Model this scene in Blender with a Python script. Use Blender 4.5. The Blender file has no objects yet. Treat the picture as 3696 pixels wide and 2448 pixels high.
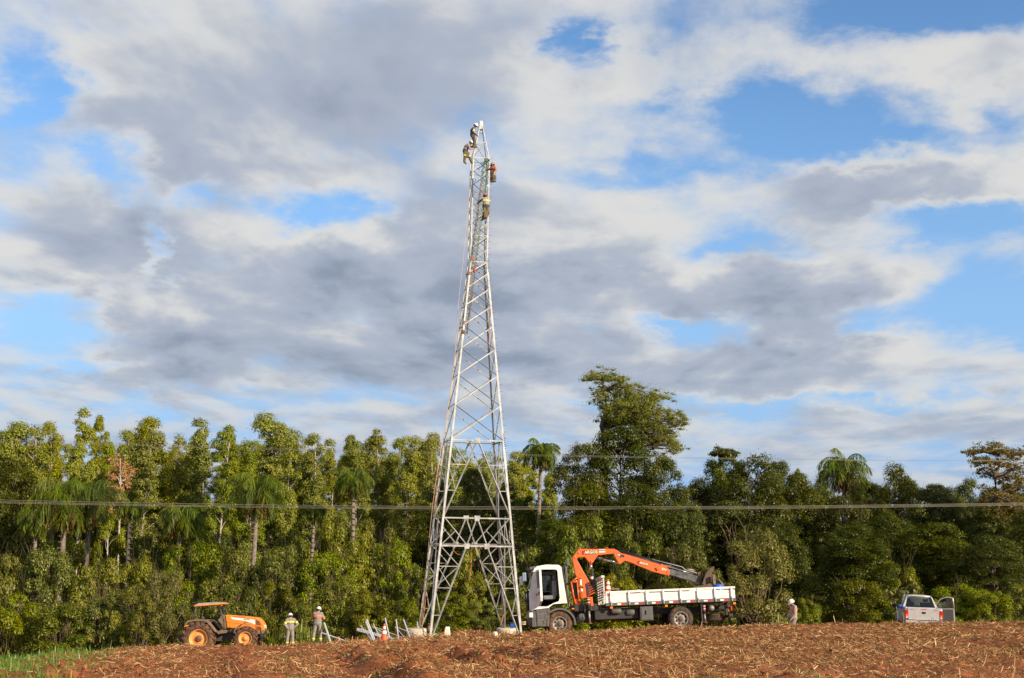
import bpy, bmesh, math, random
import numpy as np
from mathutils import Vector, Matrix

R = math.radians
rng = np.random.default_rng(7)
random.seed(7)
SC = bpy.context.scene
COL = SC.collection

# ------------------------------------------------------------------ camera, sky, sun, exposure
EYE = 7.0                      # camera height over the foot of the tower
FPX = 4385.0                   # focal length in photograph pixels (3696 wide)
PITCH, ROLL = R(8.38), R(0.9)
cam_d = bpy.data.cameras.new('camera')
cam = bpy.data.objects.new('camera', cam_d)
COL.objects.link(cam)
cam_d.sensor_width = 36.0
cam_d.lens = FPX / 3696.0 * 36.0
cam_d.clip_start, cam_d.clip_end = 0.5, 6000.0
CAM_R = Matrix.Rotation(math.pi / 2 + PITCH, 3, 'X') @ Matrix.Rotation(ROLL, 3, 'Z')
cam.matrix_world = Matrix.Translation((0, 0, EYE)) @ CAM_R.to_4x4()
SC.camera = cam


def at(px, py, Y):
    """world point that is Y metres ahead of the camera along the ray of a photograph pixel"""
    d = CAM_R @ Vector(((px - 1848) / FPX, (1224 - py) / FPX, -1.0))
    k = Y / d.y
    return Vector((d.x * k, Y, EYE + d.z * k))


SUN_EL, SUN_AZ = R(25), R(180 - 52)     # azimuth clockwise from +Y: behind the camera, to its right
sun_dir = Vector((math.sin(SUN_AZ) * math.cos(SUN_EL), math.cos(SUN_AZ) * math.cos(SUN_EL), math.sin(SUN_EL)))
sun_d = bpy.data.lights.new('sun', 'SUN')
sun_d.energy = 4.5
sun_d.angle = R(0.5)
sun_d.color = (1.0, 0.83, 0.60)
sun = bpy.data.objects.new('sun', sun_d)
COL.objects.link(sun)
sun.rotation_euler = sun_dir.to_track_quat('Z', 'Y').to_euler()

SC.view_settings.view_transform = 'Standard'
SC.view_settings.look = 'None'
SC.view_settings.exposure = 0.74
SC.view_settings.gamma = 1.0
SC.view_settings.use_curve_mapping = False
SC.cycles.max_bounces = 6
SC.cycles.diffuse_bounces = 2
SC.cycles.transparent_max_bounces = 6


class NT:
    """small helper to write node trees as expressions"""
    def __init__(self, tree):
        self.t = tree

    def n(self, kind, **kw):
        nd = self.t.nodes.new(kind)
        for k, v in kw.items():
            setattr(nd, k, v)
        return nd

    def put(self, sock, v):
        if hasattr(v, 'is_linked') or isinstance(v, bpy.types.NodeSocket):
            self.t.links.new(v, sock)
        else:
            sock.default_value = v

    def m(self, op, a, b=0.0, c=None, clamp=False):
        nd = self.n('ShaderNodeMath', operation=op, use_clamp=clamp)
        self.put(nd.inputs[0], a)
        self.put(nd.inputs[1], b)
        if c is not None:
            self.put(nd.inputs[2], c)
        return nd.outputs[0]

    def ramp(self, v, a, b, lo=0.0, hi=1.0):
        nd = self.n('ShaderNodeMapRange', interpolation_type='SMOOTHSTEP')
        self.put(nd.inputs[0], v)
        for i, x in enumerate((a, b, lo, hi)):
            self.put(nd.inputs[i + 1], x)
        return nd.outputs[0]

    def mix(self, f, a, b, blend='MIX'):
        nd = self.n('ShaderNodeMix', data_type='RGBA', blend_type=blend)
        self.put(nd.inputs[0], f)
        for s, v in ((nd.inputs[6], a), (nd.inputs[7], b)):
            self.put(s, tuple(v) + (1,) if isinstance(v, tuple) and len(v) == 3 else v)
        return nd.outputs[2]

    def noise(self, vec, scale, detail=4, rough=0.55, dist=0.0, lac=2.0):
        nd = self.n('ShaderNodeTexNoise')
        if vec is not None:
            self.put(nd.inputs['Vector'], vec)
        for k, v in (('Scale', scale), ('Detail', detail), ('Roughness', rough), ('Distortion', dist), ('Lacunarity', lac)):
            nd.inputs[k].default_value = v
        return nd.outputs[0]

    def comb(self, x, y, z):
        nd = self.n('ShaderNodeCombineXYZ')
        for s, v in zip(nd.inputs, (x, y, z)):
            self.put(s, v)
        return nd.outputs[0]


world = bpy.data.worlds.new('World')
SC.world = world
world.use_nodes = True
wt = NT(world.node_tree)
world.node_tree.nodes.clear()
w_out = wt.n('ShaderNodeOutputWorld')
w_bg = wt.n('ShaderNodeBackground')
world.node_tree.links.new(w_bg.outputs[0], w_out.inputs[0])
world.cycles.sampling_method = 'MANUAL'
world.cycles.sample_map_resolution = 256
sky = wt.n('ShaderNodeTexSky', sky_type='NISHITA')
sky.sun_disc = False
sky.sun_elevation, sky.sun_rotation = SUN_EL, SUN_AZ
sky.altitude, sky.air_density, sky.dust_density, sky.ozone_density = 300, 1.0, 0.25, 3.0
SKY_STRENGTH = 0.063
w_bg.inputs[1].default_value = SKY_STRENGTH


def build_clouds():
    """broken stratocumulus: a flat layer seen in perspective; the same cloud field all round the sky"""
    g = wt.n('ShaderNodeTexCoord').outputs['Generated']
    sp = wt.n('ShaderNodeSeparateXYZ')
    wt.put(sp.inputs[0], g)
    X, Y, Z = sp.outputs
    Yp = wt.m('MAXIMUM', wt.m('ABSOLUTE', Y), 0.05)
    u, v = wt.m('DIVIDE', X, Yp), wt.m('DIVIDE', Z, Yp)
    zz = wt.m('ADD', wt.m('MAXIMUM', Z, 0.0), 0.13)
    px, py = wt.m('DIVIDE', X, zz), wt.m('DIVIDE', Y, zz)
    p = wt.comb(px, wt.m('MULTIPLY', py, 0.62), 0.0)
    # the same point moved towards the light and up: relief of the cloud bodies
    p2 = wt.comb(wt.m('ADD', px, 0.07), wt.m('ADD', wt.m('MULTIPLY', py, 0.62), -0.10), 0.0)

    wn = wt.n('ShaderNodeTexNoise')
    wt.put(wn.inputs['Vector'], wt.comb(wt.m('MULTIPLY', u, 9.0), wt.m('MULTIPLY', v, 16.0), 0.0))
    wn.inputs['Scale'].default_value, wn.inputs['Detail'].default_value, wn.inputs['Roughness'].default_value = 1.0, 5, 0.62
    ws = wt.n('ShaderNodeSeparateXYZ')
    wt.put(ws.inputs[0], wn.outputs['Color'])
    u = wt.m('MULTIPLY_ADD', wt.m('SUBTRACT', ws.outputs[0], 0.5), 0.20, u)
    v0 = v
    v = wt.m('MULTIPLY_ADD', wt.m('SUBTRACT', ws.outputs[1], 0.5), 0.09, v)

    def blobs(lst):
        tot = 0.0
        for bx, by, rx, ry, w in lst:
            c = at(bx * 1.5614, by * 1.5614, 1.0)
            du = wt.m('MULTIPLY', wt.m('SUBTRACT', u, c.x), FPX / (rx * 1.5614))
            dv = wt.m('MULTIPLY', wt.m('SUBTRACT', v, c.z - EYE), FPX / (ry * 1.5614))
            r2 = wt.m('ADD', wt.m('MULTIPLY', du, du), wt.m('MULTIPLY', dv, dv))
            e = wt.m('POWER', 2.718, wt.m('MULTIPLY', r2, -1.0))
            tot = wt.m('MULTIPLY_ADD', e, w, tot)
        return tot

    cover = blobs(COVER)
    shade = blobs(SHADE)
    n1 = wt.noise(p, 1.7, 8, 0.56, 0.2)
    n2 = wt.noise(p2, 1.7, 5, 0.54, 0.2)
    big = wt.noise(p, 0.5, 3, 0.5)
    fine = wt.noise(p, 6.0, 6, 0.62, 0.2)
    d = wt.m('ADD', wt.m('MULTIPLY', wt.m('SUBTRACT', n1, 0.5), 1.9), wt.m('MULTIPLY', wt.m('SUBTRACT', big, 0.5), 0.5))
    d = wt.m('ADD', d, wt.m('MULTIPLY', wt.m('SUBTRACT', fine, 0.5), 0.6))
    d = wt.m('ADD', wt.m('ADD', d, cover), 0.21)
    dens = wt.ramp(d, -0.26, 0.36)
    thick = wt.ramp(d, 0.08, 0.60)
    relief = wt.m('MULTIPLY', wt.m('SUBTRACT', n1, n2), 3.0)
    lit = wt.m('ADD', wt.m('MULTIPLY', thick, -0.50), relief)
    puff = wt.noise(wt.comb(wt.m('MULTIPLY', px, 1.0), wt.m('MULTIPLY', py, 0.75), 3.7), 3.0, 4, 0.5, 0.3)
    lit = wt.m('ADD', lit, wt.m('MULTIPLY', wt.m('SUBTRACT', fine, 0.5), 0.34))
    lit = wt.m('ADD', lit, wt.m('MULTIPLY', wt.m('SUBTRACT', puff, 0.5), 0.75))
    lit = wt.m('ADD', wt.m('ADD', lit, shade), 0.90, clamp=True)
    k = 1.0 / 0.105
    grey = tuple(c * k for c in (0.27, 0.32, 0.41))
    mid = tuple(c * k for c in (0.42, 0.468, 0.565))
    white = tuple(c * k for c in (0.73, 0.725, 0.705))
    c = wt.mix(wt.ramp(lit, 0.0, 0.5), grey, mid)
    c = wt.mix(wt.ramp(lit, 0.45, 1.0), c, white)
    hz = wt.ramp(v0, 0.0, 0.16, 0.45, 0.0)      # far cloud seen through more air
    c = wt.mix(hz, c, tuple(x * k for x in (0.40, 0.50, 0.63)))
    low = wt.ramp(Z, -0.02, 0.03)
    fac = wt.m('MULTIPLY', wt.m('MULTIPLY', dens, 0.97), low)
    # clear sky: the Nishita air, a little more saturated as the camera recorded it
    hs = wt.n('ShaderNodeHueSaturation')
    hs.inputs['Saturation'].default_value = 1.12
    hs.inputs['Value'].default_value = SKYVAL
    wt.put(hs.inputs['Color'], sky.outputs[0])
    clear = wt.mix(wt.ramp(v0, -0.02, 0.42, 0.95, 0.0), hs.outputs[0], tuple(x * k for x in (0.27, 0.48, 0.83)))
    wt.put(w_bg.inputs[0], wt.mix(fac, clear, c))


SKYVAL = 1.75
# photograph / 1.5614: x, y, radius x, radius y, weight
COVER = [(60, 220, 110, 130, -.55), (260, 380, 110, 60, -.45), (400, 450, 90, 40, -.4), (755, 470, 130, 40, -.55), (90, 745, 150, 65, -.6),
         (350, 580, 35, 80, -.35), (200, 830, 200, 25, -.4), (1340, 110, 75, 60, -.6), (1850, 255, 255, 110, -.70),
         (2150, 25, 330, 55, -.6), (1470, 395, 220, 40, -.36), (1500, 225, 170, 80, .30), (2250, 520, 240, 65, -.6), (1720, 560, 120, 35, -.3),
         (2260, 680, 280, 95, -.62), (1590, 735, 130, 25, -.5), (2000, 760, 110, 40, -.35), (2350, 285, 100, 60, -.4), (2050, 325, 260, 45, -.4),
         (1400, 920, 900, 25, -.12), (1900, 935, 400, 18, -.3), (330, 960, 60, 30, -.3),
         (600, 200, 520, 190, .32), (1000, 640, 500, 130, .35), (1750, 640, 380, 60, .3), (2080, 430, 320, 45, .45), (1700, 130, 380, 60, .22),
         (2250, 150, 140, 90, .32), (180, 560, 220, 110, .22), (700, 830, 700, 90, .22), (1500, 830, 500, 60, .25), (2200, 850, 400, 60, .2)]
SHADE = [(500, 330, 520, 130, -.17), (1000, 690, 420, 80, -.27), (800, 900, 600, 90, -.18), (1240, 330, 120, 170, .30), (1300, 600, 170, 60, .32),
         (620, 130, 330, 90, -.02), (1950, 420, 600, 130, .16), (1700, 120, 500, 120, .12), (2250, 150, 180, 110, .14), (200, 530, 260, 120, .10),
         (700, 530, 300, 45, .30), (1650, 610, 330, 40, .22), (1650, 700, 350, 45, -.1), (450, 660, 250, 60, .05), (1000, 60, 420, 60, -.2),
         (1100, 480, 250, 60, -.12)]
build_clouds()

# ------------------------------------------------------------------ materials
MATS = {}


def mat(name, color, rough=0.6, metal=0.0, var=0.0, scale=8.0, dirt=None, dirt_amt=0.0, bump=0.0, spec=0.5, detail=5, trans=0.0, coat=0.0):
    """principled paint / steel / rubber with mottling, dirt patches and fine bump, all procedural"""
    if name in MATS:
        return MATS[name]
    m = bpy.data.materials.new(name)
    m.use_nodes = True
    t = NT(m.node_tree)
    b = m.node_tree.nodes['Principled BSDF']
    tc = t.n('ShaderNodeTexCoord').outputs['Object']
    col = tuple(color) + (1,)
    out = col
    if var:
        nz = t.noise(tc, scale, detail, 0.6)
        dark = tuple(c * (1 - var) for c in color)
        lite = tuple(min(1, c * (1 + var)) for c in color)
        out = t.mix(t.ramp(nz, 0.3, 0.7), dark, lite)
    if dirt is not None:
        n2 = t.noise(tc, scale * 0.6 + 1.0, 6, 0.68, 0.3)
        out = t.mix(t.m('MULTIPLY', t.ramp(n2, 0.42, 0.72), dirt_amt), out, dirt)
        t.put(b.inputs['Roughness'], t.m('ADD', rough, t.m('MULTIPLY', t.ramp(n2, 0.42, 0.72), 0.25 * dirt_amt)))
    else:
        b.inputs['Roughness'].default_value = rough
    t.put(b.inputs['Base Color'], out)
    b.inputs['Metallic'].default_value = metal
    b.inputs['Specular IOR Level'].default_value = spec
    if coat:
        b.inputs['Coat Weight'].default_value = coat
        b.inputs['Coat Roughness'].default_value = 0.12
    if bump:
        bp = t.n('ShaderNodeBump')
        bp.inputs['Strength'].default_value = bump
        bp.inputs['Distance'].default_value = 0.02
        t.put(bp.inputs['Height'], t.noise(tc, scale * 4, 5, 0.6))
        t.put(b.inputs['Normal'], bp.outputs[0])
    MATS[name] = m
    return m


def leaf_mat(name, cols, trans=0.35, gloss=0.04, vary=0.25):
    """leaves: colour by leaf (random per island) and by plant (object random), some light coming through"""
    m = bpy.data.materials.new(name)
    m.use_nodes = True
    t = NT(m.node_tree)
    m.node_tree.nodes.clear()
    out = t.n('ShaderNodeOutputMaterial')
    geo = t.n('ShaderNodeNewGeometry')
    ri = geo.outputs['Random Per Island']
    cr = t.n('ShaderNodeValToRGB')
    el = cr.color_ramp.elements
    while len(el) < len(cols):
        el.new(0.5)
    for i, c in enumerate(cols):
        el[i].position = c[0]
        el[i].color = tuple(c[1]) + (1,)
    t.put(cr.inputs[0], ri)
    oi = t.n('ShaderNodeObjectInfo').outputs['Random']
    hs = t.n('ShaderNodeHueSaturation')
    t.put(hs.inputs['Color'], cr.outputs[0])
    t.put(hs.inputs['Hue'], t.m('MULTIPLY_ADD', oi, 0.035, 0.4825))
    t.put(hs.inputs['Value'], t.m('MULTIPLY_ADD', t.m('FRACT', t.m('MULTIPLY', oi, 7.31)), 2 * vary, 1 - vary))
    t.put(hs.inputs['Saturation'], t.m('MULTIPLY_ADD', t.m('FRACT', t.m('MULTIPLY', oi, 13.7)), 0.25, 0.88))
    df, tr, gl = t.n('ShaderNodeBsdfDiffuse'), t.n('ShaderNodeBsdfTranslucent'), t.n('ShaderNodeBsdfGlossy')
    t.put(df.inputs[0], hs.outputs[0])
    t.put(tr.inputs[0], t.mix(0.5, hs.outputs[0], (0.30, 0.34, 0.03), 'MIX'))
    gl.inputs[0].default_value = (0.9, 0.95, 0.8, 1)
    gl.inputs[1].default_value = 0.42
    m1, m2 = t.n('ShaderNodeMixShader'), t.n('ShaderNodeMixShader')
    m1.inputs[0].default_value = trans
    m2.inputs[0].default_value = gloss
    lk = m.node_tree.links.new
    lk(df.outputs[0], m1.inputs[1]); lk(tr.outputs[0], m1.inputs[2])
    lk(m1.outputs[0], m2.inputs[1]); lk(gl.outputs[0], m2.inputs[2])
    lk(m2.outputs[0], out.inputs[0])
    MATS[name] = m
    return m


# ------------------------------------------------------------------ mesh building
class MB:
    """collects shapes and links them as ONE mesh object"""
    def __init__(self):
        self.v, self.f, self.mi, self.sm = [], [], [], []
        self.cur, self.smooth = 0, False

    def add(self, vs, fs, smooth=None):
        o = len(self.v)
        self.v += [tuple(p) for p in vs]
        self.f += [tuple(i + o for i in f) for f in fs]
        self.mi += [self.cur] * len(fs)
        self.sm += [self.smooth if smooth is None else smooth] * len(fs)
        return self

    def box(self, lo, hi, ch=0.0):
        (x0, y0, z0), (x1, y1, z1) = lo, hi
        if ch <= 0:
            return self.add([(x0, y0, z0), (x1, y0, z0), (x1, y1, z0), (x0, y1, z0), (x0, y0, z1), (x1, y0, z1), (x1, y1, z1), (x0, y1, z1)],
                            [(0, 3, 2, 1), (4, 5, 6, 7), (0, 1, 5, 4), (1, 2, 6, 5), (2, 3, 7, 6), (3, 0, 4, 7)])
        bm = bmesh.new()
        vs = [bm.verts.new(p) for p in [(x0, y0, z0), (x1, y0, z0), (x1, y1, z0), (x0, y1, z0), (x0, y0, z1), (x1, y0, z1), (x1, y1, z1), (x0, y1, z1)]]
        for f in [(0, 3, 2, 1), (4, 5, 6, 7), (0, 1, 5, 4), (1, 2, 6, 5), (2, 3, 7, 6), (3, 0, 4, 7)]:
            bm.faces.new([vs[i] for i in f])
        ch = min(ch, 0.45 * min(abs(x1 - x0), abs(y1 - y0), abs(z1 - z0)))
        bmesh.ops.bevel(bm, geom=bm.edges[:], offset=ch, segments=2, affect='EDGES', profile=0.6)
        bm.verts.index_update()
        self.add([v.co for v in bm.verts], [[v.index for v in f.verts] for f in bm.faces])
        bm.free()
        return self

    def prism(self, poly, axis, lo, hi, ch=0.0):
        """poly in the two other axes (in order), extruded along axis from lo to hi"""
        def P(a, b, c):
            return {'x': (c, a, b), 'y': (a, c, b), 'z': (a, b, c)}[axis]
        n = len(poly)
        if ch > 0:
            bm = bmesh.new()
            A = [bm.verts.new(P(a, b, lo)) for a, b in poly]
            B = [bm.verts.new(P(a, b, hi)) for a, b in poly]
            bm.faces.new(A); bm.faces.new(B[::-1])
            for i in range(n):
                bm.faces.new([A[i], B[i], B[(i + 1) % n], A[(i + 1) % n]])
            bmesh.ops.recalc_face_normals(bm, faces=bm.faces[:])
            ed = [e for e in bm.edges if not ({*e.verts} <= set(A) or {*e.verts} <= set(B)) or True]
            bmesh.ops.bevel(bm, geom=ed, offset=ch, segments=2, affect='EDGES', profile=0.6, clamp_overlap=True)
            bm.verts.index_update()
            self.add([v.co for v in bm.verts], [[v.index for v in f.verts] for f in bm.faces])
            bm.free()
            return self
        vs = [P(a, b, lo) for a, b in poly] + [P(a, b, hi) for a, b in poly]
        fs = [tuple(range(n)), tuple(range(2 * n - 1, n - 1, -1))]
        fs += [(i, i + n, (i + 1) % n + n, (i + 1) % n) for i in range(n)]
        return self.add(vs, fs)

    def tube(self, pts, rad, seg=8, cap=True, smooth=True):
        pts = [Vector(p) for p in pts]
        if not isinstance(rad, (list, tuple)):
            rad = [rad] * len(pts)
        vs, fs = [], []
        up = Vector((0, 0, 1))
        for i, p in enumerate(pts):
            d = (pts[min(i + 1, len(pts) - 1)] - pts[max(i - 1, 0)])
            d = d.normalized() if d.length > 1e-9 else Vector((0, 0, 1))
            a = d.cross(up)
            if a.length < 0.05:
                a = d.cross(Vector((1, 0, 0)))
            a.normalize()
            b = d.cross(a)
            for k in range(seg):
                t = 2 * math.pi * k / seg
                vs.append(p + (a * math.cos(t) + b * math.sin(t)) * rad[i])
        for i in range(len(pts) - 1):
            for k in range(seg):
                k2 = (k + 1) % seg
                fs.append((i * seg + k, i * seg + k2, (i + 1) * seg + k2, (i + 1) * seg + k))
        self.add(vs, fs, smooth)
        if cap:
            o = len(self.v) - len(vs)
            self.f += [tuple(o + k for k in reversed(range(seg))), tuple(o + (len(pts) - 1) * seg + k for k in range(seg))]
            self.mi += [self.cur] * 2
            self.sm += [False] * 2
        return self

    def lathe(self, prof, c=(0, 0, 0), axis='z', seg=24, smooth=True, closed=False):
        """prof: list of (radius, offset along axis)"""
        vs, fs = [], []
        n = len(prof)
        for k in range(seg):
            t = 2 * math.pi * k / seg
            ct, st = math.cos(t), math.sin(t)
            for r, h in prof:
                q = {'z': (r * ct, r * st, h), 'y': (r * ct, h, r * st), 'x': (h, r * ct, r * st)}[axis]
                vs.append((c[0] + q[0], c[1] + q[1], c[2] + q[2]))
        m = n if closed else n - 1
        for k in range(seg):
            k2 = (k + 1) % seg
            for i in range(m):
                j = (i + 1) % n
                fs.append((k * n + i, k2 * n + i, k2 * n + j, k * n + j))
        return self.add(vs, fs, smooth)

    def ball(self, c, r, seg=12, rings=8):
        r = (r, r, r) if not isinstance(r, (list, tuple)) else r
        vs, fs = [], []
        for i in range(rings + 1):
            a = math.pi * i / rings - math.pi / 2
            for k in range(seg):
                t = 2 * math.pi * k / seg
                vs.append((c[0] + r[0] * math.cos(a) * math.cos(t), c[1] + r[1] * math.cos(a) * math.sin(t), c[2] + r[2] * math.sin(a)))
        for i in range(rings):
            for k in range(seg):
                k2 = (k + 1) % seg
                fs.append((i * seg + k, i * seg + k2, (i + 1) * seg + k2, (i + 1) * seg + k))
        return self.add(vs, fs, True)

    def angle(self, a, b, w, t, out):
        """steel angle bar from a to b, flange w, thickness t; out: direction the corner points to"""
        a, b, out = Vector(a), Vector(b), Vector(out)
        d = (b - a).normalized()
        out = (out - d * out.dot(d)).normalized()
        s = d.cross(out)
        p, q = (-out + s).normalized(), (-out - s).normalized()
        prof = [Vector(), p * w, p * w + q * t, p * t + q * t, q * w + p * t, q * w]
        vs = [a + k for k in prof] + [b + k for k in prof]
        fs = [(5, 4, 3, 2, 1, 0), (6, 7, 8, 9, 10, 11)] + [(i, (i + 1) % 6, (i + 1) % 6 + 6, i + 6) for i in range(6)]
        return self.add(vs, fs)

    def build(self, name, mats, parent=None, matrix=None):
        me = bpy.data.meshes.new(name)
        me.from_pydata(self.v, [], self.f)
        for m in (mats if isinstance(mats, (list, tuple)) else [mats]):
            me.materials.append(MATS[m] if isinstance(m, str) else m)
        me.polygons.foreach_set('material_index', self.mi)
        me.polygons.foreach_set('use_smooth', self.sm)
        me.update()
        bm = bmesh.new(); bm.from_mesh(me)
        bmesh.ops.recalc_face_normals(bm, faces=bm.faces[:])
        bm.to_mesh(me); bm.free()
        return link(name, me, parent, matrix)


def link(name, me, parent=None, matrix=None):
    o = bpy.data.objects.new(name, me)
    COL.objects.link(o)
    if parent is not None:
        o.parent = parent
    if matrix is not None:
        o.matrix_basis = matrix
    return o


def np_mesh(name, verts, faces, mats, smooth=False, mi=None):
    """fast mesh from numpy arrays; faces (n,3) or (n,4)"""
    me = bpy.data.meshes.new(name)
    nv, nf, k = len(verts), len(faces), faces.shape[1]
    me.vertices.add(nv)
    me.vertices.foreach_set('co', np.ascontiguousarray(verts, dtype=np.float32).ravel())
    me.loops.add(nf * k)
    me.loops.foreach_set('vertex_index', np.ascontiguousarray(faces, dtype=np.int32).ravel())
    me.polygons.add(nf)
    me.polygons.foreach_set('loop_start', np.arange(0, nf * k, k, dtype=np.int32))
    if mi is not None:
        me.polygons.foreach_set('material_index', np.asarray(mi, dtype=np.int32))
    me.polygons.foreach_set('use_smooth', np.full(nf, smooth, dtype=bool))
    for m in (mats if isinstance(mats, (list, tuple)) else [mats]):
        me.materials.append(MATS[m] if isinstance(m, str) else m)
    me.update(calc_edges=True)
    return me


def tag(o, label=None, cat=None, group=None, kind=None):
    for k, v in (('label', label), ('category', cat), ('group', group), ('kind', kind)):
        if v:
            o[k] = v
    return o


def empty(name, loc=(0, 0, 0), label=None, cat=None, group=None, matrix=None):
    o = bpy.data.objects.new(name, None)
    COL.objects.link(o)
    if matrix is not None:
        o.matrix_basis = matrix
    else:
        o.location = loc
    o.empty_display_size = 0.2
    return tag(o, label, cat, group)


def copy_tree(o, parent=None):
    c = o.copy()
    COL.objects.link(c)
    c.parent = parent
    for ch in o.children:
        copy_tree(ch, c)
    return c


def text_mesh(name, s, size, m, parent, matrix, bold=0.0, squash=1.0, depth=0.002):
    cu = bpy.data.curves.new(name, 'FONT')
    cu.body, cu.size, cu.align_x, cu.align_y = s, size, 'CENTER', 'CENTER'
    cu.offset, cu.extrude, cu.resolution_u = bold, depth, 2
    to = bpy.data.objects.new(name, cu)
    COL.objects.link(to)
    dg = bpy.context.evaluated_depsgraph_get()
    me = bpy.data.meshes.new_from_object(to.evaluated_get(dg))
    bpy.data.objects.remove(to)
    bpy.data.curves.remove(cu)
    me.name = name
    me.materials.clear()
    me.materials.append(MATS[m])
    return link(name, me, parent, matrix @ Matrix.Diagonal((squash, 1, 1, 1)))


def faint_print(name, n, size, m, parent, matrix):
    """a short row of uneven strokes, for print too small to read"""
    r = np.random.default_rng(n)
    mb = MB()
    for k in range(n):
        x = (k - n / 2) * size * 0.62
        h = size * r.uniform(0.45, 0.75)
        mb.box((x, -h / 2, -0.002), (x + size * r.uniform(0.25, 0.5), h / 2, 0.002))
    o = mb.build(name, m, parent, matrix)
    o['kind'] = 'stuff'
    return o


# ------------------------------------------------------------------ terrain
def vnoise(x, y, seed=0):
    """smooth lattice noise in [-1, 1]"""
    x, y = np.asarray(x, float), np.asarray(y, float)
    xi, yi = np.floor(x).astype(np.int64), np.floor(y).astype(np.int64)
    fx, fy = x - xi, y - yi
    fx, fy = fx * fx * (3 - 2 * fx), fy * fy * (3 - 2 * fy)

    def h(i, j):
        n = (i * 374761393 + j * 668265263 + seed * 1442695041) & 0xffffffff
        n = ((n ^ (n >> 13)) * 1274126177) & 0xffffffff
        return ((n ^ (n >> 16)) & 0xffff) / 32767.5 - 1.0
    a, b, c, d = h(xi, yi), h(xi + 1, yi), h(xi, yi + 1), h(xi + 1, yi + 1)
    return (a * (1 - fx) + b * fx) * (1 - fy) + (c * (1 - fx) + d * fx) * fy


def fbm(x, y, seed=0, octv=4, rough=0.5):
    t, a = 0.0, 1.0
    for o in range(octv):
        t = t + a * vnoise(np.asarray(x) * 2 ** o, np.asarray(y) * 2 ** o, seed + o * 17)
        a *= rough
    return t


TPX = [-2600, -700, 0, 300, 450, 700, 890, 1000, 1300, 1720, 2000, 2400, 2860, 3340, 4400, 6300]
TROW = {
    4:   [5600] * 16,
    10:  [3060, 2960, 2920, 2900, 2890, 2880, 2870, 2865, 2860, 2850, 2845, 2835, 2825, 2820, 2810, 2800],
    18:  [2600, 2540, 2520, 2500, 2490, 2480, 2474, 2472, 2470, 2468, 2462, 2456, 2450, 2446, 2440, 2430],
    30:  [2500, 2440, 2415, 2400, 2390, 2384, 2382, 2380, 2372, 2362, 2345, 2333, 2326, 2322, 2316, 2310],
    42:  [2440, 2400, 2374, 2352, 2336, 2329, 2328, 2331, 2320, 2307, 2278, 2257, 2246, 2245, 2240, 2235],
    52:  [2450, 2420, 2395, 2374, 2360, 2350, 2346, 2342, 2322, 2304, 2297, 2282, 2290, 2268, 2258, 2250],
    63:  [2460, 2435, 2412, 2395, 2386, 2369, 2350, 2340, 2321, 2300, 2310, 2300, 2322, 2281, 2270, 2260],
    75:  [2460, 2440, 2420, 2405, 2395, 2378, 2362, 2346, 2316, 2284, 2300, 2300, 2325, 2290, 2280, 2270],
}
_cols = [at(px, 2300, 1.0).x for px in TPX]
_rows = sorted(TROW)
_tab = [[at(px, py, d).z for px, py in zip(TPX, TROW[d])] for d in _rows]
_rows += [100, 150, 400, 900, 5000]
_tab += [[z - 1.3 for z in _tab[-1]], [-3.0] * 16, [-3.0] * 16, [0.0] * 16, [5.0] * 16]
_tab = np.array(_tab)
_rows_a = np.array(_rows, float)
_cols_a = np.array(_cols)


def gz0(x, y):
    """smooth terrain height"""
    x, y = np.asarray(x, float), np.maximum(np.asarray(y, float), 4.0)
    u = np.clip(x / y, _cols_a[0], _cols_a[-1])
    i = np.clip(np.searchsorted(_rows_a, y, side='right') - 1, 0, len(_rows_a) - 2)
    j = np.clip(np.searchsorted(_cols_a, u, side='right') - 1, 0, len(_cols_a) - 2)
    fy = np.clip((y - _rows_a[i]) / (_rows_a[i + 1] - _rows_a[i]), 0, 1)
    fx = (u - _cols_a[j]) / (_cols_a[j + 1] - _cols_a[j])
    fx = fx * fx * (3 - 2 * fx) * 0.5 + fx * 0.5
    return (_tab[i, j] * (1 - fx) + _tab[i, j + 1] * fx) * (1 - fy) + (_tab[i + 1, j] * (1 - fx) + _tab[i + 1, j + 1] * fx) * fy


RUTS = [((-5.0, 39.0), (-3.1, 28.0), (-0.7, 16.5), 0.13, 0.36), ((-3.4, 41.0), (-2.5, 33.0), (-1.6, 27.0), 0.10, 0.40),
        ((-1.0, 38.0), (0.4, 30.0), (1.8, 24.0), 0.06, 0.45), ((-7.4, 34.0), (-5.6, 26.0), (-3.4, 18.0), 0.10, 0.40),
        ((-1.4, 33.0), (-0.3, 27.5), (0.6, 24.0), 0.10, 0.35), ((-12.0, 34.0), (-9.5, 27.0), (-7.6, 20.0), 0.08, 0.5)]


def seg_dist(x, y, a, b):
    ax, ay, bx, by = *a, *b
    t = np.clip(((x - ax) * (bx - ax) + (y - ay) * (by - ay)) / ((bx - ax) ** 2 + (by - ay) ** 2), 0, 1)
    return np.hypot(x - ax - t * (bx - ax), y - ay - t * (by - ay))


def bare(x, y):
    """1 where wheels have left bare soil, 0 where straw covers the field"""
    b = 0.0
    for ax, ay, bx, by, w in ((-8.6, 40, -5.2, 17, 1.5), (-2.4, 40, 1.0, 20, 1.2), (-4.9, 37, -2.6, 22, 0.7), (-16, 38, -10.5, 20, 0.8), (-13.5, 24, -9.0, 24, 0.6)):
        b = np.maximum(b, np.exp(-(seg_dist(x, y, (ax, ay), (bx, by)) / w) ** 2))
    b = b * (0.75 + 0.5 * vnoise(x * 0.8, y * 0.5, 91))
    return np.clip(b, 0, 1)


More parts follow.
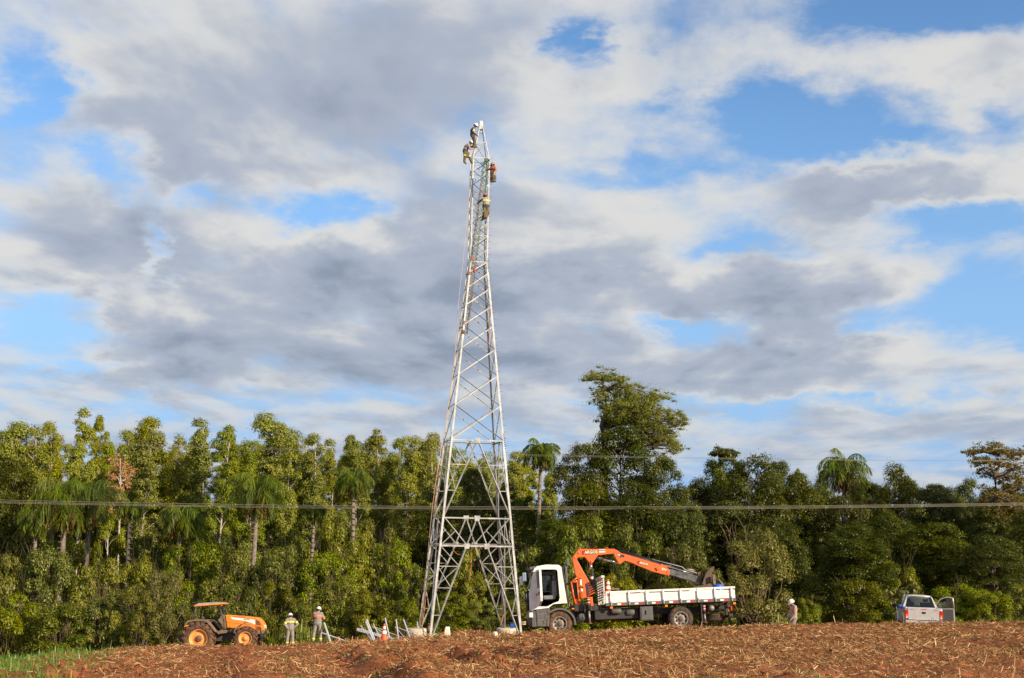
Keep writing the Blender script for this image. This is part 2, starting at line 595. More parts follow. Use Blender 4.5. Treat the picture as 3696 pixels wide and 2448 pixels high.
def gz(x, y):
    x, y = np.asarray(x, float), np.asarray(y, float)
    z = gz0(x, y)
    near = np.clip((y - 6) / 6, 0, 1) * np.clip((75 - y) / 12, 0, 1)
    b = bare(x, y)
    rel = 0.07 * fbm(x * 0.7, y * 0.7, 3, 3) + (0.055 - 0.035 * b) * fbm(x * 2.6, y * 2.6, 11, 3, 0.6) + 0.02 * np.abs(fbm(x * 7, y * 7, 23, 2))
    for p0, p1, p2, h, w in RUTS:
        wob = 0.25 * vnoise(x * 1.1, y * 1.1, 51)
        dd = np.minimum(seg_dist(x + wob, y, p0, p1), seg_dist(x + wob, y, p1, p2))
        fade = np.clip((37 - y) / 4, 0, 1)
        rel = rel + fade * 1.4 * h * np.exp(-(dd / (w * 0.8)) ** 2) * np.clip(0.7 + 1.3 * vnoise(x * 1.3, y * 0.9, 61), 0, 1.6) - 0.55 * h * np.exp(-((dd - 0.75) / 0.3) ** 2)
    rel = rel - 0.10
    damp = 1.0 - 0.75 * np.clip((y - 47) / 8, 0, 1)
    return z + rel * near * damp


def gpt(x, y, dz=0.0):
    return Vector((float(x), float(y), float(gz(x, y)) + dz))


def build_ground():
    m = bpy.data.materials.new('red_soil')
    m.use_nodes = True
    t = NT(m.node_tree)
    b = m.node_tree.nodes['Principled BSDF']
    geo = t.n('ShaderNodeNewGeometry').outputs['Position']
    n1 = t.noise(geo, 0.5, 5, 0.6)
    n2 = t.noise(geo, 5.0, 7, 0.68)
    n3 = t.noise(geo, 32.0, 4, 0.6)
    c = t.mix(t.ramp(n2, 0.3, 0.7), (0.112, 0.036, 0.014), (0.29, 0.095, 0.038))
    c = t.mix(t.m('MULTIPLY', t.ramp(n1, 0.35, 0.7), 0.45), c, (0.31, 0.135, 0.060))
    c = t.mix(t.m('MULTIPLY', t.ramp(n3, 0.55, 0.72), 0.4), c, (0.40, 0.22, 0.09))
    sy = t.n('ShaderNodeSeparateXYZ')
    t.put(sy.inputs[0], geo)
    far = t.ramp(t.m('ADD', sy.outputs[1], t.m('MULTIPLY', n1, 12.0)), 84.0, 96.0)      # leaf litter and pasture beyond the field
    c = t.mix(far, c, t.mix(n2, (0.030, 0.036, 0.012), (0.075, 0.085, 0.022)))
    t.put(b.inputs['Base Color'], c)
    b.inputs['Roughness'].default_value = 0.95
    b.inputs['Specular IOR Level'].default_value = 0.1
    bp = t.n('ShaderNodeBump')
    bp.inputs['Strength'].default_value = 0.8
    bp.inputs['Distance'].default_value = 0.05
    t.put(bp.inputs['Height'], t.m('ADD', n2, t.m('MULTIPLY', n3, 0.4)))
    t.put(b.inputs['Normal'], bp.outputs[0])
    MATS['red_soil'] = m
    us = np.concatenate([np.linspace(-6, -0.62, 24)[:-1], np.linspace(-0.62, 0.62, 400), np.linspace(0.62, 6, 24)[1:]])
    ds = np.concatenate([np.linspace(2, 9, 12)[:-1], np.linspace(9, 60, 300), np.geomspace(60.5, 4500, 70)])
    U, D = np.meshgrid(us, ds)
    X = U * D
    V = np.stack([X, D, gz(X, D)], -1).reshape(-1, 3)
    nu, nd = len(us), len(ds)
    idx = np.arange(nu * nd).reshape(nd, nu)
    F = np.stack([idx[:-1, :-1], idx[:-1, 1:], idx[1:, 1:], idx[1:, :-1]], -1).reshape(-1, 4)
    o = link('ground', np_mesh('ground', V, F, 'red_soil', smooth=True))
    tag(o, kind='structure')


build_ground()


def ribbons(base, az, pitch, length, width, bend, roll, taper=True):
    """bent strips (straw, grass): two quads each, arrays in, (verts, faces) out"""
    n = len(base)
    d = np.stack([np.cos(az) * np.cos(pitch), np.sin(az) * np.cos(pitch), np.sin(pitch)], -1)
    side0 = np.stack([-np.sin(az), np.cos(az), np.zeros(n)], -1)
    upv = np.cross(d, side0)
    side = side0 * np.cos(roll)[:, None] + upv * np.sin(roll)[:, None]
    out = []
    for k, (f, ww) in enumerate(((0.0, 0.9), (0.55, 1.0), (1.0, 0.35 if taper else 0.9))):
        c = base + d * (length * f)[:, None]
        c[:, 2] += bend * f * f * length
        out += [c - side * (width * ww * 0.5)[:, None], c + side * (width * ww * 0.5)[:, None]]
    V = np.stack(out, 1).reshape(-1, 3)
    o = (np.arange(n) * 6)[:, None]
    F = np.concatenate([o + np.array([[0, 1, 3, 2]]), o + np.array([[2, 3, 5, 4]])])
    return V, F


def field_sample(n, d0, d1, umax, seed):
    r = np.random.default_rng(seed)
    d = np.sqrt(r.uniform(d0 * d0, d1 * d1, n))
    u = r.uniform(-umax, umax, n)
    return u * d, d, r


def build_straw():
    mt = leaf_mat('dry_straw', [(0.0, (0.085, 0.032, 0.012)), (0.35, (0.21, 0.088, 0.034)), (0.64, (0.38, 0.185, 0.076)), (0.87, (0.58, 0.345, 0.155)), (1.0, (0.76, 0.55, 0.30))],
                  trans=0.12, gloss=0.03, vary=0.0)
    for nd in mt.node_tree.nodes:          # one mass: no tint by object
        if nd.type == 'HUE_SAT':
            for l in list(mt.node_tree.links):
                if l.to_node == nd and l.to_socket.name in ('Hue', 'Value', 'Saturation'):
                    mt.node_tree.links.remove(l)
            nd.inputs['Hue'].default_value, nd.inputs['Saturation'].default_value, nd.inputs['Value'].default_value = 0.5, 1.0, 1.0
    x, y, r = field_sample(800000, 15.5, 47.5, 0.47, 5)
    patch = vnoise(x * 0.9, y * 0.9, 71) * 0.5 + vnoise(x * 0.25, y * 0.25, 72) * 0.5
    left = np.clip((x / y + 0.10) / 0.16, 0, 1) * 0.52 + 0.48
    keep = r.random(len(x)) < (1 - 0.93 * bare(x, y)) * np.clip(0.62 + 0.95 * patch, 0.08, 1) * left * 0.98 * np.clip(26 / y, 0.60, 1)
    keep &= ~((x / y < -0.30) & (r.random(len(x)) < np.clip((-0.30 - x / y) / 0.06, 0, 0.9)))
    x, y = x[keep], y[keep]
    n = len(x)
    z = gz(x, y)
    pit = np.abs(r.normal(0.05, 0.22, n)) * np.sign(r.random(n) - 0.15)
    ln = r.gamma(2.6, 0.030, n) + 0.03
    up = r.random(n) < 0.010
    pit[up] = r.uniform(0.5, 1.4, up.sum())
    base = np.stack([x, y, z + r.uniform(0.0, 0.045, n)], -1)
    far = y > 27
    bent = (~far & (r.random(n) < 0.55)) | up
    az, wid, roll = r.uniform(0, 2 * np.pi, n), r.uniform(0.005, 0.0135, n) * np.clip(y / 26, 0.9, 1.5), r.uniform(-0.9, 0.9, n)
    V, F = ribbons(base[bent], az[bent], pit[bent], ln[bent], wid[bent], r.normal(-0.12, 0.4, bent.sum()), roll[bent], taper=False)
    st = ~bent                                  # short straight pieces: one quad each
    d = np.stack([np.cos(az) * np.cos(pit), np.sin(az) * np.cos(pit), np.sin(pit)], -1)[st] * ln[st][:, None]
    sd = np.stack([-np.sin(az) * np.cos(roll), np.cos(az) * np.cos(roll), np.sin(roll)], -1)[st] * wid[st][:, None] * 0.5
    bs = base[st]
    V1 = np.stack([bs - sd, bs + sd, bs + d + sd, bs + d - sd], 1).reshape(-1, 3)
    F1 = np.arange(len(V1)).reshape(-1, 4)
    F = np.concatenate([F, F1 + len(V)])
    V = np.concatenate([V, V1])
    x, y, r = field_sample(46000, 50, 80, 0.56, 6)
    k = (x / y > -0.27)
    x, y = x[k], y[k]
    n = len(x)
    base = np.stack([x, y, gz(x, y) + r.uniform(0, 0.04, n)], -1)
    V2, F2 = ribbons(base, r.uniform(0, 2 * np.pi, n), np.abs(r.normal(0.1, 0.3, n)), r.gamma(3, 0.07, n) + 0.06, r.uniform(0.012, 0.03, n), r.normal(-0.1, 0.2, n), r.uniform(-0.9, 0.9, n), taper=False)
    o = link('straw', np_mesh('straw', np.concatenate([V, V2]), np.concatenate([F, F2 + len(V)]), mt))
    tag(o, 'dry straw and broken stalks strewn over the red field', 'straw', kind='stuff')


build_straw()


def build_clods():
    """loose lumps of soil"""
    x, y, r = field_sample(20000, 12, 48, 0.5, 15)
    ridge = np.zeros(len(x))
    for p0, p1, p2, h, w in RUTS:
        ridge = np.maximum(ridge, np.exp(-(np.minimum(seg_dist(x, y, p0, p1), seg_dist(x, y, p1, p2)) / 0.8) ** 2))
    keep = r.random(len(x)) < 0.10 + 0.8 * ridge + 0.2 * (vnoise(x * 0.5, y * 0.5, 5) > 0.3)
    x, y = x[keep], y[keep]
    n = len(x)
    bm = bmesh.new()
    bmesh.ops.create_icosphere(bm, subdivisions=1, radius=1.0)
    bv = np.array([v.co[:] for v in bm.verts])
    bf = np.array([[v.index for v in f.verts] for f in bm.faces])
    bm.free()
    s = np.minimum(r.gamma(1.4, 0.018, n) + 0.012, 0.12)
    V = bv[None] * (1 + r.normal(0, 0.22, (n, len(bv), 1))) * s[:, None, None] * r.uniform(0.6, 1.3, (n, 1, 3)) * np.array([1, 1, 0.65])
    V += np.stack([x, y, gz(x, y) + s * 0.25], -1)[:, None]
    F = bf[None] + (np.arange(n) * len(bv))[:, None, None]
    o = link('soil_clods', np_mesh('soil_clods', V.reshape(-1, 3), F.reshape(-1, 3), 'red_soil'))
    tag(o, 'loose red clods of turned soil on the field', 'soil', kind='stuff')


build_clods()


def build_grass():
    mt = leaf_mat('grass_blade', [(0.0, (0.045, 0.12, 0.018)), (0.5, (0.085, 0.21, 0.035)), (0.78, (0.14, 0.25, 0.05)), (1.0, (0.38, 0.30, 0.12))], trans=0.3, vary=0.0)
    r = np.random.default_rng(31)
    n = 85000
    y = np.sqrt(r.uniform(14 ** 2, 62 ** 2, n))
    u = r.uniform(-0.60, -0.235, n)
    x = u * y
    edge = np.clip((-0.285 + 0.03 * vnoise(y * 0.35, y * 0.1, 44) - u - (40 - y) * 0.0030) / 0.05, 0, 1)
    keep = r.random(n) < edge * np.clip(0.52 + 1.2 * vnoise(x * 0.55, y * 0.45, 47), 0.0, 1)
    x, y = x[keep], y[keep]
    n = len(x)
    V, F = ribbons(np.stack([x, y, gz(x, y) - 0.01], -1), r.uniform(0, 2 * np.pi, n), r.uniform(0.7, 1.5, n), r.gamma(5, 0.032, n) + 0.04,
                   r.uniform(0.008, 0.02, n), r.uniform(-0.5, 0.0, n), r.uniform(-0.4, 0.4, n))
    o = link('grass', np_mesh('grass', V, F, mt))
    tag(o, 'fresh green grass strip at the left edge of the field', 'grass', kind='stuff')
    # small green shoots in the stubble
    x, y, r = field_sample(150, 15, 46, 0.5, 77)
    xs, ys = np.repeat(x, 9) + r.normal(0, 0.09, 150 * 9), np.repeat(y, 9) + r.normal(0, 0.09, 150 * 9)
    n = len(xs)
    V, F = ribbons(np.stack([xs, ys, gz(xs, ys)], -1), r.uniform(0, 2 * np.pi, n), r.uniform(0.5, 1.3, n), r.uniform(0.06, 0.2, n), r.uniform(0.010, 0.024, n),
                   r.uniform(-0.6, 0, n), r.uniform(-0.4, 0.4, n))
    o = link('field_weeds', np_mesh('field_weeds', V, F, mt))
    tag(o, 'small green shoots coming up through the straw', 'weeds', kind='stuff')


build_grass()

# ------------------------------------------------------------------ vegetation
leaf_mat('eucalyptus_leaf', [(0.0, (0.093, 0.113, 0.009)), (0.45, (0.180, 0.199, 0.018)), (0.85, (0.266, 0.273, 0.028)), (1.0, (0.347, 0.304, 0.048))], trans=0.22, gloss=0.015, vary=0.20)
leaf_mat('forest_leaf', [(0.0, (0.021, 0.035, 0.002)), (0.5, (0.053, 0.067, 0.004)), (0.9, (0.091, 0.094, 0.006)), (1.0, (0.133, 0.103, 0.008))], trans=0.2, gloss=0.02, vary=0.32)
leaf_mat('bush_leaf', [(0.0, (0.056, 0.079, 0.006)), (0.5, (0.126, 0.146, 0.008)), (0.9, (0.192, 0.193, 0.013)), (0.985, (0.271, 0.215, 0.015)), (1.0, (0.354, 0.244, 0.015))], trans=0.22, gloss=0.02, vary=0.32)
leaf_mat('dull_leaf', [(0.0, (0.068, 0.073, 0.014)), (0.5, (0.131, 0.129, 0.025)), (1.0, (0.207, 0.185, 0.047))], trans=0.25, gloss=0.02, vary=0.15)
leaf_mat('airy_leaf', [(0.0, (0.093, 0.132, 0.007)), (0.5, (0.169, 0.198, 0.012)), (1.0, (0.258, 0.260, 0.022))], trans=0.4, gloss=0.01, vary=0.05)
leaf_mat('rusty_leaf', [(0.0, (0.086, 0.065, 0.015)), (0.5, (0.163, 0.116, 0.034)), (1.0, (0.241, 0.163, 0.060))], trans=0.3, gloss=0.01, vary=0.05)
leaf_mat('dry_leaf', [(0.0, (0.224, 0.120, 0.047)), (0.5, (0.396, 0.241, 0.112)), (1.0, (0.499, 0.344, 0.181))], trans=0.25, gloss=0.01, vary=0.05)
leaf_mat('palm_leaf', [(0.0, (0.052, 0.095, 0.009)), (0.6, (0.116, 0.159, 0.014)), (1.0, (0.198, 0.206, 0.030))], trans=0.35, gloss=0.02, vary=0.15)
leaf_mat('palm_dead', [(0.0, (0.129, 0.052, 0.017)), (0.6, (0.267, 0.129, 0.043)), (1.0, (0.387, 0.232, 0.086))], trans=0.15, gloss=0.01, vary=0.05)
leaf_mat('cane_leaf', [(0.0, (0.077, 0.138, 0.013)), (0.6, (0.163, 0.224, 0.026)), (1.0, (0.327, 0.284, 0.069))], trans=0.35, gloss=0.03, vary=0.08)
mat('bark_pale', (0.36, 0.32, 0.26), 0.85, var=0.35, scale=3.0, bump=0.4)
mat('bark_dark', (0.12, 0.085, 0.055), 0.9, var=0.4, scale=3.0, bump=0.5)
mat('bark_palm', (0.19, 0.155, 0.12), 0.9, var=0.35, scale=5.0, bump=0.5)
mat('palm_fruit', (0.55, 0.20, 0.02), 0.6, var=0.3, scale=20)
K = 1.5614          # photograph pixels per pixel of the overview I measured in


def leaves(centers, radii, n, ln, wd, droop, r, up=0.35, shell=0.55, fuzz=0.16):
    """n diamond leaves spread through ellipsoid clumps; returns verts, faces"""
    centers, radii = np.asarray(centers, float), np.asarray(radii, float)
    if radii.ndim == 1:
        radii = np.repeat(radii[:, None], 3, 1)
    w = (radii[:, 0] * radii[:, 2]) ** 0.9
    ci = r.choice(len(centers), n, p=w / w.sum())
    v = r.normal(size=(n, 3))
    v /= np.linalg.norm(v, axis=1)[:, None]
    v[:, 2] = np.where(v[:, 2] < -0.4, -v[:, 2], v[:, 2])
    rad = shell + (1 - shell) * r.random(n) ** 0.6
    rad *= 1 + fuzz * r.normal(size=n)
    pos = centers[ci] + v * radii[ci] * rad[:, None]
    nrm = v * 1.0 + np.array([0, 0, up]) + r.normal(0, 0.33, (n, 3))
    nrm /= np.linalg.norm(nrm, axis=1)[:, None]
    a = r.normal(size=(n, 3)) + np.array([0, 0, -droop])
    a -= nrm * (a * nrm).sum(1)[:, None]
    a /= np.linalg.norm(a, axis=1)[:, None] + 1e-9
    b = np.cross(nrm, a)
    L = ln * r.uniform(0.6, 1.35, n)[:, None] * 0.5
    W = wd * r.uniform(0.6, 1.35, n)[:, None] * 0.5
    V = np.stack([pos - a * L, pos + b * W - a * L * 0.15, pos + a * L, pos - b * W - a * L * 0.15], 1).reshape(-1, 3)
    return V, np.arange(4 * n).reshape(n, 4)


def limb(mb, a, b, r0, r1, r, wob=0.12, seg=6, n=5):
    a, b = Vector(a), Vector(b)
    L = (b - a).length
    pts, rad = [], []
    for i in range(n):
        t = i / (n - 1)
        p = a.lerp(b, t)
        if 0 < i < n - 1:
            p += Vector(r.normal(0, wob * L * 0.25, 3))
            p.z += 0.06 * L * math.sin(t * math.pi)
        pts.append(p)
        rad.append(r0 + (r1 - r0) * t)
    mb.tube(pts, rad, seg, cap=True)
    return pts


class Kind:
    """meshes of one tree variant with its size, so that copies can be scaled to fit"""
    def __init__(self, parts, H, W):
        self.parts, self.H, self.W = parts, H, W


def extent(V):
    return float(np.percentile(V[:, 2], 99.7)), float(2 * np.percentile(np.hypot(V[:, 0], V[:, 1]), 96))


def kind_eucalyptus(seed):
    r = np.random.default_rng(seed)
    H = 18.0
    mb = MB()
    bend = r.normal(0, 0.35, 2)
    ax = lambda t: Vector((bend[0] * t * t * 2, bend[1] * t * t * 2, H * 0.97 * t))
    mb.tube([ax(t) for t in np.linspace(0, 1, 9)], [0.19 * (1 - 0.85 * t) + 0.015 for t in np.linspace(0, 1, 9)], 7)
    C, RR = [], []
    base = r.uniform(0.28, 0.50)
    heads = [(0.0, 0.0, 1.0, 1.0)]           # forks: offset x, y, height, size
    for k in range(int(r.integers(0, 3))):
        a = r.uniform(0, 6.283)
        heads.append((math.cos(a) * r.uniform(0.9, 1.6), math.sin(a) * r.uniform(0.9, 1.6), r.uniform(0.80, 0.95), r.uniform(0.5, 0.8)))
    fat = r.uniform(0.8, 1.25)
    for hx, hy, hh, hs in heads:
        n = int(58 * hs)
        for i in range(n):
            t = base + (hh - base) * (i / n) ** 0.9
            k = (t - base) / (hh - base)
            prof = fat * hs * 2.1 * (0.75 + 0.35 * math.sin(k * 9 + seed)) * (1 - k ** 4) ** 0.5 + 0.1
            a = r.uniform(0, 6.283)
            rr = prof * r.uniform(0.3, 1.05)
            c = ax(t) + Vector((hx * k, hy * k, 0))
            p = c + Vector((math.cos(a) * rr, math.sin(a) * rr, r.normal(0, 0.3)))
            s = 0.38 + 0.65 * r.random() ** 1.5
            C.append(p); RR.append((s * 1.1, s * 1.1, s * 0.85))
            if i % 2 == 0:
                limb(mb, ax(max(0.1, t - 0.07)) + Vector((hx * k, hy * k, 0)) * 0.9, p, 0.05, 0.015, r, 0.1, 5, 4)
    for i in range(5):                      # low stray twigs on the bare trunk
        t = r.uniform(0.12, base)
        a = r.uniform(0, 6.283)
        p = ax(t) + Vector((math.cos(a) * 0.7, math.sin(a) * 0.7, 0.4))
        C.append(p); RR.append((0.35, 0.35, 0.4))
        limb(mb, ax(t), p, 0.03, 0.01, r, 0.1, 4, 3)
    V, F = leaves(C, RR, 24000, 0.21, 0.098, 0.9, r, up=0.25, shell=0.45)
    cr = np_mesh('crown', V, F, 'eucalyptus_leaf')
    return Kind([('trunk', mb_mesh(mb, 'trunk', 'bark_pale')), ('crown', cr)], *extent(V))


def mb_mesh(mb, name, m):
    o = mb.build(name, m)
    me = o.data
    bpy.data.objects.remove(o)
    return me


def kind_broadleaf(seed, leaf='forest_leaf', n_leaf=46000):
    r = np.random.default_rng(seed)
    H, W = 15.0, 8.6
    mb = MB()
    C, RR = [], []
    mb.tube([(0, 0, 0), (0.1, 0.05, H * 0.3), (-0.1, 0.1, H * 0.6), (0.1, 0, H * 0.85)], [0.32, 0.25, 0.16, 0.06], 8)
    # one broad main dome, rounded lobes around it and vine-hung skirts below
    heads = [(r.normal(0, 0.4), r.normal(0, 0.4), 1.0, 0.42, 0.78, 74)]
    for k in range(6):
        a = r.uniform(0, 6.283)
        d_ = W * r.uniform(0.14, 0.32)
        heads.append((math.cos(a) * d_, math.sin(a) * d_, r.uniform(0.55, 0.97) - 0.12 * (d_ / W > 0.24), r.uniform(0.19, 0.27), r.uniform(0.3, 0.5), 15))
    for k in range(5):
        a = r.uniform(0, 6.283)
        heads.append((math.cos(a) * W * 0.33, math.sin(a) * W * 0.33, r.uniform(0.28, 0.55), r.uniform(0.18, 0.28), 0.4, 13))
    for hx, hy, hh, hr_, dp, nc in heads:
        top, rad = H * hh, W * hr_
        depth = min(top, H * dp)
        limb(mb, (0, 0, max(1.0, top - depth * 1.1)), (hx, hy, top - rad), 0.13, 0.04, r, 0.1, 6, 5)
        for i in range(nc):
            a, f = r.uniform(0, 6.283), r.random() ** 0.62
            k = f                                   # 1 at the crown's top
            rr = rad * math.sqrt(max(0.02, 1 - max(0.0, (k - 0.35) / 0.65) ** 2.2)) * (0.60 + 0.48 * r.random())
            p = Vector((hx + math.cos(a) * rr, hy + math.sin(a) * rr, max(0.5, top - depth * (1 - k) - 0.45)))
            s = 0.40 + 0.85 * r.random() ** 1.7
            C.append(p); RR.append((s * 1.15, s * 1.15, s * 0.8))
            if i % 6 == 0:
                limb(mb, (hx * 0.6, hy * 0.6, max(0.8, p.z - 1.6)), p, 0.06, 0.015, r, 0.15, 5, 4)
    V, F = leaves(C, RR, n_leaf, 0.215, 0.12, 0.35, r, up=0.38, shell=0.60)
    return Kind([('trunk', mb_mesh(mb, 'trunk', 'bark_dark')), ('crown', np_mesh('crown', V, F, leaf))], *extent(V))


def kind_bush(seed, leaf='bush_leaf', n_leaf=19000, twiggy=10, ln=0.145, wd=0.08):
    r = np.random.default_rng(seed)
    H, W = 4.2, 4.6
    mb = MB()
    C, RR = [], []
    for i in range(44):
        z = r.random() ** 1.05
        prof = W / 2 * math.sqrt(max(0.05, 1 - max(0, z - 0.35) ** 2 * 1.9))
        a = r.uniform(0, 6.283)
        rr = prof * (0.4 + 0.55 * r.random() ** 0.6) * (1 + 0.2 * math.sin(2 * a + seed * 1.7))
        s = r.uniform(0.26, 0.68)
        p = Vector((math.cos(a) * rr, math.sin(a) * rr, 0.25 + z * (H - 0.7)))
        C.append(p); RR.append((s * 1.1, s * 1.1, s * 0.85))
        if i % 2 == 0:
            limb(mb, (r.normal(0, 0.2), r.normal(0, 0.2), 0), p, 0.05, 0.012, r, 0.16, 5, 5)
    for i in range(twiggy):
        a = r.uniform(0, 6.283)
        z = r.uniform(0.5, 1.05)
        p = Vector((math.cos(a) * W * 0.5 * r.uniform(0.3, 1.1), math.sin(a) * W * 0.5 * r.uniform(0.3, 1.1), H * z))
        q = limb(mb, (p.x * 0.35, p.y * 0.35, p.z * 0.35), p, 0.02, 0.006, r, 0.2, 4, 5)
        for k in range(3):
            e = p + Vector(r.normal(0, 0.4, 3)) + Vector((0, 0, 0.2))
            limb(mb, q[3], e, 0.012, 0.005, r, 0.2, 3, 3)
    V, F = leaves(C, RR, n_leaf, ln, wd, 0.25, r, up=0.45, shell=0.5)
    return Kind([('stem', mb_mesh(mb, 'stem', 'bark_dark')), ('crown', np_mesh('crown', V, F, leaf))], *extent(V))


def kind_palm(seed, dead=7, fruit=True, fl=3.3, H=8.5):
    r = np.random.default_rng(seed)
    tr_ = 0.11 + 0.035 * fl
    mt = MB()
    pts = [(0.12 * math.sin(t * 3 + seed), 0.1 * math.sin(t * 2), H * t) for t in np.linspace(0, 1, 10)]
    mt.tube(pts, [tr_ * (1 - 0.26 * t) for t in np.linspace(0, 1, 10)], 10)
    for k in range(26):                      # leaf-scar rings
        z = H * k / 26
        mt.tube([(pts[0][0], 0, z), (pts[0][0], 0, z + 0.05)], tr_ * (1.03 - 0.26 * k / 26), 10)
    top = Vector(pts[-1])
    parts = [('trunk', mb_mesh(mt, 'trunk', 'bark_palm'))]

    def frond(a, e0, L, sag, hang=0.0):
        """rachis arc plus hanging leaflets on both sides"""
        n = 13
        dirh = np.array([math.cos(a), math.sin(a), 0])
        P = [np.array(top)]
        el = e0
        for i in range(n - 1):
            el -= sag / n * (0.6 + i / n)
            P.append(P[-1] + (dirh * math.cos(el) + np.array([0, 0, math.sin(el)])) * L / (n - 1))
        P = np.array(P)
        m = 46
        t = np.repeat(np.linspace(0.12, 0.99, m), 2)
        i = np.clip((t * (n - 1)).astype(int), 0, n - 2)
        f = (t * (n - 1) - i)[:, None]
        b = P[i] * (1 - f) + P[i + 1] * f
        sd = np.tile([1, -1], m)
        az = a + sd * r.uniform(0.5, 1.25, 2 * m)
        V, F = ribbons(b, az, -r.uniform(0.1, 1.0, 2 * m) - hang, (0.28 * fl * np.sin(np.clip(t, 0, 1) * math.pi * 0.86 + 0.35) + 0.1) * r.uniform(0.8, 1.15, 2 * m),
                       r.uniform(0.026, 0.048, 2 * m), -r.uniform(0.2, 0.7, 2 * m), r.uniform(-0.6, 0.6, 2 * m))
        return P, V, F
    allV, lo, hi = [], 1e9, 0
    for (nm, cnt, mtl, e0r, sagr, Lr, hang) in (('frond', 21, 'palm_leaf', (-0.35, 1.40), (1.7, 2.9), (0.85, 1.1), 0.15), ('dead_frond', dead, 'palm_dead', (-0.9, -0.4), (1.2, 1.8), (0.55, 0.8), 0.5)):
        for k in range(cnt):
            a = 2.399 * k + r.uniform(-0.3, 0.3)
            e0 = e0r[0] + (e0r[1] - e0r[0]) * (k + r.random()) / max(1, cnt)
            P, V, F = frond(a, e0, fl * r.uniform(*Lr), r.uniform(*sagr), hang)
            mb = MB()
            mb.tube([tuple(p) for p in P], [0.035 * (1 - 0.8 * i / len(P)) for i in range(len(P))], 4, cap=False)
            nv = np.array(mb.v)
            mf = np.array(mb.f)
            me = np_mesh(nm, np.concatenate([nv, V]), np.concatenate([mf, F + len(nv)]), mtl)
            parts.append((nm, me))
            allV.append(V)
    if fruit:
        mb = MB()
        for k in range(60):
            p = top + Vector((0.3 + r.normal(0, 0.1), -0.3 + r.normal(0, 0.1), -0.5 - abs(r.normal(0, 0.3))))
            mb.ball(p, 0.055, 5, 4)
        parts.append(('fruit_cluster', mb_mesh(mb, 'fruit_cluster', 'palm_fruit')))
    V = np.concatenate(allV)
    return Kind(parts, *extent(V))


EUC = [kind_eucalyptus(100 + i) for i in range(8)]
BRD = [kind_broadleaf(200 + i) for i in range(6)]
BSH = [kind_bush(300 + i) for i in range(6)]
TWG = [kind_bush(350 + i, 'dull_leaf', 19000, 9, 0.125, 0.06) for i in range(2)]
tree_rng = np.random.default_rng(99)
NAMES = {}


def plant(kind, name, cat, x, top, w, d, label, group, rot=None, ground=None):
    """a copy of one variant standing at distance d with its top and width as measured"""
    p = at(x * K, top * K, d)
    g = float(gz0(p.x, d)) - 0.15 if ground is None else ground
    sz = (p.z - g) / kind.H
    sw = (w * K / FPX * d) / kind.W
    t = empty(name, (p.x, d, g), label, cat, group)
    t.scale = (sw, sw, sz)
    t.rotation_euler = (0, 0, tree_rng.uniform(0, 6.283) if rot is None else rot)
    for nm, me in kind.parts:
        link(nm, me, t)
    return t


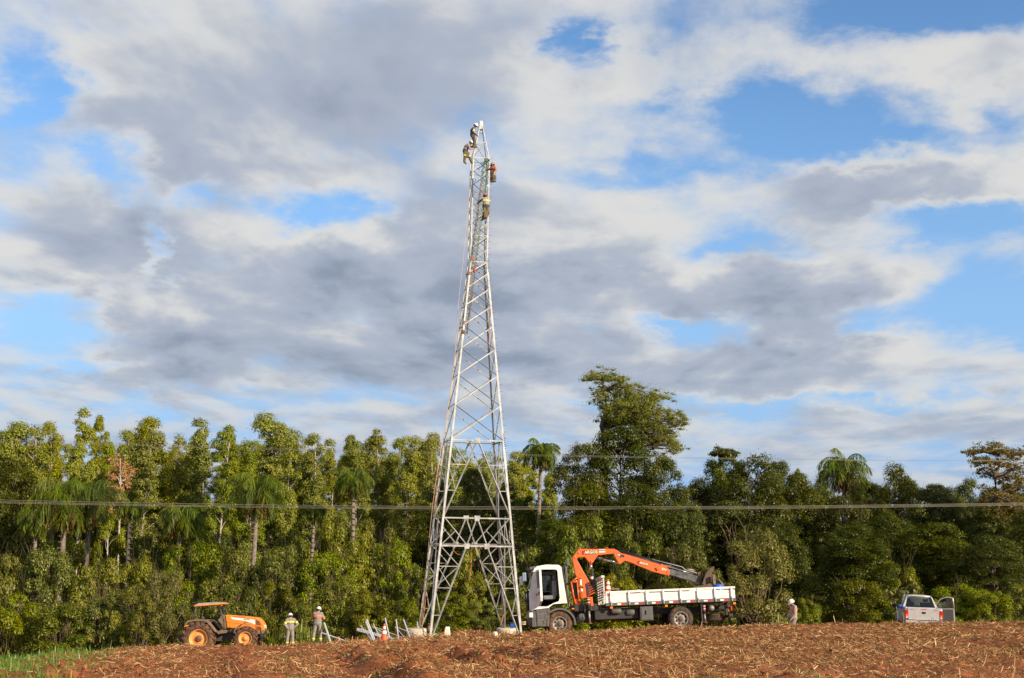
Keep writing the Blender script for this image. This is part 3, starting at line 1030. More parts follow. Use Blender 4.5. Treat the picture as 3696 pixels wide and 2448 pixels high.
def plants():
    G1 = 'eucalyptus along the plantation edge'
    rows = [
        (15, 978, 66, 'eucalyptus cut by the left picture edge'), (48, 984, 54, 'rounded eucalyptus next to the one at the left picture edge'),
        (100, 988, 68, 'wide low eucalyptus between the left edge and the tall twin tops'), (140, 980, 52, 'slim eucalyptus just left of the tallest left-hand tops'),
        (200, 949, 64, 'tallest eucalyptus on the left with loose open top'), (242, 962, 46, 'thin open eucalyptus right beside the tallest left-hand one'),
        (268, 1012, 44, 'short eucalyptus above the pale dry tree'), (298, 997, 46, 'small dark eucalyptus head right of the pale dry tree'),
        (338, 1000, 60, 'eucalyptus on the left flank of the broad pointed one'), (370, 967, 84, 'broad pointed eucalyptus left of the double headed one'),
        (408, 1010, 46, 'lower eucalyptus filling the right flank of the broad pointed one'), (448, 992, 54, 'eucalyptus on the left flank of the double headed one'),
        (482, 971, 82, 'large double headed eucalyptus with rounded dark top'), (518, 984, 62, 'eucalyptus leaning on the right of the double headed one'),
        (552, 1010, 54, 'low eucalyptus in the dip before the tall pale one'), (592, 1020, 52, 'eucalyptus touching the tall pale one from the left'),
        (640, 958, 72, 'tall pale eucalyptus with the highest head near the big palm'), (668, 1012, 56, 'eucalyptus touching the tall pale one from the right'),
        (702, 1008, 52, 'narrow eucalyptus second right of the tall pale one'), (737, 1007, 56, 'narrow eucalyptus third right of the tall pale one'),
        (777, 1018, 58, 'flat topped eucalyptus left of the slender palm'), (836, 1009, 58, 'eucalyptus above the slender palm'),
        (890, 998, 72, 'round headed eucalyptus right of the slender palm'), (940, 1010, 60, 'grey green eucalyptus left of the pylon'),
        (984, 1004, 46, 'slim eucalyptus second left of the pylon'), (1012, 1014, 48, 'eucalyptus touching the left legs of the pylon'),
        (1060, 1034, 54, 'eucalyptus seen through the left half of the pylon'), (1118, 1062, 52, 'eucalyptus seen through the right half of the pylon'),
        (1186, 1048, 60, 'eucalyptus just right of the pylon'), (1218, 1072, 50, 'low eucalyptus left of the tall palm'),
        (1862, 1086, 38, 'distant eucalyptus head right of the dark forest crowns'), (1906, 1088, 40, 'distant eucalyptus head left of the right-hand palm'),
        (1985, 1105, 46, 'distant eucalyptus right of the right-hand palm')]
    for i, (x, t, w, lab) in enumerate(rows):
        plant(EUC[(i * 3) % 8], 'eucalyptus_tree', 'tree', x, t, w * 1.5, 112 + (i * 7) % 13, lab, G1)
    for i in range(44):
        x = -70 + i * 31 + tree_rng.uniform(-10, 10)
        plant(EUC[(i * 3 + 1) % 8], 'eucalyptus_tree', 'tree', x, tree_rng.uniform(1018, 1062) + max(0, x - 1000) * 0.12, tree_rng.uniform(64, 86), 126 + (i * 11) % 26,
              'one of many eucalyptus standing deeper in the plantation', 'eucalyptus deeper in the plantation')
    GB = 'forest trees'
    brd = [
        (40, 1068, 170, 100, 'bright olive crown at the left picture edge above the palms'), (-60, 1110, 170, 98, 'dark tree leaning in at the left picture edge'),
        (950, 1165, 130, 104, 'dark tree left of the pylon below the eucalyptus'), (1015, 1112, 116, 106, 'dark tree behind the left legs of the pylon'),
        (1088, 1086, 110, 104, 'dark domed tree framed inside the pylon'), (1165, 1120, 110, 104, 'dark tree behind the right legs of the pylon'),
        (1232, 1150, 120, 96, 'dark tree under the tall palm'), (1350, 1030, 150, 92, 'dark shoulder left of the tallest forest tree'),
        (1435, 990, 225, 92, 'big dark vine covered tree under the airy tall crown'), (1535, 1058, 150, 90, 'rounded tree on the right flank of the tallest group'),
        (1375, 1120, 190, 86, 'dark green slope of leaves above the orange crane'), (1490, 1120, 180, 85, 'lit leafy mass above the crane knuckle'),
        (1580, 1160, 130, 84, 'sunlit rounded tree right above the crane boom'), (1665, 1066, 120, 96, 'tree under the small umbrella crowns'),
        (1745, 1056, 200, 92, 'broad dark crown right of the gap'), (1835, 1096, 150, 94, 'dark crown sloping down towards the right-hand palm'),
        (1700, 1160, 170, 90, 'dark tree in shade above the pale twiggy bush'), (1800, 1200, 170, 86, 'grey green lit tree above the walking worker'),
        (1945, 1150, 170, 92, 'lush tree at the foot of the right-hand palm'), (1955, 1215, 200, 80, 'tall sunlit leafy tree between walking worker and pickup'),
        (2065, 1076, 128, 94, 'dark upright tree with rounded head right of the palm'), (2050, 1190, 150, 86, 'shaded tree below the dark upright one'),
        (2150, 1122, 150, 96, 'low dome left of the brown open tree'), (2230, 1110, 110, 98, 'dark small crown touching the brown open tree'),
        (2310, 1150, 180, 92, 'leafy crown under the brown open tree'), (2170, 1210, 180, 84, 'sunlit olive tree above the silver pickup'),
        (2290, 1240, 180, 80, 'olive tree right of the pickup'), (2390, 1180, 160, 86, 'tree cut by the right picture edge'),
        (1290, 1200, 130, 84, 'dark tree between the pylon and the truck cab'),
        (1605, 1108, 120, 94, 'dark tree closing the gap right of the tallest group'), (1690, 1066, 120, 98, 'dark crown directly right of the umbrella crowns'), (1790, 1070, 130, 97, 'dark crown in the middle of the broad dark group'),
        (1900, 1125, 130, 96, 'dark tree left of the right-hand palm trunk'), (2010, 1118, 120, 98, 'dark tree right of the right-hand palm trunk'), (2110, 1112, 110, 98, 'dark tree on the right flank of the upright rounded one'),
        (2195, 1140, 130, 94, 'dark tree below the low dome near the right edge'), (2270, 1165, 140, 90, 'dark tree under the left half of the brown open tree'), (2350, 1120, 120, 96, 'dark crown behind the brown open tree at the edge')]
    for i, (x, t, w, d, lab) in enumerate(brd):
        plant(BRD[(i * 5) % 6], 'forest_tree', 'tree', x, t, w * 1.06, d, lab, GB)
    for i in range(34):
        x = -120 + i * 78 + tree_rng.uniform(-15, 15)
        top = (1172 if x < 1250 else 1140) + tree_rng.uniform(-12, 16)
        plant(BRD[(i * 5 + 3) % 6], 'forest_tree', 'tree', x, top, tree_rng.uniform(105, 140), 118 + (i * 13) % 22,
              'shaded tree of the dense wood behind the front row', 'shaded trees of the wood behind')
    GS = 'bushes along the edge of the wood'
    bsh = [
        # far row below the palms
        (60, 1215, 150, 99, 'bush under the leftmost palms at the picture edge'), (160, 1245, 130, 98, 'bush between the trunks of the big twin palm'),
        (262, 1240, 120, 98, 'bush left of the thin palm with hanging dead fronds'), (345, 1238, 120, 98, 'bush right of the thin palm with hanging dead fronds'),
        (450, 1228, 130, 97, 'bush right of the short drooping palm'), (540, 1240, 120, 97, 'bush left of the big palm trunk'),
        (680, 1228, 130, 98, 'bush right of the big palm trunk'), (760, 1205, 110, 98, 'bush left of the slender palm trunk'), (868, 1205, 130, 97, 'bush right of the slender palm trunk'),
        # middle row
        (15, 1285, 150, 88, 'leafy bush at the left picture edge, middle height'), (118, 1268, 150, 87, 'leafy bush under the twin palm'),
        (232, 1296, 150, 86, 'leafy bush second left of the tractor, middle height'), (330, 1286, 140, 88, 'leafy bush upper left of the tractor'),
        (440, 1256, 160, 89, 'round bush above the tractor canopy'), (535, 1268, 140, 87, 'round bush above the tractor bonnet'),
        (645, 1266, 150, 88, 'dense bush above the shorter worker'), (765, 1280, 130, 86, 'bush above and right of the taller worker'),
        (835, 1236, 130, 89, 'tall lit bush behind the traffic cone'), (905, 1248, 120, 88, 'tall lit bush left of the pylon legs'),
        (965, 1310, 90, 85, 'small bush touching the left pylon leg'), (1088, 1268, 100, 84, 'yellow green bush in the arch of the pylon'),
        (1160, 1300, 100, 85, 'bush behind the right pylon legs'), (1232, 1262, 120, 84, 'bush behind the truck mirror'),
        (1350, 1200, 150, 82, 'bush behind the crane column'), (1470, 1215, 150, 81, 'bush behind the crane boom with orange tinted leaves'),
        (1575, 1262, 130, 80, 'bush behind the crane extension'), (1640, 1310, 100, 79, 'bush behind the curved steel plate'),
        # front row
        (30, 1375, 160, 76, 'low bush at the left picture edge beside the grass'), (140, 1395, 150, 75, 'low dark bush above the grass strip'),
        (245, 1372, 150, 76, 'low bush left of the tractor rear wheel'), (330, 1400, 120, 75, 'low bush touching the tractor rear wheel'),
        (455, 1392, 120, 77, 'bush seen through the tractor cab'), (555, 1352, 140, 77, 'dark bush above the tractor front wheel'),
        (640, 1345, 130, 78, 'dark bush left of the taller worker'), (705, 1395, 100, 77, 'low bush between the two standing workers'),
        (782, 1335, 130, 78, 'lit bush right of the taller worker'), (850, 1365, 120, 77, 'low bush behind the stacked steel angles'),
        (925, 1385, 100, 78, 'low bush beside the left concrete footing'), (1048, 1370, 120, 80, 'low bush inside the pylon arch, left'),
        (1118, 1392, 100, 80, 'low bush inside the pylon arch, right'), (1195, 1388, 90, 80, 'low bush between the pylon and the truck'),
        (1310, 1350, 120, 76, 'bush behind the truck cab'), (1430, 1330, 130, 76, 'bush behind the truck bed front'), (1545, 1345, 130, 76, 'bush behind the truck bed rear'),
        (1672, 1372, 80, 74, 'low bush at the tail of the truck'), (1862, 1385, 90, 74, 'low bush right behind the walking worker'),
        (1985, 1340, 150, 76, 'bush left of the pickup'), (2075, 1300, 120, 82, 'dark bush above the pickup'), (2200, 1350, 140, 75, 'bush right of the open pickup door'),
        (2290, 1365, 130, 74, 'bush near the right picture edge'), (2365, 1350, 120, 75, 'bush cut by the right picture edge'), (2120, 1392, 80, 76, 'low bush behind the pickup cab')]
    for i, (x, t, w, d, lab) in enumerate(bsh):
        plant(BSH[(i * 5) % 6], 'bush', 'bush', x, t, w * 1.05, d, lab, GS)
    plant(TWG[0], 'twiggy_bush', 'bush', 1742, 1228, 215, 73, 'pale twiggy bush right of the truck tail', GS)
    plant(TWG[1], 'twiggy_bush', 'bush', 385, 1318, 150, 74, 'grey twiggy bush left behind the tractor canopy', GS)
    plant(TWG[1], 'twiggy_bush', 'bush', 330, 1362, 110, 73, 'thin twiggy bush close behind the tractor rear wheel', GS)
    GP = 'palms rising out of the bushes'
    for k, x, t, w, d, lab in ((0, 152, 1104, 150, 94, 'large palm with orange fruit, left of the twin pair'), (1, 210, 1110, 128, 95, 'right palm of the twin pair with brown hanging fronds'),
                               (2, 84, 1176, 74, 93, 'small palm near the left picture edge'), (2, 306, 1152, 60, 92, 'thin palm with upright spear and brown skirt'),
                               (1, 420, 1166, 92, 94, 'short drooping palm with brown fronds'), (0, 592, 1095, 120, 92, 'big drooping palm above the tractor bonnet'),
                               (2, 820, 1082, 84, 93, 'slender palm left of the pylon'), (2, 1250, 1022, 76, 90, 'tall palm between the pylon and the forest'),
                               (1, 1948, 1048, 112, 97, 'palm standing above the forest on the right'), (2, 728, 1165, 46, 95, 'very small palm right of the big drooping one')):
        fl = w * K / FPX * d / 1.35
        g = at(x * K, t * K, d)
        h = g.z - float(gz0(g.x, d)) + 0.15 - 0.36 * fl
        kd = kind_palm(400 + int(x), dead=(9, 7, 5)[k], fruit=(k == 0), fl=fl, H=h)
        tp = empty('queen_palm', (g.x, d, float(gz0(g.x, d)) - 0.15), lab, 'palm', GP)
        for nm, me in kd.parts:
            link(nm, me, tp)


plants()


def shaped_tree(name, label, leaf, bark, x0, d, clumps, n, ln, wd, trunk_pts, seed, r0=0.34):
    """a tree modelled on its own outline: clumps of leaves with real depth on a branching trunk"""
    r = np.random.default_rng(seed)
    base = at(x0 * K, 1300 * K, d)
    base.z = float(gz0(base.x, d))
    t = empty(name, base, label, 'tree')
    tr = [at(a * K, b * K, d) - base for a, b in trunk_pts]
    tr[0].z = 0
    mb = MB()
    rad = [r0 * (1 - 0.75 * i / (len(tr) - 1)) for i in range(len(tr))]
    mb.tube(tr, rad, 8)
    C, RR = [], []
    for (cx, cy, rx, ry) in clumps:
        for k in range(3):
            dy = r.uniform(-2.4, 2.4)
            c = at((cx + r.uniform(-0.35, 0.35) * rx) * K, (cy + r.uniform(-0.35, 0.35) * ry) * K, d + dy) - base
            sx = rx * K / FPX * d
            sz = ry * K / FPX * d
            for j in range(9):
                C.append(c + Vector((r.normal(0, 0.55) * sx, r.normal(0, 0.7), r.normal(0, 0.7) * sz)))
                RR.append((0.22 * sx + 0.16, 0.22 * sx + 0.25, 0.26 * sz + 0.10))
            o = min((p for p in tr[1:] if p.z < c.z + 0.3), key=lambda p: (p - c).length, default=tr[1])
            q = limb(mb, o, c, 0.085, 0.02, r, 0.16, 5, 6)
            for j in range(3):
                limb(mb, q[3], C[-1 - j], 0.03, 0.01, r, 0.15, 4, 4)
    V, F = leaves(C, RR, n, ln, wd, 0.1, r, up=0.15, shell=0.05, fuzz=0.6)
    o = mb.build('trunk', bark, t)
    link('crown', np_mesh('crown', V, F, leaf), t)
    return t


shaped_tree('emergent_tree', 'tallest tree with airy feathery crown above the dark forest', 'airy_leaf', 'bark_dark', 1400, 95,
            [(1368, 874, 26, 9), (1400, 869, 34, 10), (1428, 882, 20, 8), (1388, 905, 14, 10), (1445, 898, 34, 13), (1398, 938, 22, 18), (1425, 918, 26, 16), (1458, 925, 36, 20),
             (1490, 940, 30, 18), (1522, 925, 32, 11), (1508, 955, 36, 16), (1548, 962, 24, 9), (1572, 976, 14, 10), (1540, 988, 34, 13), (1500, 982, 34, 16),
             (1455, 962, 30, 14), (1410, 962, 20, 12), (1545, 1016, 26, 12), (1505, 1018, 34, 18), (1560, 1040, 16, 9), (1475, 1015, 26, 20), (1470, 945, 40, 22), (1430, 950, 34, 24), (1520, 1000, 36, 20), (1485, 965, 40, 22), (1440, 985, 34, 22), (1415, 1000, 24, 20), (1530, 1040, 34, 18)],
            62000, 0.15, 0.062, [(1398, 1300), (1396, 1050), (1392, 985), (1402, 950), (1398, 905), (1392, 880)], 5)
shaped_tree('rusty_tree', 'open brownish tree at the upper right picture edge', 'rusty_leaf', 'bark_dark', 2305, 90,
            [(2252, 1046, 18, 6), (2285, 1038, 30, 8), (2325, 1045, 30, 9), (2355, 1052, 22, 9), (2268, 1066, 18, 7), (2310, 1070, 32, 11), (2350, 1085, 26, 13), (2290, 1098, 20, 11),
             (2330, 1112, 30, 14), (2362, 1128, 18, 14), (2300, 1135, 22, 14), (2340, 1155, 26, 16), (2280, 1165, 24, 16), (2320, 1190, 30, 16), (2360, 1190, 20, 16)],
            14000, 0.17, 0.08, [(2305, 1300), (2304, 1150), (2300, 1105), (2310, 1075), (2305, 1050)], 6, r0=0.20)
shaped_tree('umbrella_tree', 'small flat umbrella crowns poking above the forest right of the gap', 'forest_leaf', 'bark_pale', 1664, 97,
            [(1657, 1049, 12, 6), (1690, 1050, 20, 8), (1675, 1060, 14, 6)], 2600, 0.22, 0.11, [(1668, 1300), (1668, 1090), (1664, 1066), (1660, 1050)], 8, r0=0.17)
shaped_tree('dry_eucalyptus', 'eucalyptus with dry pinkish tan leaves among the green ones', 'dry_leaf', 'bark_pale', 280, 109,
            [(278, 1080, 18, 16), (288, 1105, 20, 14), (266, 1100, 14, 12), (268, 1132, 18, 7), (276, 1178, 12, 12), (262, 1150, 10, 5)], 5200, 0.22, 0.11, [(276, 1300), (277, 1180), (278, 1120), (278, 1060)], 9, r0=0.11)


def tall_weeds():
    """cane-like grasses where the field meets the bushes, each clump a plant"""
    r = np.random.default_rng(12)
    spots = [(632, 1445, 66.5, 1.5, 'tall green cane grass right beside the tractor nose'), (694, 1448, 68, 1.5, 'tall cane grass just right of the shorter worker'), (706, 1440, 69, 1.6, 'tall cane grass in the middle between the two workers'),
             (716, 1446, 68, 1.3, 'yellowing cane grass just left of the taller worker'), (650, 1450, 67.5, 1.2, 'cane grass at the shorter worker\'s left side'), (1806, 1428, 60, 1.5, 'lone green cane plant left of the walking worker'),
             (1790, 1430, 61, 0.9, 'low grass tuft left of the lone cane plant'), (2335, 1425, 62, 1.0, 'dry grass tuft near the right picture edge'), (1700, 1432, 60, 0.8, 'grass tuft behind the truck tail'),
             (760, 1450, 70, 0.9, 'grass tuft behind the leaning pair of angle bars'), (1010, 1452, 78, 0.8, 'grass tuft behind the white sack'), (1135, 1448, 76, 0.8, 'grass tuft left of the blue canister')]
    for x, y, d, h, lab in spots:
        p = at(x * K, y * K, d)
        g = float(gz(p.x, d))
        t = empty('cane_plant', (p.x, d, g), lab, 'grass plant', 'tall grasses at the field edge')
        n = 34
        base = np.stack([r.normal(0, 0.16, n), r.normal(0, 0.16, n), np.abs(r.normal(0, 0.2, n)) * h * 0.5], -1)
        V, F = ribbons(base, r.uniform(0, 6.28, n), r.uniform(0.75, 1.5, n), h * r.uniform(0.5, 1.0, n), r.uniform(0.025, 0.055, n), r.uniform(-0.5, -0.05, n), r.uniform(-0.5, 0.5, n))
        link('blades', np_mesh('blades', V, F, 'cane_leaf'), t)
        mb = MB()
        for k in range(5):
            b = Vector((r.normal(0, 0.12), r.normal(0, 0.12), 0))
            mb.tube([b, b + Vector((r.normal(0, 0.05), r.normal(0, 0.05), h * 0.85))], [0.012, 0.006], 4)
        mb.build('stalks', 'cane_leaf', t)
    # broad-leaved sapling behind the pickup
    p = at(2082 * K, 1440 * K, 70)
    g = float(gz(p.x, 70))
    t = empty('sapling', (p.x, 70, g), 'broad leaved pale sapling rising behind the pickup cab', 'sapling')
    top = at(2090 * K, 1358 * K, 70).z - g
    mb = MB()
    for k in range(3):
        limb(mb, (0.1 * k, 0, 0), (-0.35 + 0.55 * k, 0.1, top * (0.85 + 0.07 * k)), 0.025, 0.012, r, 0.05, 5, 5)
    mb.build('stem', 'bark_pale', t)
    C = [(-0.35 + 0.55 * k + r.normal(0, 0.12), r.normal(0, 0.2), top * (0.85 + 0.07 * k) - 0.1 * j) for k in range(3) for j in range(3)]
    V, F = leaves(C, [(0.32, 0.32, 0.22)] * len(C), 260, 0.30, 0.17, 1.2, r, up=0.6, shell=0.3)
    link('crown', np_mesh('crown', V, F, 'dull_leaf'), t)


tall_weeds()


def undergrowth():
    """low leafy ground cover that closes the foot of the wood"""
    r = np.random.default_rng(55)
    n = 1500
    y = r.uniform(71, 108, n)
    x = r.uniform(-0.55, 0.55, n) * y
    k = ~((y < 80) & (x / y > -0.16) & (x / y < 0.02)) & ~((y < 74) & (x / y < -0.10))
    x, y = x[k], y[k]
    s = r.uniform(0.35, 0.9, len(x)) * (0.7 + 0.3 * (y > 80))
    C = np.stack([x, y, gz0(x, y) + s * 0.5], -1)
    V, F = leaves(C, np.stack([s, s, s * 0.8], -1), 60000, 0.23, 0.115, 0.2, r, up=0.5, shell=0.5)
    tag(link('undergrowth', np_mesh('undergrowth', V, F, 'bush_leaf')), 'low tangled leaves covering the ground at the foot of the wood', 'undergrowth', kind='stuff')


undergrowth()

# ------------------------------------------------------------------ lattice tower under construction
mat('galvanised', (0.43, 0.435, 0.425), 0.45, metal=0.45, var=0.28, scale=2.2, dirt=(0.42, 0.40, 0.36), dirt_amt=0.5)
mat('galvanised_new', (0.74, 0.75, 0.75), 0.33, metal=0.4, var=0.1, scale=3)
mat('bolt_steel', (0.16, 0.16, 0.155), 0.5, metal=0.6)
mat('concrete', (0.50, 0.44, 0.36), 0.9, var=0.22, scale=3, dirt=(0.28, 0.14, 0.07), dirt_amt=0.55, bump=0.3)
mat('green_steel', (0.10, 0.17, 0.12), 0.5, var=0.3, scale=6, dirt=(0.2, 0.18, 0.14), dirt_amt=0.5)
mat('orange_rope', (0.48, 0.17, 0.06), 0.8, var=0.3, scale=30)
mat('pale_rope', (0.50, 0.38, 0.30), 0.85, var=0.3, scale=30)
mat('brown_strap', (0.28, 0.12, 0.05), 0.8, var=0.35, scale=20)
mat('wire_metal', (0.36, 0.32, 0.25), 0.5, metal=0.4)

TD = 70.0                       # distance of the near face
T_YAW = R(11.0)
_cl = at(1550, 2290, TD)
_cr = at(1889, 2290, TD)
T_BASE = Vector(((_cl.x + _cr.x) / 2, TD, 0.0))
WB, SL, ZW, WT, ZT = 5.34, 0.1925, 22.35, 1.04, 28.85      # base width, taper, waist, upper width, top of the box
_c, _s = math.cos(T_YAW), math.sin(T_YAW)
T_CEN = T_BASE + Vector((-_s, _c, 0)) * (WB / 2)
T_CEN.z = 0.0
T_MAT = Matrix.Translation(T_CEN) @ Matrix.Rotation(R(0.2), 4, 'Y') @ Matrix.Rotation(T_YAW, 4, 'Z')


def tw(z):
    return max(WT, WB - SL * z) if z <= ZT else WT


def tc(i, z):
    """corner i (0 near left, 1 near right, 2 far right, 3 far left) at height z"""
    h = tw(z) / 2
    return Vector(((-h, h, h, -h)[i], (-h, -h, h, h)[i], z))


tower = empty('lattice_tower', label='tall galvanised steel lattice pylon being assembled by climbing workers', cat='pylon', matrix=T_MAT)
FACES = ((0, 1), (1, 2), (2, 3), (3, 0))
FN = (Vector((0, -1, 0)), Vector((1, 0, 0)), Vector((0, 1, 0)), Vector((-1, 0, 0)))
CORN = (Vector((-1, -1, 0)), Vector((1, -1, 0)), Vector((1, 1, 0)), Vector((-1, 1, 0)))


def member(name, a, b, w, out, m='galvanised', t=0.012):
    MB().angle(a, b, w * 0.70, t, out).build(name, m, tower)


def fp(f, s, z, inset=0.0):
    """point on face f at fraction s (0..1 between its two corners), height z"""
    a, b = tc(FACES[f][0], z), tc(FACES[f][1], z)
    return a.lerp(b, s) - FN[f] * inset


def dark_out(f):
    """braces set with the standing flange outwards along their upper edge"""
    n = FN[f]
    side = Vector((1, 0, 0)) if f in (0, 2) else Vector((0, -1, 0))
    toward = FN[f] if f in (0, 1) else -FN[f]
    return -toward + (side + Vector((0, 0, 1))) * 0.71


def build_tower():
    for i in range(4):
        z0 = 0.35 if i in (2, 3) else 0.05
        for a, b, w in ((z0, 5.35, 0.17), (5.35, 11.45, 0.165), (11.45, ZW, 0.15), (ZW, ZT - 0.05, 0.11)):
            member('leg', tc(i, a) + CORN[i] * 0.02, tc(i, b) + CORN[i] * 0.02, w, CORN[i])
        for z in (5.35, 11.45, ZW - 0.2):       # spliced joints with bolts
            mb = MB()
            for k in range(8):
                zz = z - 0.42 + 0.12 * k
                for fn in (FN[0] if i in (0, 1) else FN[2], FN[1] if i in (1, 2) else FN[3]):
                    c = tc(i, zz) + CORN[i] * 0.03 - fn.cross(Vector((0, 0, 1))) * 0.0
                    mb.box(c + Vector((-0.02, -0.02, -0.02)), c + Vector((0.02, 0.02, 0.02)))
            mb.build('splice_bolts', 'bolt_steel', tower)['kind'] = 'stuff'
    mb = MB()                                    # step bolts up one leg
    for k in range(70):
        z = 1.2 + 0.4 * k
        if z < ZT:
            c = tc(1, z)
            mb.tube([c, c + Vector((0.20, -0.03, 0))], 0.011, 5)
    mb.build('step_bolts', 'bolt_steel', tower)['kind'] = 'stuff'

    zA, zB, zC = 5.42, 7.0, 11.5
    for f in range(4):
        n = FN[f]
        o = n * 0.012
        for z, w in ((zA, 0.12), (zB, 0.11), (zC, 0.12)):
            member('horizontal_beam', fp(f, 0.015, z) + o, fp(f, 0.985, z) + o, w, n + Vector((0, 0, 1)))
        # lower panel: two big legs of an inverted V from the feet to the belt, with web members
        for s in (0, 1):
            foot = fp(f, 0.02 if s == 0 else 0.98, 0.25)
            top = fp(f, 0.365 if s == 0 else 0.635, zA)
            member('main_diagonal', foot + o, top + o, 0.10, n)
            lvl = [(1.55, 0.0), (3.05, 0.0), (4.25, 0.0)]
            prev = None
            for j, (z, _) in enumerate(lvl):
                k = (z - 0.25) / (zA - 0.25)
                p = foot.lerp(top, k)
                q = fp(f, 0.0 if s == 0 else 1.0, p.z)
                member('web_strut', p - n * 0.02, q - n * 0.02, 0.055, n + Vector((0, 0, 1)))
                zn = lvl[j + 1][0] if j < 2 else zA
                q2 = fp(f, 0.0 if s == 0 else 1.0, zn)
                member('web_diagonal', p - n * 0.03, q2 - n * 0.03, 0.055, n)
                if j == 1:
                    k2 = (lvl[2][0] - 0.25) / (zA - 0.25)
                    member('web_diagonal', q - n * 0.035, foot.lerp(top, k2) - n * 0.035, 0.05, n)
        # belt panel between zA and zB
        ap = fp(f, 0.5, zB)
        for s in (0, 1):
            e = 0.365 if s == 0 else 0.635
            member('belt_diagonal', fp(f, e, zA) + o, ap + o, 0.085, n)
            member('belt_diagonal', fp(f, 0.02 if s == 0 else 0.98, zB) + n * 0.02, fp(f, e, zA) + n * 0.02, 0.07, n)
            member('belt_strut', fp(f, 0.02 if s == 0 else 0.98, zA) - n * 0.02, fp(f, 0.20 if s == 0 else 0.80, 6.23) - n * 0.02, 0.06, n)
        # panel between zB and zC: legs to a point in the middle of the top belt
        ap = fp(f, 0.5, zC)
        for s in (0, 1):
            lo = fp(f, 0.01 if s == 0 else 0.99, zB)
            member('main_diagonal', lo + o, ap + o, 0.095, n)
            for j, z in enumerate((8.55, 10.05)):
                k = (z - zB) / (zC - zB)
                p = lo.lerp(ap, k)
                q = fp(f, 0.0 if s == 0 else 1.0, z)
                member('web_strut', p - n * 0.02, q - n * 0.02, 0.055, n + Vector((0, 0, 1)))
                q2 = fp(f, 0.0 if s == 0 else 1.0, 10.05 if j == 0 else zC)
                member('web_diagonal', p - n * 0.03, q2 - n * 0.03, 0.055, n)
        for s, z in ((0.365, zA), (0.635, zA), (0.5, zB), (0.5, zC)):
            c = fp(f, s, z) + n * 0.035
            mb = MB()
            t = n.cross(Vector((0, 0, 1)))
            vs = [c + t * a + Vector((0, 0, b)) for a, b in ((-0.17, 0.10), (0.17, 0.10), (0.13, -0.20), (-0.13, -0.20))]
            mb.add(vs + [v - n * 0.012 for v in vs], [(0, 1, 2, 3), (7, 6, 5, 4), (0, 4, 5, 1), (1, 5, 6, 2), (2, 6, 7, 3), (3, 7, 4, 0)])
            mb.build('gusset_plate', 'galvanised', tower)
        # tapering upper body: crossed diagonals
        zs = [zC]
        while zs[-1] < ZW - 0.6:
            zs.append(zs[-1] + 0.62 * tw(zs[-1]) + 0.12)
        zs[-1] = ZW
        for a, b in zip(zs[:-1], zs[1:]):
            fl = f % 2 == 1
            member('cross_brace', fp(f, 0.0, a) + o, fp(f, 1.0, b) + o, 0.075, n + Vector((0, 0, 1.0)))
            member('cross_brace', fp(f, 1.0, a) - o * 2, fp(f, 0.0, b) - o * 2, 0.075, dark_out(f))
        # straight cage to the top
        k = 8
        dz = (ZT - ZW) / k
        member('horizontal_beam', fp(f, 0, ZW) + o, fp(f, 1, ZW) + o, 0.075, n + Vector((0, 0, 1)))
        for j in range(k):
            a, b = ZW + dz * j, ZW + dz * (j + 1)
            member('cross_brace', fp(f, 0.0, a) + o, fp(f, 1.0, b) + o, 0.055, n + Vector((0, 0, 1)))
            member('cross_brace', fp(f, 1.0, a) - o * 2, fp(f, 0.0, b) - o * 2, 0.055, dark_out(f))
            if j in (1, 3, 6):
                member('horizontal_beam', fp(f, 0, b) + o * 1.5, fp(f, 1, b) + o * 1.5, 0.06, n + Vector((0, 0, 1)))
        member('horizontal_beam', fp(f, 0, ZT) + o, fp(f, 1, ZT) + o, 0.07, n + Vector((0, 0, 1)))
    # ground-wire peak
    zp = 31.2
    tip = Vector((0.02, 0, zp))
    for i in range(4):
        member('peak_leg', tc(i, ZT), tip + CORN[i] * 0.07, 0.075, CORN[i])
    for f in range(4):
        i, j = FACES[f]
        for k in (0.45, 0.75):
            a, b = tc(i, ZT).lerp(tip, k), tc(j, ZT).lerp(tip, k)
            member('peak_beam', a, b, 0.045, FN[f] + Vector((0, 0, 1)))
        member('peak_brace', tc(i, ZT) + FN[f] * 0.01, tc(j, ZT).lerp(tip, 0.45) + FN[f] * 0.01, 0.045, FN[f])
    MB().prism([(-0.13, zp - 0.42), (0.13, zp - 0.42), (0.09, zp + 0.12), (-0.09, zp + 0.12)], 'y', -0.11, 0.11, 0.01).build('peak_cap', 'galvanised', tower)


build_tower()

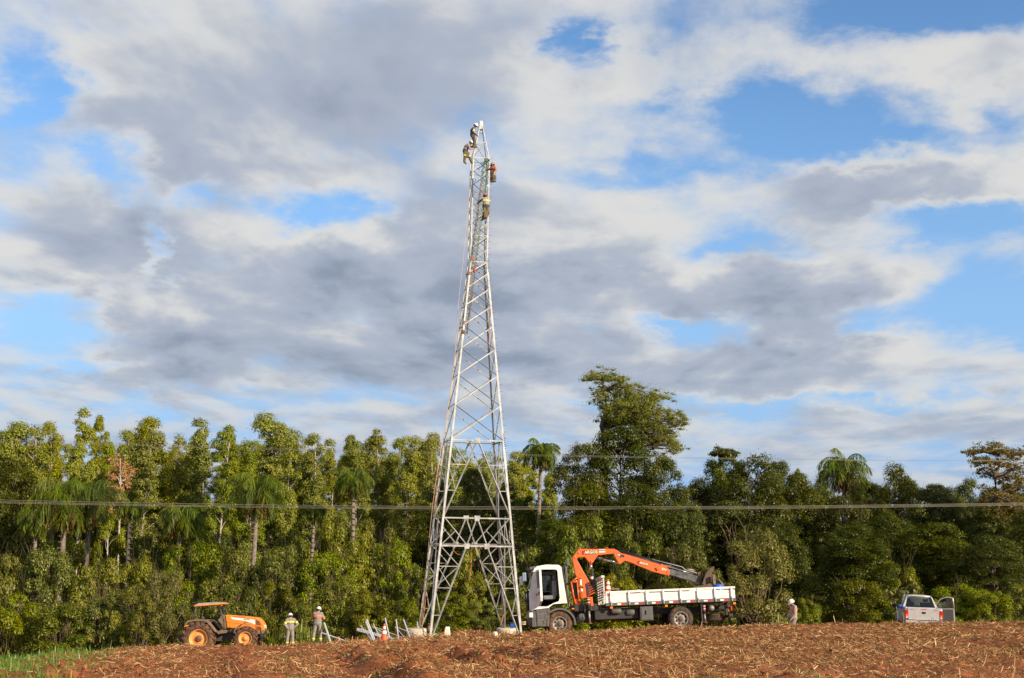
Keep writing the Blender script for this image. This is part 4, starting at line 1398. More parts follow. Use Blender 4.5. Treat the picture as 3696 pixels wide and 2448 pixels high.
# gin pole: slim green lattice mast used for lifting, lashed inside the tower
def build_gin_pole():
    a, b = at(1676, 1205, 72.2), at(1755, 585, 72.0)
    ax = b - a
    L = ax.length
    q = ax.to_track_quat('Z', 'Y').to_matrix().to_4x4()
    g = empty('gin_pole', label='slim green lattice lifting mast lashed inside the pylon', cat='gin pole', matrix=Matrix.Translation(a) @ q)
    h = 0.15
    cs = [Vector((sx * h, sy * h, 0)) for sx, sy in ((-1, -1), (1, -1), (1, 1), (-1, 1))]
    for c in cs:
        MB().tube([c, c + Vector((0, 0, L))], 0.018, 6).build('chord', 'green_steel', g)
    n = int(L / 0.30)
    for i in range(4):
        mb = MB()
        c, d = cs[i], cs[(i + 1) % 4]
        for k in range(n):
            z0, z1 = L * k / n, L * (k + 1) / n
            p, r_ = (c, d) if k % 2 == 0 else (d, c)
            mb.tube([p + Vector((0, 0, z0)), r_ + Vector((0, 0, z1))], 0.010, 4)
            mb.tube([c + Vector((0, 0, z0)), d + Vector((0, 0, z0))], 0.010, 4)
        mb.build('lacing', 'green_steel', g)['kind'] = 'stuff'
    mb = MB()
    mb.box((-0.12, -0.12, L), (0.12, 0.12, L + 0.22), 0.02)
    mb.lathe([(0.07, -0.03), (0.09, -0.03), (0.08, 0), (0.09, 0.03), (0.07, 0.03)], (0, -0.16, L + 0.12), 'y', 14)
    mb.build('head_block', 'green_steel', g)


build_gin_pole()


def rope(name, label, pts, rad, m, cat='rope', group=None):
    mb = MB()
    P = [Vector(p) for p in pts]
    # smooth through the points
    Q = []
    for i in range(len(P) - 1):
        p0, p1, p2, p3 = P[max(0, i - 1)], P[i], P[i + 1], P[min(len(P) - 1, i + 2)]
        for k in range(8):
            t = k / 8
            Q.append(0.5 * ((2 * p1) + (p2 - p0) * t + (2 * p0 - 5 * p1 + 4 * p2 - p3) * t * t + (3 * p1 - p0 - 3 * p2 + p3) * t ** 3))
    Q.append(P[-1])
    mb.tube(Q, rad, 6)
    return tag(mb.build(name, m), label, cat, group)


rope('hoist_rope', 'pale hoisting rope running down left of the pylon from the climbers', [at(1694, 700, 70.2), at(1672, 930, 70.2), at(1655, 1090, 70.2), at(1640, 1300, 70.1), at(1612, 1500, 70.0), at(1562, 1820, 69.9), at(1522, 2250, 73.5)], 0.016, 'pale_rope')
rope('lifting_rope', 'orange rope hanging down the far left pylon leg to the footing', [at(1592, 1600, 75.2), at(1566, 1850, 75), at(1545, 2050, 74.8), at(1534, 2180, 74.6), at(1522, 2270, 74.5)], 0.022, 'orange_rope')
rope('hanging_rope', 'loose orange rope hanging in the arch of the pylon', [at(1703, 1970, 71), at(1701, 2030, 71), at(1695, 2098, 71)], 0.018, 'orange_rope')
rope('slack_rope', 'short slack rope loop below the pylon belt', [at(1630, 1968, 70.5), at(1640, 1990, 70.5), at(1652, 2001, 70.5), at(1662, 2000, 70.5)], 0.014, 'orange_rope')
rope('mast_rope', 'orange rope running along the green lifting mast', [at(1738, 660, 71.9), at(1733, 730, 71.8), at(1726, 800, 71.8), at(1712, 960, 71.8), at(1700, 1080, 71.9), at(1690, 1180, 72)], 0.011, 'orange_rope')
rope('tail_rope', 'brown rope tail hanging below the lowest climber', [at(1765, 765, 69.9), at(1768, 780, 69.9), at(1772, 788, 69.9), at(1778, 795, 69.9)], 0.016, 'pale_rope')
rope('leg_rope', 'orange rope running down inside the right pylon legs', [at(1768, 1110, 71), at(1766, 1180, 71.5), at(1764, 1260, 72)], 0.018, 'orange_rope')
rope('anchor_rope', 'orange rope tied to the right concrete footing', [at(1818, 2218, 75), at(1812, 2240, 74.6), at(1806, 2258, 74.4)], 0.018, 'orange_rope')


def lashing(px, py, d, r, m, lab):
    c = at(px, py, d)
    mb = MB()
    for k in range(3):
        mb.lathe([(r, -0.025), (r + 0.03, -0.012), (r + 0.03, 0.012), (r, 0.025)], (c.x + 0.01 * (k % 2), c.y, c.z - 0.12 + 0.075 * k), 'z', 12)
    tag(mb.build('strap_wrap', m), lab, 'strap', 'straps tied round the pylon')


lashing(1553, 2254, 70, 0.13, 'brown_strap', 'brown strap coil round the near left pylon foot')
lashing(1553, 2266, 69.95, 0.14, 'pale_rope', 'pale cloth strap just below the brown coil on the pylon foot')
lashing(1889, 2246, 71, 0.12, 'pale_rope', 'pale strap round the near right pylon foot')
lashing(1704, 932, 70.2, 0.055, 'orange_rope', 'topmost orange strap on the near left pylon leg')
lashing(1694, 984, 70.2, 0.055, 'orange_rope', 'red orange strap on the near left leg below the bend')
lashing(1675, 1162, 70.2, 0.055, 'orange_rope', 'orange strap on the near left leg well below the bend')
lashing(1672, 1196, 70.2, 0.09, 'brown_strap', 'lowest brown strap on the upper near left leg')
mb = MB()
c = at(1713, 976, 71)
mb.ball(c, (0.09, 0.08, 0.15), 10, 8)
mb.tube([c + Vector((0, 0, 0.15)), at(1716, 955, 71)], 0.015, 5)
tag(mb.build('tool_pouch', mat('red_cloth', (0.42, 0.09, 0.05), 0.8, var=0.25, scale=12)), 'red tool pouch hanging at the bend of the pylon', 'pouch')


def footing(px_c, py_top, d, lab):
    c = at(px_c, py_top, d)
    g = float(gz(c.x, d))
    h = c.z - g
    r = 0.60
    mb = MB()
    mb.lathe([(0.0, h), (r - 0.04, h), (r, h - 0.03), (r + 0.005, h * 0.5), (r, -0.3)], (0, 0, 0), 'z', 40)
    o = mb.build('concrete_footing', 'concrete', None, Matrix.Translation((c.x, d, g)))
    tag(o, lab, 'footing', 'concrete footings of the pylon')
    return c.z


for i, lab in ((3, 'round concrete footing under the far left pylon leg'), (2, 'round concrete footing under the far right pylon leg')):
    w = T_MAT @ tc(i, 0.35)
    g = float(gz(w.x, w.y))
    mb = MB()
    r = 0.6
    h = 0.42 + (w.z - 0.35 - g) if False else max(0.35, w.z - g)
    mb.lathe([(0.0, h), (r - 0.04, h), (r, h - 0.03), (r + 0.006, h * 0.5), (r, -0.35)], (0, 0, 0), 'z', 40)
    o = mb.build('concrete_footing', 'concrete', None, Matrix.Translation((w.x - (0.12 if i == 3 else -0.10), w.y, g)))
    tag(o, lab, 'footing', 'concrete footings of the pylon')


# ------------------------------------------------------------------ overhead wires behind the tower
def wire(label, px_py, d, rad=0.0115):
    P = [at(x, y, d) for x, y in px_py]
    mb = MB()
    xs = np.array([p.x for p in P]); zs = np.array([p.z for p in P])
    co = np.polyfit(xs, zs, min(2, len(P) - 1))
    X = np.linspace(xs.min() - 22, xs.max() + 22, 60)
    mb.tube([(x, d, float(np.polyval(co, x))) for x in X], rad, 5)
    tag(mb.build('power_line', 'wire_metal'), label, 'wire', 'overhead wires in front of the wood')


wire('uppermost of the three close wires crossing the picture below mid-height', [(0, 1806), (900, 1819), (1500, 1829), (2000, 1831), (2700, 1828), (3696, 1815)], 83.0)
wire('middle one of the three close wires crossing the picture', [(0, 1812), (900, 1825), (1500, 1834), (2000, 1836), (2700, 1832), (3696, 1819)], 83.4)
wire('lowest of the three close wires crossing the picture', [(0, 1816), (900, 1830), (1500, 1837), (2000, 1840), (2700, 1836), (3696, 1823)], 83.8)
wire('upper of the two thin wires in front of the eucalyptus', [(0, 1586), (700, 1612), (1500, 1632), (2200, 1647), (3000, 1657), (3696, 1664)], 86.0, 0.008)
wire('lower of the two thin wires in front of the eucalyptus', [(0, 1590), (700, 1618), (1500, 1637), (2200, 1650), (3000, 1659), (3696, 1666)], 86.4, 0.008)

# ------------------------------------------------------------------ crane truck
mat('white_paint', (0.80, 0.79, 0.76), 0.35, var=0.06, scale=4, dirt=(0.48, 0.33, 0.22), dirt_amt=0.5, coat=0.2)
mat('white_board', (0.80, 0.79, 0.76), 0.55, var=0.07, scale=5, dirt=(0.50, 0.38, 0.27), dirt_amt=0.45)
mat('grey_plastic', (0.085, 0.09, 0.095), 0.6, var=0.2, scale=6, dirt=(0.20, 0.12, 0.07), dirt_amt=0.4)
mat('black_steel', (0.025, 0.025, 0.027), 0.55, var=0.3, scale=5, dirt=(0.16, 0.085, 0.05), dirt_amt=0.35)
mat('black_gloss', (0.012, 0.012, 0.013), 0.25)
mat('dark_inside', (0.018, 0.018, 0.02), 0.9, spec=0.1)
mat('rubber', (0.028, 0.025, 0.023), 0.85, var=0.3, scale=9, dirt=(0.22, 0.105, 0.055), dirt_amt=0.75)
mat('rubber_red', (0.055, 0.035, 0.025), 0.9, var=0.3, scale=9, dirt=(0.27, 0.115, 0.05), dirt_amt=0.9)
mat('rim_grey', (0.26, 0.26, 0.25), 0.5, metal=0.5, var=0.25, scale=12, dirt=(0.25, 0.13, 0.07), dirt_amt=0.6)
mat('crane_orange', (0.78, 0.13, 0.022), 0.38, var=0.07, scale=3, dirt=(0.30, 0.09, 0.03), dirt_amt=0.35, coat=0.2)
mat('chrome', (0.75, 0.76, 0.78), 0.12, metal=1.0)
mat('weathered_steel', (0.10, 0.10, 0.10), 0.5, metal=0.5, var=0.5, scale=6, dirt=(0.24, 0.22, 0.2), dirt_amt=0.6)
mat('rust', (0.15, 0.07, 0.04), 0.85, var=0.4, scale=8)
mat('rusty_plate', (0.085, 0.05, 0.038), 0.6, var=0.35, scale=5, dirt=(0.22, 0.10, 0.05), dirt_amt=0.5)
mat('amber', (0.85, 0.22, 0.01), 0.25)
mat('reflect_red', (0.70, 0.02, 0.015), 0.3)
mat('reflect_white', (0.85, 0.85, 0.84), 0.3)
mat('label_black', (0.02, 0.015, 0.015), 0.4)
mat('label_red', (0.42, 0.03, 0.02), 0.4)
mat('letter_cream', (0.88, 0.80, 0.50), 0.5)
mat('letter_black', (0.03, 0.03, 0.03), 0.5)
mat('letter_red', (0.70, 0.05, 0.03), 0.5)
mat('wood_old', (0.20, 0.14, 0.095), 0.85, var=0.35, scale=7)
mat('hose_brown', (0.20, 0.13, 0.085), 0.7, var=0.3, scale=20)
mat('sack_cloth', (0.68, 0.60, 0.50), 0.9, var=0.15, scale=8, bump=0.3)
mat('blue_plastic', (0.02, 0.09, 0.42), 0.35, var=0.15, scale=9)
mat('seat_cloth', (0.16, 0.17, 0.18), 0.9, var=0.25, scale=12)
mat('lamp_glass', (0.70, 0.72, 0.74), 0.08, spec=0.8)
mat('tarp_grey', (0.55, 0.52, 0.50), 0.8, var=0.2, scale=8)


def glass_mat(name='window_glass', tint=(0.62, 0.70, 0.68, 1)):
    m = bpy.data.materials.new(name)
    m.use_nodes = True
    t = NT(m.node_tree)
    m.node_tree.nodes.clear()
    out = t.n('ShaderNodeOutputMaterial')
    tr, gl, mx = t.n('ShaderNodeBsdfTransparent'), t.n('ShaderNodeBsdfGlossy'), t.n('ShaderNodeMixShader')
    tr.inputs[0].default_value = tint
    gl.inputs[1].default_value = 0.03
    fr = t.n('ShaderNodeFresnel')
    fr.inputs[0].default_value = 1.5
    t.put(mx.inputs[0], t.m('MULTIPLY_ADD', fr.outputs[0], 1.0, 0.03))
    m.node_tree.links.new(tr.outputs[0], mx.inputs[1])
    m.node_tree.links.new(gl.outputs[0], mx.inputs[2])
    m.node_tree.links.new(mx.outputs[0], out.inputs[0])
    MATS[name] = m


glass_mat()
glass_mat('tinted_glass', (0.20, 0.25, 0.24, 1))


def frame_matrix(origin, xdir, zdir):
    """axes: x along xdir, z close to zdir"""
    x = Vector(xdir).normalized()
    y = Vector(zdir).cross(x).normalized()
    z = x.cross(y)
    m = Matrix((x, y, z)).transposed().to_4x4()
    return Matrix.Translation(origin) @ m


def wheel(parent, c, r, w, tyre='rubber', rim='rim_grey', lugs=0, side=-1, name='wheel', hubcol='rust'):
    """tyre, rim and hub as sub-parts; axis along y; side: which way the outer face looks"""
    h = w / 2
    m = Matrix.Translation(c)
    wt_ = empty(name, matrix=m)
    wt_.parent = parent
    ri = r * 0.58
    mb = MB()
    mb.lathe([(ri, -h * 0.75), (ri + 0.03, -h * 0.92), (r * 0.80, -h), (r * 0.93, -h * 0.93), (r * 0.985, -h * 0.72), (r, -h * 0.4), (r, h * 0.4), (r * 0.985, h * 0.72), (r * 0.93, h * 0.93),
              (r * 0.80, h), (ri + 0.03, h * 0.92), (ri, h * 0.75)], (0, 0, 0), 'y', 48, closed=True)
    if lugs:
        for k in range(lugs):
            for s in (-1, 1):
                a = 2 * math.pi * (k + (0.5 if s > 0 else 0)) / lugs
                pts = []
                for f, rr in ((0.02, 1.035), (0.55, 1.03), (0.98, 1.0), (1.02, 0.93)):
                    b = a + f * 0.26
                    pts.append((math.cos(b) * r * rr, s * h * f, math.sin(b) * r * rr))
                mb.tube(pts, [0.035, 0.038, 0.04, 0.03], 5)
    else:
        for k in range(44):                       # tread blocks
            a = 2 * math.pi * k / 44
            for y in (-0.55, 0.0, 0.55):
                ca, sa = math.cos(a + y * 0.04), math.sin(a + y * 0.04)
                p = Vector((ca * r, y * h, sa * r))
                mb.tube([p + Vector((-ca, 0, -sa)) * 0.012, p + Vector((ca, 0, sa)) * 0.014], [0.024, 0.022], 4)
    mb.build('tyre', tyre, wt_)
    s = side
    mb = MB()
    mb.lathe([(ri + 0.015, s * h * 0.80), (ri - 0.005, s * h * 0.88), (ri - 0.03, s * h * 0.72), (ri - 0.05, s * h * 0.25), (ri * 0.72, s * h * 0.10), (ri * 0.55, s * h * 0.30), (ri * 0.30, s * h * 0.32), (0.0, s * h * 0.32)], (0, 0, 0), 'y', 32)
    for k in range(10):
        a = 2 * math.pi * k / 10
        mb.tube([(math.cos(a) * ri * 0.47, s * h * 0.28, math.sin(a) * ri * 0.47), (math.cos(a) * ri * 0.47, s * h * 0.45, math.sin(a) * ri * 0.47)], 0.018, 6)
    mb.build('rim', rim, wt_)
    mb = MB()
    mb.lathe([(ri * 0.36, s * h * 0.3), (ri * 0.34, s * h * 0.6), (ri * 0.26, s * h * 0.75), (0, s * h * 0.78)], (0, 0, 0), 'y', 20)
    mb.build('hub', hubcol, wt_)
    if not lugs:
        mb = MB()
        for k in range(8):
            a = 2 * math.pi * (k + 0.5) / 8
            mb.ball((math.cos(a) * ri * 0.70, s * h * 0.17, math.sin(a) * ri * 0.70), (0.045, 0.02, 0.045), 8, 5)
        mb.build('hand_holes', 'dark_inside', wt_)['kind'] = 'stuff'
    return wt_


def build_truck():
    # side elevation measured on an enlarged crop: 221 units per metre, ground line tilted with the truck
    def S(zx, zy):
        return ((zx - 135) / 221.0, (995 - (zx - 450) * 0.0405 - zy) / 221.0)

    def poly(*pts):
        return [S(*p) for p in pts]
    x0, z0 = S(450, 995)
    org = at(2023, 2297, 52.9)
    yaw, pit, rol = R(2.2), R(3.0), R(6.0)
    xd = Vector((math.cos(yaw) * math.cos(pit), math.sin(yaw) * math.cos(pit), math.sin(pit)))
    zd = Vector((0, math.sin(rol), math.cos(rol)))
    M = frame_matrix(org, xd, zd) @ Matrix.Translation((-x0, 0, 0))
    tr = empty('crane_truck', label='white flatbed truck with orange folding crane and open cab door', cat='truck', matrix=M)
    W = 2.36                     # near side at y=0, far side at y=W

    # chassis
    mb = MB()
    for y in (0.75, 1.5):
        mb.box((0.3, y, 0.78), (8.7, y + 0.09, 1.02))
    for x in (2.4, 3.6, 5.0, 6.2, 7.4, 8.6):
        mb.box((x, 0.84, 0.82), (x + 0.1, 1.5, 0.98))
    mb.box((1.2, 0.3, 0.44), (1.65, 2.0, 0.60), 0.03)
    mb.box((6.4, 0.3, 0.40), (6.85, 2.0, 0.64), 0.05)
    mb.box((2.2, 0.7, 0.55), (3.3, 1.7, 1.05), 0.04)
    mb.tube([(1.8, 1.18, 0.7), (6.5, 1.18, 0.55)], 0.06, 8)
    mb.build('chassis', 'black_steel', tr)

    # cab shell: side outline with door opening, front with windscreen opening
    cab = empty('cab'); cab.parent = tr
    outer = poly((172, 760), (170, 600), (182, 560), (222, 395), (235, 365), (265, 345), (470, 340), (490, 352), (528, 690), (450, 695), (395, 700), (350, 735), (230, 748), (150, 768))
    door_open = poly((275, 385), (290, 376), (440, 376), (452, 388), (462, 640), (452, 672), (400, 690), (340, 722), (262, 722), (258, 700), (268, 640))

    def side_panel(y, y2, hole):
        bm = bmesh.new()
        def ring(p):
            vs = [bm.verts.new((a, y, b)) for a, b in p]
            return [bm.edges.new((vs[i], vs[(i + 1) % len(vs)])) for i in range(len(vs))]
        e = ring(outer) + ring(hole)
        bmesh.ops.triangle_fill(bm, edges=e, use_beauty=True)
        r = bmesh.ops.extrude_face_region(bm, geom=bm.faces[:])
        bmesh.ops.translate(bm, verts=[v for v in r['geom'] if isinstance(v, bmesh.types.BMVert)], vec=(0, y2 - y, 0))
        bmesh.ops.recalc_face_normals(bm, faces=bm.faces[:])
        me = bpy.data.meshes.new('side_panel')
        bm.to_mesh(me); bm.free()
        me.materials.append(MATS['white_paint'])
        return link('side_panel', me, cab)
    side_panel(0.02, 0.09, door_open)
    far_win = poly((268, 400), (300, 392), (430, 392), (440, 400), (445, 555), (300, 560), (272, 545))
    side_panel(W - 0.09, W - 0.02, far_win)
    mb = MB()          # roof, back wall, floor, front below windscreen
    X = lambda zx, zy: S(zx, zy)
    rf = [X(268, 345), X(350, 330), X(470, 333), X(490, 352), X(482, 365), X(350, 352), X(275, 362)]
    mb.prism(rf, 'y', 0.092, W - 0.092)
    bk = [X(486, 352), X(492, 352), X(530, 690), X(522, 690)]
    mb.prism(bk, 'y', 0.092, W - 0.092)
    mb.build('shell', 'white_paint', cab)
    mb = MB()
    mb.prism([X(160, 735), X(400, 700), X(400, 720), X(160, 760)], 'y', 0.095, W - 0.095)
    mb.prism([X(160, 570), X(205, 590), X(205, 740), X(160, 740)], 'y', 0.095, W - 0.095)
    mb.prism([X(474, 365), X(482, 365), X(517, 685), X(508, 685)], 'y', 0.1, W - 0.1)
    mb.prism([X(215, 372), X(470, 352), X(470, 358), X(220, 378)], 'y', 0.1, W - 0.1)
    mb.prism([X(200, 565), X(450, 565), X(505, 690), X(200, 720)], 'y', W - 0.12, W - 0.1)
    mb.build('interior', 'dark_inside', cab)
    mb = MB()
    mb.prism([X(226, 398), X(240, 398), X(196, 560), X(180, 562)], 'y', 0.09, 0.13)
    mb.prism([X(226, 398), X(240, 398), X(196, 560), X(180, 562)], 'y', W - 0.13, W - 0.09)
    mb.prism([X(262, 345), X(275, 345), X(215, 400), X(203, 398)], 'y', 0.1, W - 0.1)
    mb.build('windscreen_frame', 'white_paint', cab)
    YS = [0.03, 0.09, 0.2, 0.45, 0.8, W / 2, W - 0.8, W - 0.45, W - 0.2, W - 0.09, W - 0.03]
    XS = [0.19, 0.13, 0.07, 0.025, 0.005, 0.0, 0.005, 0.025, 0.07, 0.13, 0.19]

    def loft(prof, name, m, par, y0=0, y1=None, dx=0.0):
        """front surface swept across the cab with rounded corners"""
        ys, xs = YS[y0:y1], XS[y0:y1]
        mb = MB()
        vs, fs = [], []
        n = len(prof)
        for y, xo in zip(ys, xs):
            for q in prof:
                p = S(*q)
                vs.append((p[0] + xo * 0.75 + 0.13 + dx, y, p[1]))
        for i in range(len(ys) - 1):
            for j in range(n - 1):
                fs.append((i * n + j, i * n + j + 1, (i + 1) * n + j + 1, (i + 1) * n + j))
        mb.add(vs, fs, True)
        o_ = mb.build(name, m, par)
        so = o_.modifiers.new('thickness', 'SOLIDIFY'); so.thickness = 0.02; so.offset = 0
        return o_
    loft([(140, 768), (135, 700), (132, 600), (136, 575), (147, 560)], 'front_wall', 'white_paint', cab)
    loft([(147, 560), (176, 480), (206, 398)], 'windscreen', 'window_glass', cab, 1, 10)
    a, b = S(272, 396), S(440, 555)
    MB().box((a[0], W - 0.06, b[1]), (b[0], W - 0.05, a[1])).build('window', 'window_glass', cab)
    mb = MB()
    mb.prism([X(190, 352), X(268, 340), X(268, 350), X(205, 380), X(192, 372)], 'y', 0.12, W - 0.12)
    mb.build('sun_visor', 'grey_plastic', cab)
    # seat and wheel inside
    sx, sz = S(430, 640)
    for y in (0.25, 1.45):
        mb = MB()
        mb.box((sx - 0.55, y, sz - 0.05), (sx, y + 0.6, sz + 0.12), 0.05)
        mb.box((sx - 0.14, y + 0.03, sz + 0.08), (sx + 0.06, y + 0.57, sz + 0.75), 0.06)
        mb.box((sx - 0.08, y + 0.18, sz + 0.76), (sx + 0.04, y + 0.42, sz + 0.96), 0.05)
        mb.build('seat', 'seat_cloth', cab)
    wx, wz = S(300, 545)
    mb = MB()
    ring = [(wx + 0.20 * math.cos(t) * 0.75, 0.55 + 0.22 * math.sin(t), wz + 0.20 * math.cos(t) * -0.65) for t in np.linspace(0, 2 * math.pi, 17)]
    mb.tube(ring, 0.018, 6, cap=False)
    mb.tube([(wx, 0.55, wz), (wx - 0.25, 0.55, wz - 0.35)], 0.03, 6)
    mb.build('steering_wheel', 'black_gloss', cab)

    # open door, hinged at the front edge and swung towards the camera
    dh = S(262, 640)
    dx = empty('door', matrix=Matrix.Translation((dh[0] - 0.01, 0.0, 0)) @ Matrix.Rotation(R(-82), 4, 'Z'))
    dx.parent = tr
    def D(zx, zy):
        q = S(zx, zy)
        return (q[0] - dh[0], q[1])
    frame = [D(262, 392), D(285, 380), D(440, 380), D(450, 392), D(460, 640), D(450, 672), D(400, 690), D(340, 720), D(262, 722)]
    win = [D(276, 402), D(290, 396), D(430, 396), D(438, 404), D(440, 545), D(278, 560)]
    bm = bmesh.new()
    for y in (0.0,):
        def ring2(p):
            vs = [bm.verts.new((a_, y, b_)) for a_, b_ in p]
            return [bm.edges.new((vs[i], vs[(i + 1) % len(vs)])) for i in range(len(vs))]
        bmesh.ops.triangle_fill(bm, edges=ring2(frame) + ring2(win), use_beauty=True)
    r = bmesh.ops.extrude_face_region(bm, geom=bm.faces[:])
    bmesh.ops.translate(bm, verts=[v for v in r['geom'] if isinstance(v, bmesh.types.BMVert)], vec=(0, -0.09, 0))
    bmesh.ops.recalc_face_normals(bm, faces=bm.faces[:])
    me = bpy.data.meshes.new('door_panel'); bm.to_mesh(me); bm.free()
    me.materials.append(MATS['white_paint'])
    link('door_panel', me, dx)
    mb = MB(); mb.prism(win, 'y', -0.05, -0.045); mb.build('door_window', 'window_glass', dx)
    q = D(420, 590)
    MB().box((q[0] - 0.16, -0.12, q[1] - 0.05), (q[0], -0.088, q[1] + 0.03), 0.01).build('handle', 'black_gloss', dx)
    q = D(330, 610)
    faint_print('door_lettering', 8, 0.15, 'letter_red', dx, Matrix.Translation((q[0], -0.093, q[1])) @ Matrix.Rotation(R(90), 4, 'X'))

    # front: grille slots, bumper, headlights, mirror
    mb = MB()
    for zy in (695, 715, 742):
        z = S(135, zy)[1]
        mb.box((0.09, 0.42, z - 0.03), (0.16, W - 0.42, z + 0.03), 0.01)
        mb.box((0.14, 0.12, z - 0.028), (0.22, 0.40, z + 0.028), 0.01)
    mb.build('grille', 'black_gloss', tr)
    z = S(135, 640)[1]
    MB().box((0.10, 0.9, z - 0.05), (0.125, 1.45, z + 0.05), 0.01).build('badge', 'rim_grey', tr)
    loft([(142, 768), (137, 780), (136, 820), (140, 870), (150, 900), (175, 912)], 'bumper', 'grey_plastic', tr)
    MB().prism(poly((190, 765), (232, 760), (232, 905), (190, 910)), 'y', 0.03, 0.25, 0.01).build('bumper_end', 'grey_plastic', tr)
    for y in (0.06, W - 0.52):
        a, b = S(150, 778), S(222, 822)
        MB().box((0.13, y - 0.045, b[1]), (0.30, y + 0.42, a[1]), 0.03).build('headlight', 'lamp_glass', tr)
    mb = MB()
    mb.prism(poly((232, 750), (345, 745), (335, 800), (325, 905), (236, 905)), 'y', 0.0, 0.5, 0.02)
    mb.prism(poly((340, 742), (365, 738), (345, 905), (325, 905)), 'y', -0.02, 0.3, 0.01)
    mb.build('entry_step', 'grey_plastic', tr)
    mb = MB()
    for zy in (790, 845):
        a = S(245, zy)
        mb.box((a[0], -0.02, a[1] - 0.03), (a[0] + 0.36, 0.0, a[1] + 0.0))
    mb.build('step_rail', 'rim_grey', tr)
    # wheel arch
    cx, cz = S(450, 880)
    for y0, y1 in ((-0.02, 0.45), (W - 0.45, W + 0.02)):
        arc = [(cx + 0.70 * math.cos(t), cz + 0.66 * math.sin(t)) for t in np.linspace(-0.12, math.pi * 0.98, 18)]
        arc2 = [(cx + 0.62 * math.cos(t), cz + 0.58 * math.sin(t)) for t in np.linspace(math.pi * 0.98, -0.12, 18)]
        mb = MB()
        vs = [(a, y0, b) for a, b in arc + arc2] + [(a, y1, b) for a, b in arc + arc2]
        n = len(arc) + len(arc2)
        fs = [(i, (i + 1) % n, (i + 1) % n + n, i + n) for i in range(n)]
        m_ = len(arc)
        for i in range(m_ - 1):
            fs.append((i, n - 1 - i, n - 2 - i, i + 1))
            fs.append((i + n, i + 1 + n, 2 * n - 2 - i, 2 * n - 1 - i))
        mb.add(vs, fs)
        mb.build('wheel_arch', 'grey_plastic', tr)
    a = S(583, 742)
    MB().box((a[0] - 0.06, -0.03, a[1] - 0.03), (a[0] + 0.04, 0.0, a[1] + 0.03), 0.01).build('side_marker', 'amber', tr)
    for sgn, y in ((-1, -0.35), (1, W + 0.2)):
        a, b = S(117, 412), S(153, 498)
        mi = MB().box((a[0] - 0.02, y - 0.14, b[1]), (b[0] - 0.02, y + 0.14, a[1]), 0.05).build('mirror', 'chrome' if sgn < 0 else 'white_paint', tr)
        p, q = S(140, 500), S(160, 575)
        MB().tube([(p[0] - 0.02, y, p[1]), (q[0], 0.1 if sgn < 0 else W - 0.1, q[1])], 0.016, 6).build('mirror_arm', 'black_gloss', tr)
    mb = MB()
    mb.prism(poly((492, 350), (508, 350), (530, 525), (513, 525)), 'y', 0.25, W - 0.25)
    for k in range(6):
        a = S(506 + 4 * k, 368 + 27 * k)
        mb.box((a[0], 0.2, a[1] - 0.05), (a[0] + 0.03, W - 0.2, a[1] + 0.01))
    mb.build('cab_vent', 'black_steel', tr)
    mb = MB()
    p, q = S(545, 690), S(550, 330)
    mb.box((p[0] - 0.05, 0.55, p[1] - 0.2), (p[0] + 0.05, 0.72, q[1]), 0.02)
    a, b = S(552, 265), S(577, 332)
    mb.box((a[0], 0.5, b[1]), (b[0], 0.78, a[1]), 0.02)
    mb.tube([(a[0] + 0.02, 0.64, b[1] + 0.05), (a[0] - 0.18, 0.64, b[1] - 0.15)], 0.06, 8)
    mb.build('air_intake', 'grey_plastic', tr)

    # wheels
    r = 0.515
    for y, s in ((0.14, -1), (W - 0.14, 1)):
        wheel(tr, (cx, y, r), r, 0.28, 'rubber_red', 'rim_grey', side=s)
    rx = S(1600, 835)[0]
    for y, s in ((0.10, -1), (0.42, -1), (W - 0.42, 1), (W - 0.10, 1)):
        wheel(tr, (rx, y, r), r, 0.26, 'rubber', 'rim_grey', side=s)
    sp = S(1957, 817)
    w = wheel(tr, (sp[0], 1.0, sp[1]), 0.49, 0.33, 'rubber', 'rim_grey', side=1, name='spare_wheel')
    w.matrix_basis = Matrix.Translation((sp[0], 0.95, sp[1])) @ Matrix.Rotation(R(90), 4, 'X')

    # under-body boxes and tanks
    def tank(zx0, zx1, zy, rad, y, m='grey_plastic', name='air_tank'):
        a, b = S(zx0, zy), S(zx1, zy)
        L = b[0] - a[0]
        mb = MB()
        mb.lathe([(0, 0), (rad * 0.8, 0.02), (rad, 0.06), (rad, L - 0.06), (rad * 0.8, L - 0.02), (0, L)], (a[0], y, a[1]), 'x', 20)
        mb.build(name, m, tr)
    tank(945, 1045, 765, 0.12, 0.22)
    tank(1085, 1180, 775, 0.15, 0.35)
    a = S(1905, 733)
    mb = MB(); mb.lathe([(0, 0.12), (0.09, 0.13), (0.135, 0.2), (0.14, 0.8), (0, 0.84)], (a[0], 0.0, a[1]), 'y', 20); mb.build('air_tank', 'rim_grey', tr)
    a = S(665, 820)
    mb = MB(); mb.lathe([(0, -0.02), (0.13, -0.01), (0.17, 0.03), (0.18, 0.3), (0, 0.34)], (a[0], 0.12, a[1]), 'y', 24); mb.build('air_filter', 'grey_plastic', tr)
    a, b = S(1217, 722), S(1338, 846)
    bx_ = MB().box((a[0], 0.02, b[1]), (b[0], 0.6, a[1]), 0.015).build('toolbox', 'grey_plastic', tr)
    MB().box((a[0] + 0.05, 0.0, b[1] + 0.04), (b[0] - 0.05, 0.018, a[1] - 0.05), 0.006).build('toolbox_lid', 'grey_plastic', bx_)
    c = S(1270, 765)
    mb = MB(); mb.ball((c[0], 0.0, c[1]), (0.045, 0.03, 0.06), 10, 8); mb.tube([(c[0], -0.02, c[1] - 0.02), (c[0] - 0.01, -0.02, c[1] - 0.14)], 0.016, 6); mb.build('latch', 'black_gloss', bx_)
    mb = MB()
    a, b = S(1387, 705), S(1391, 845)
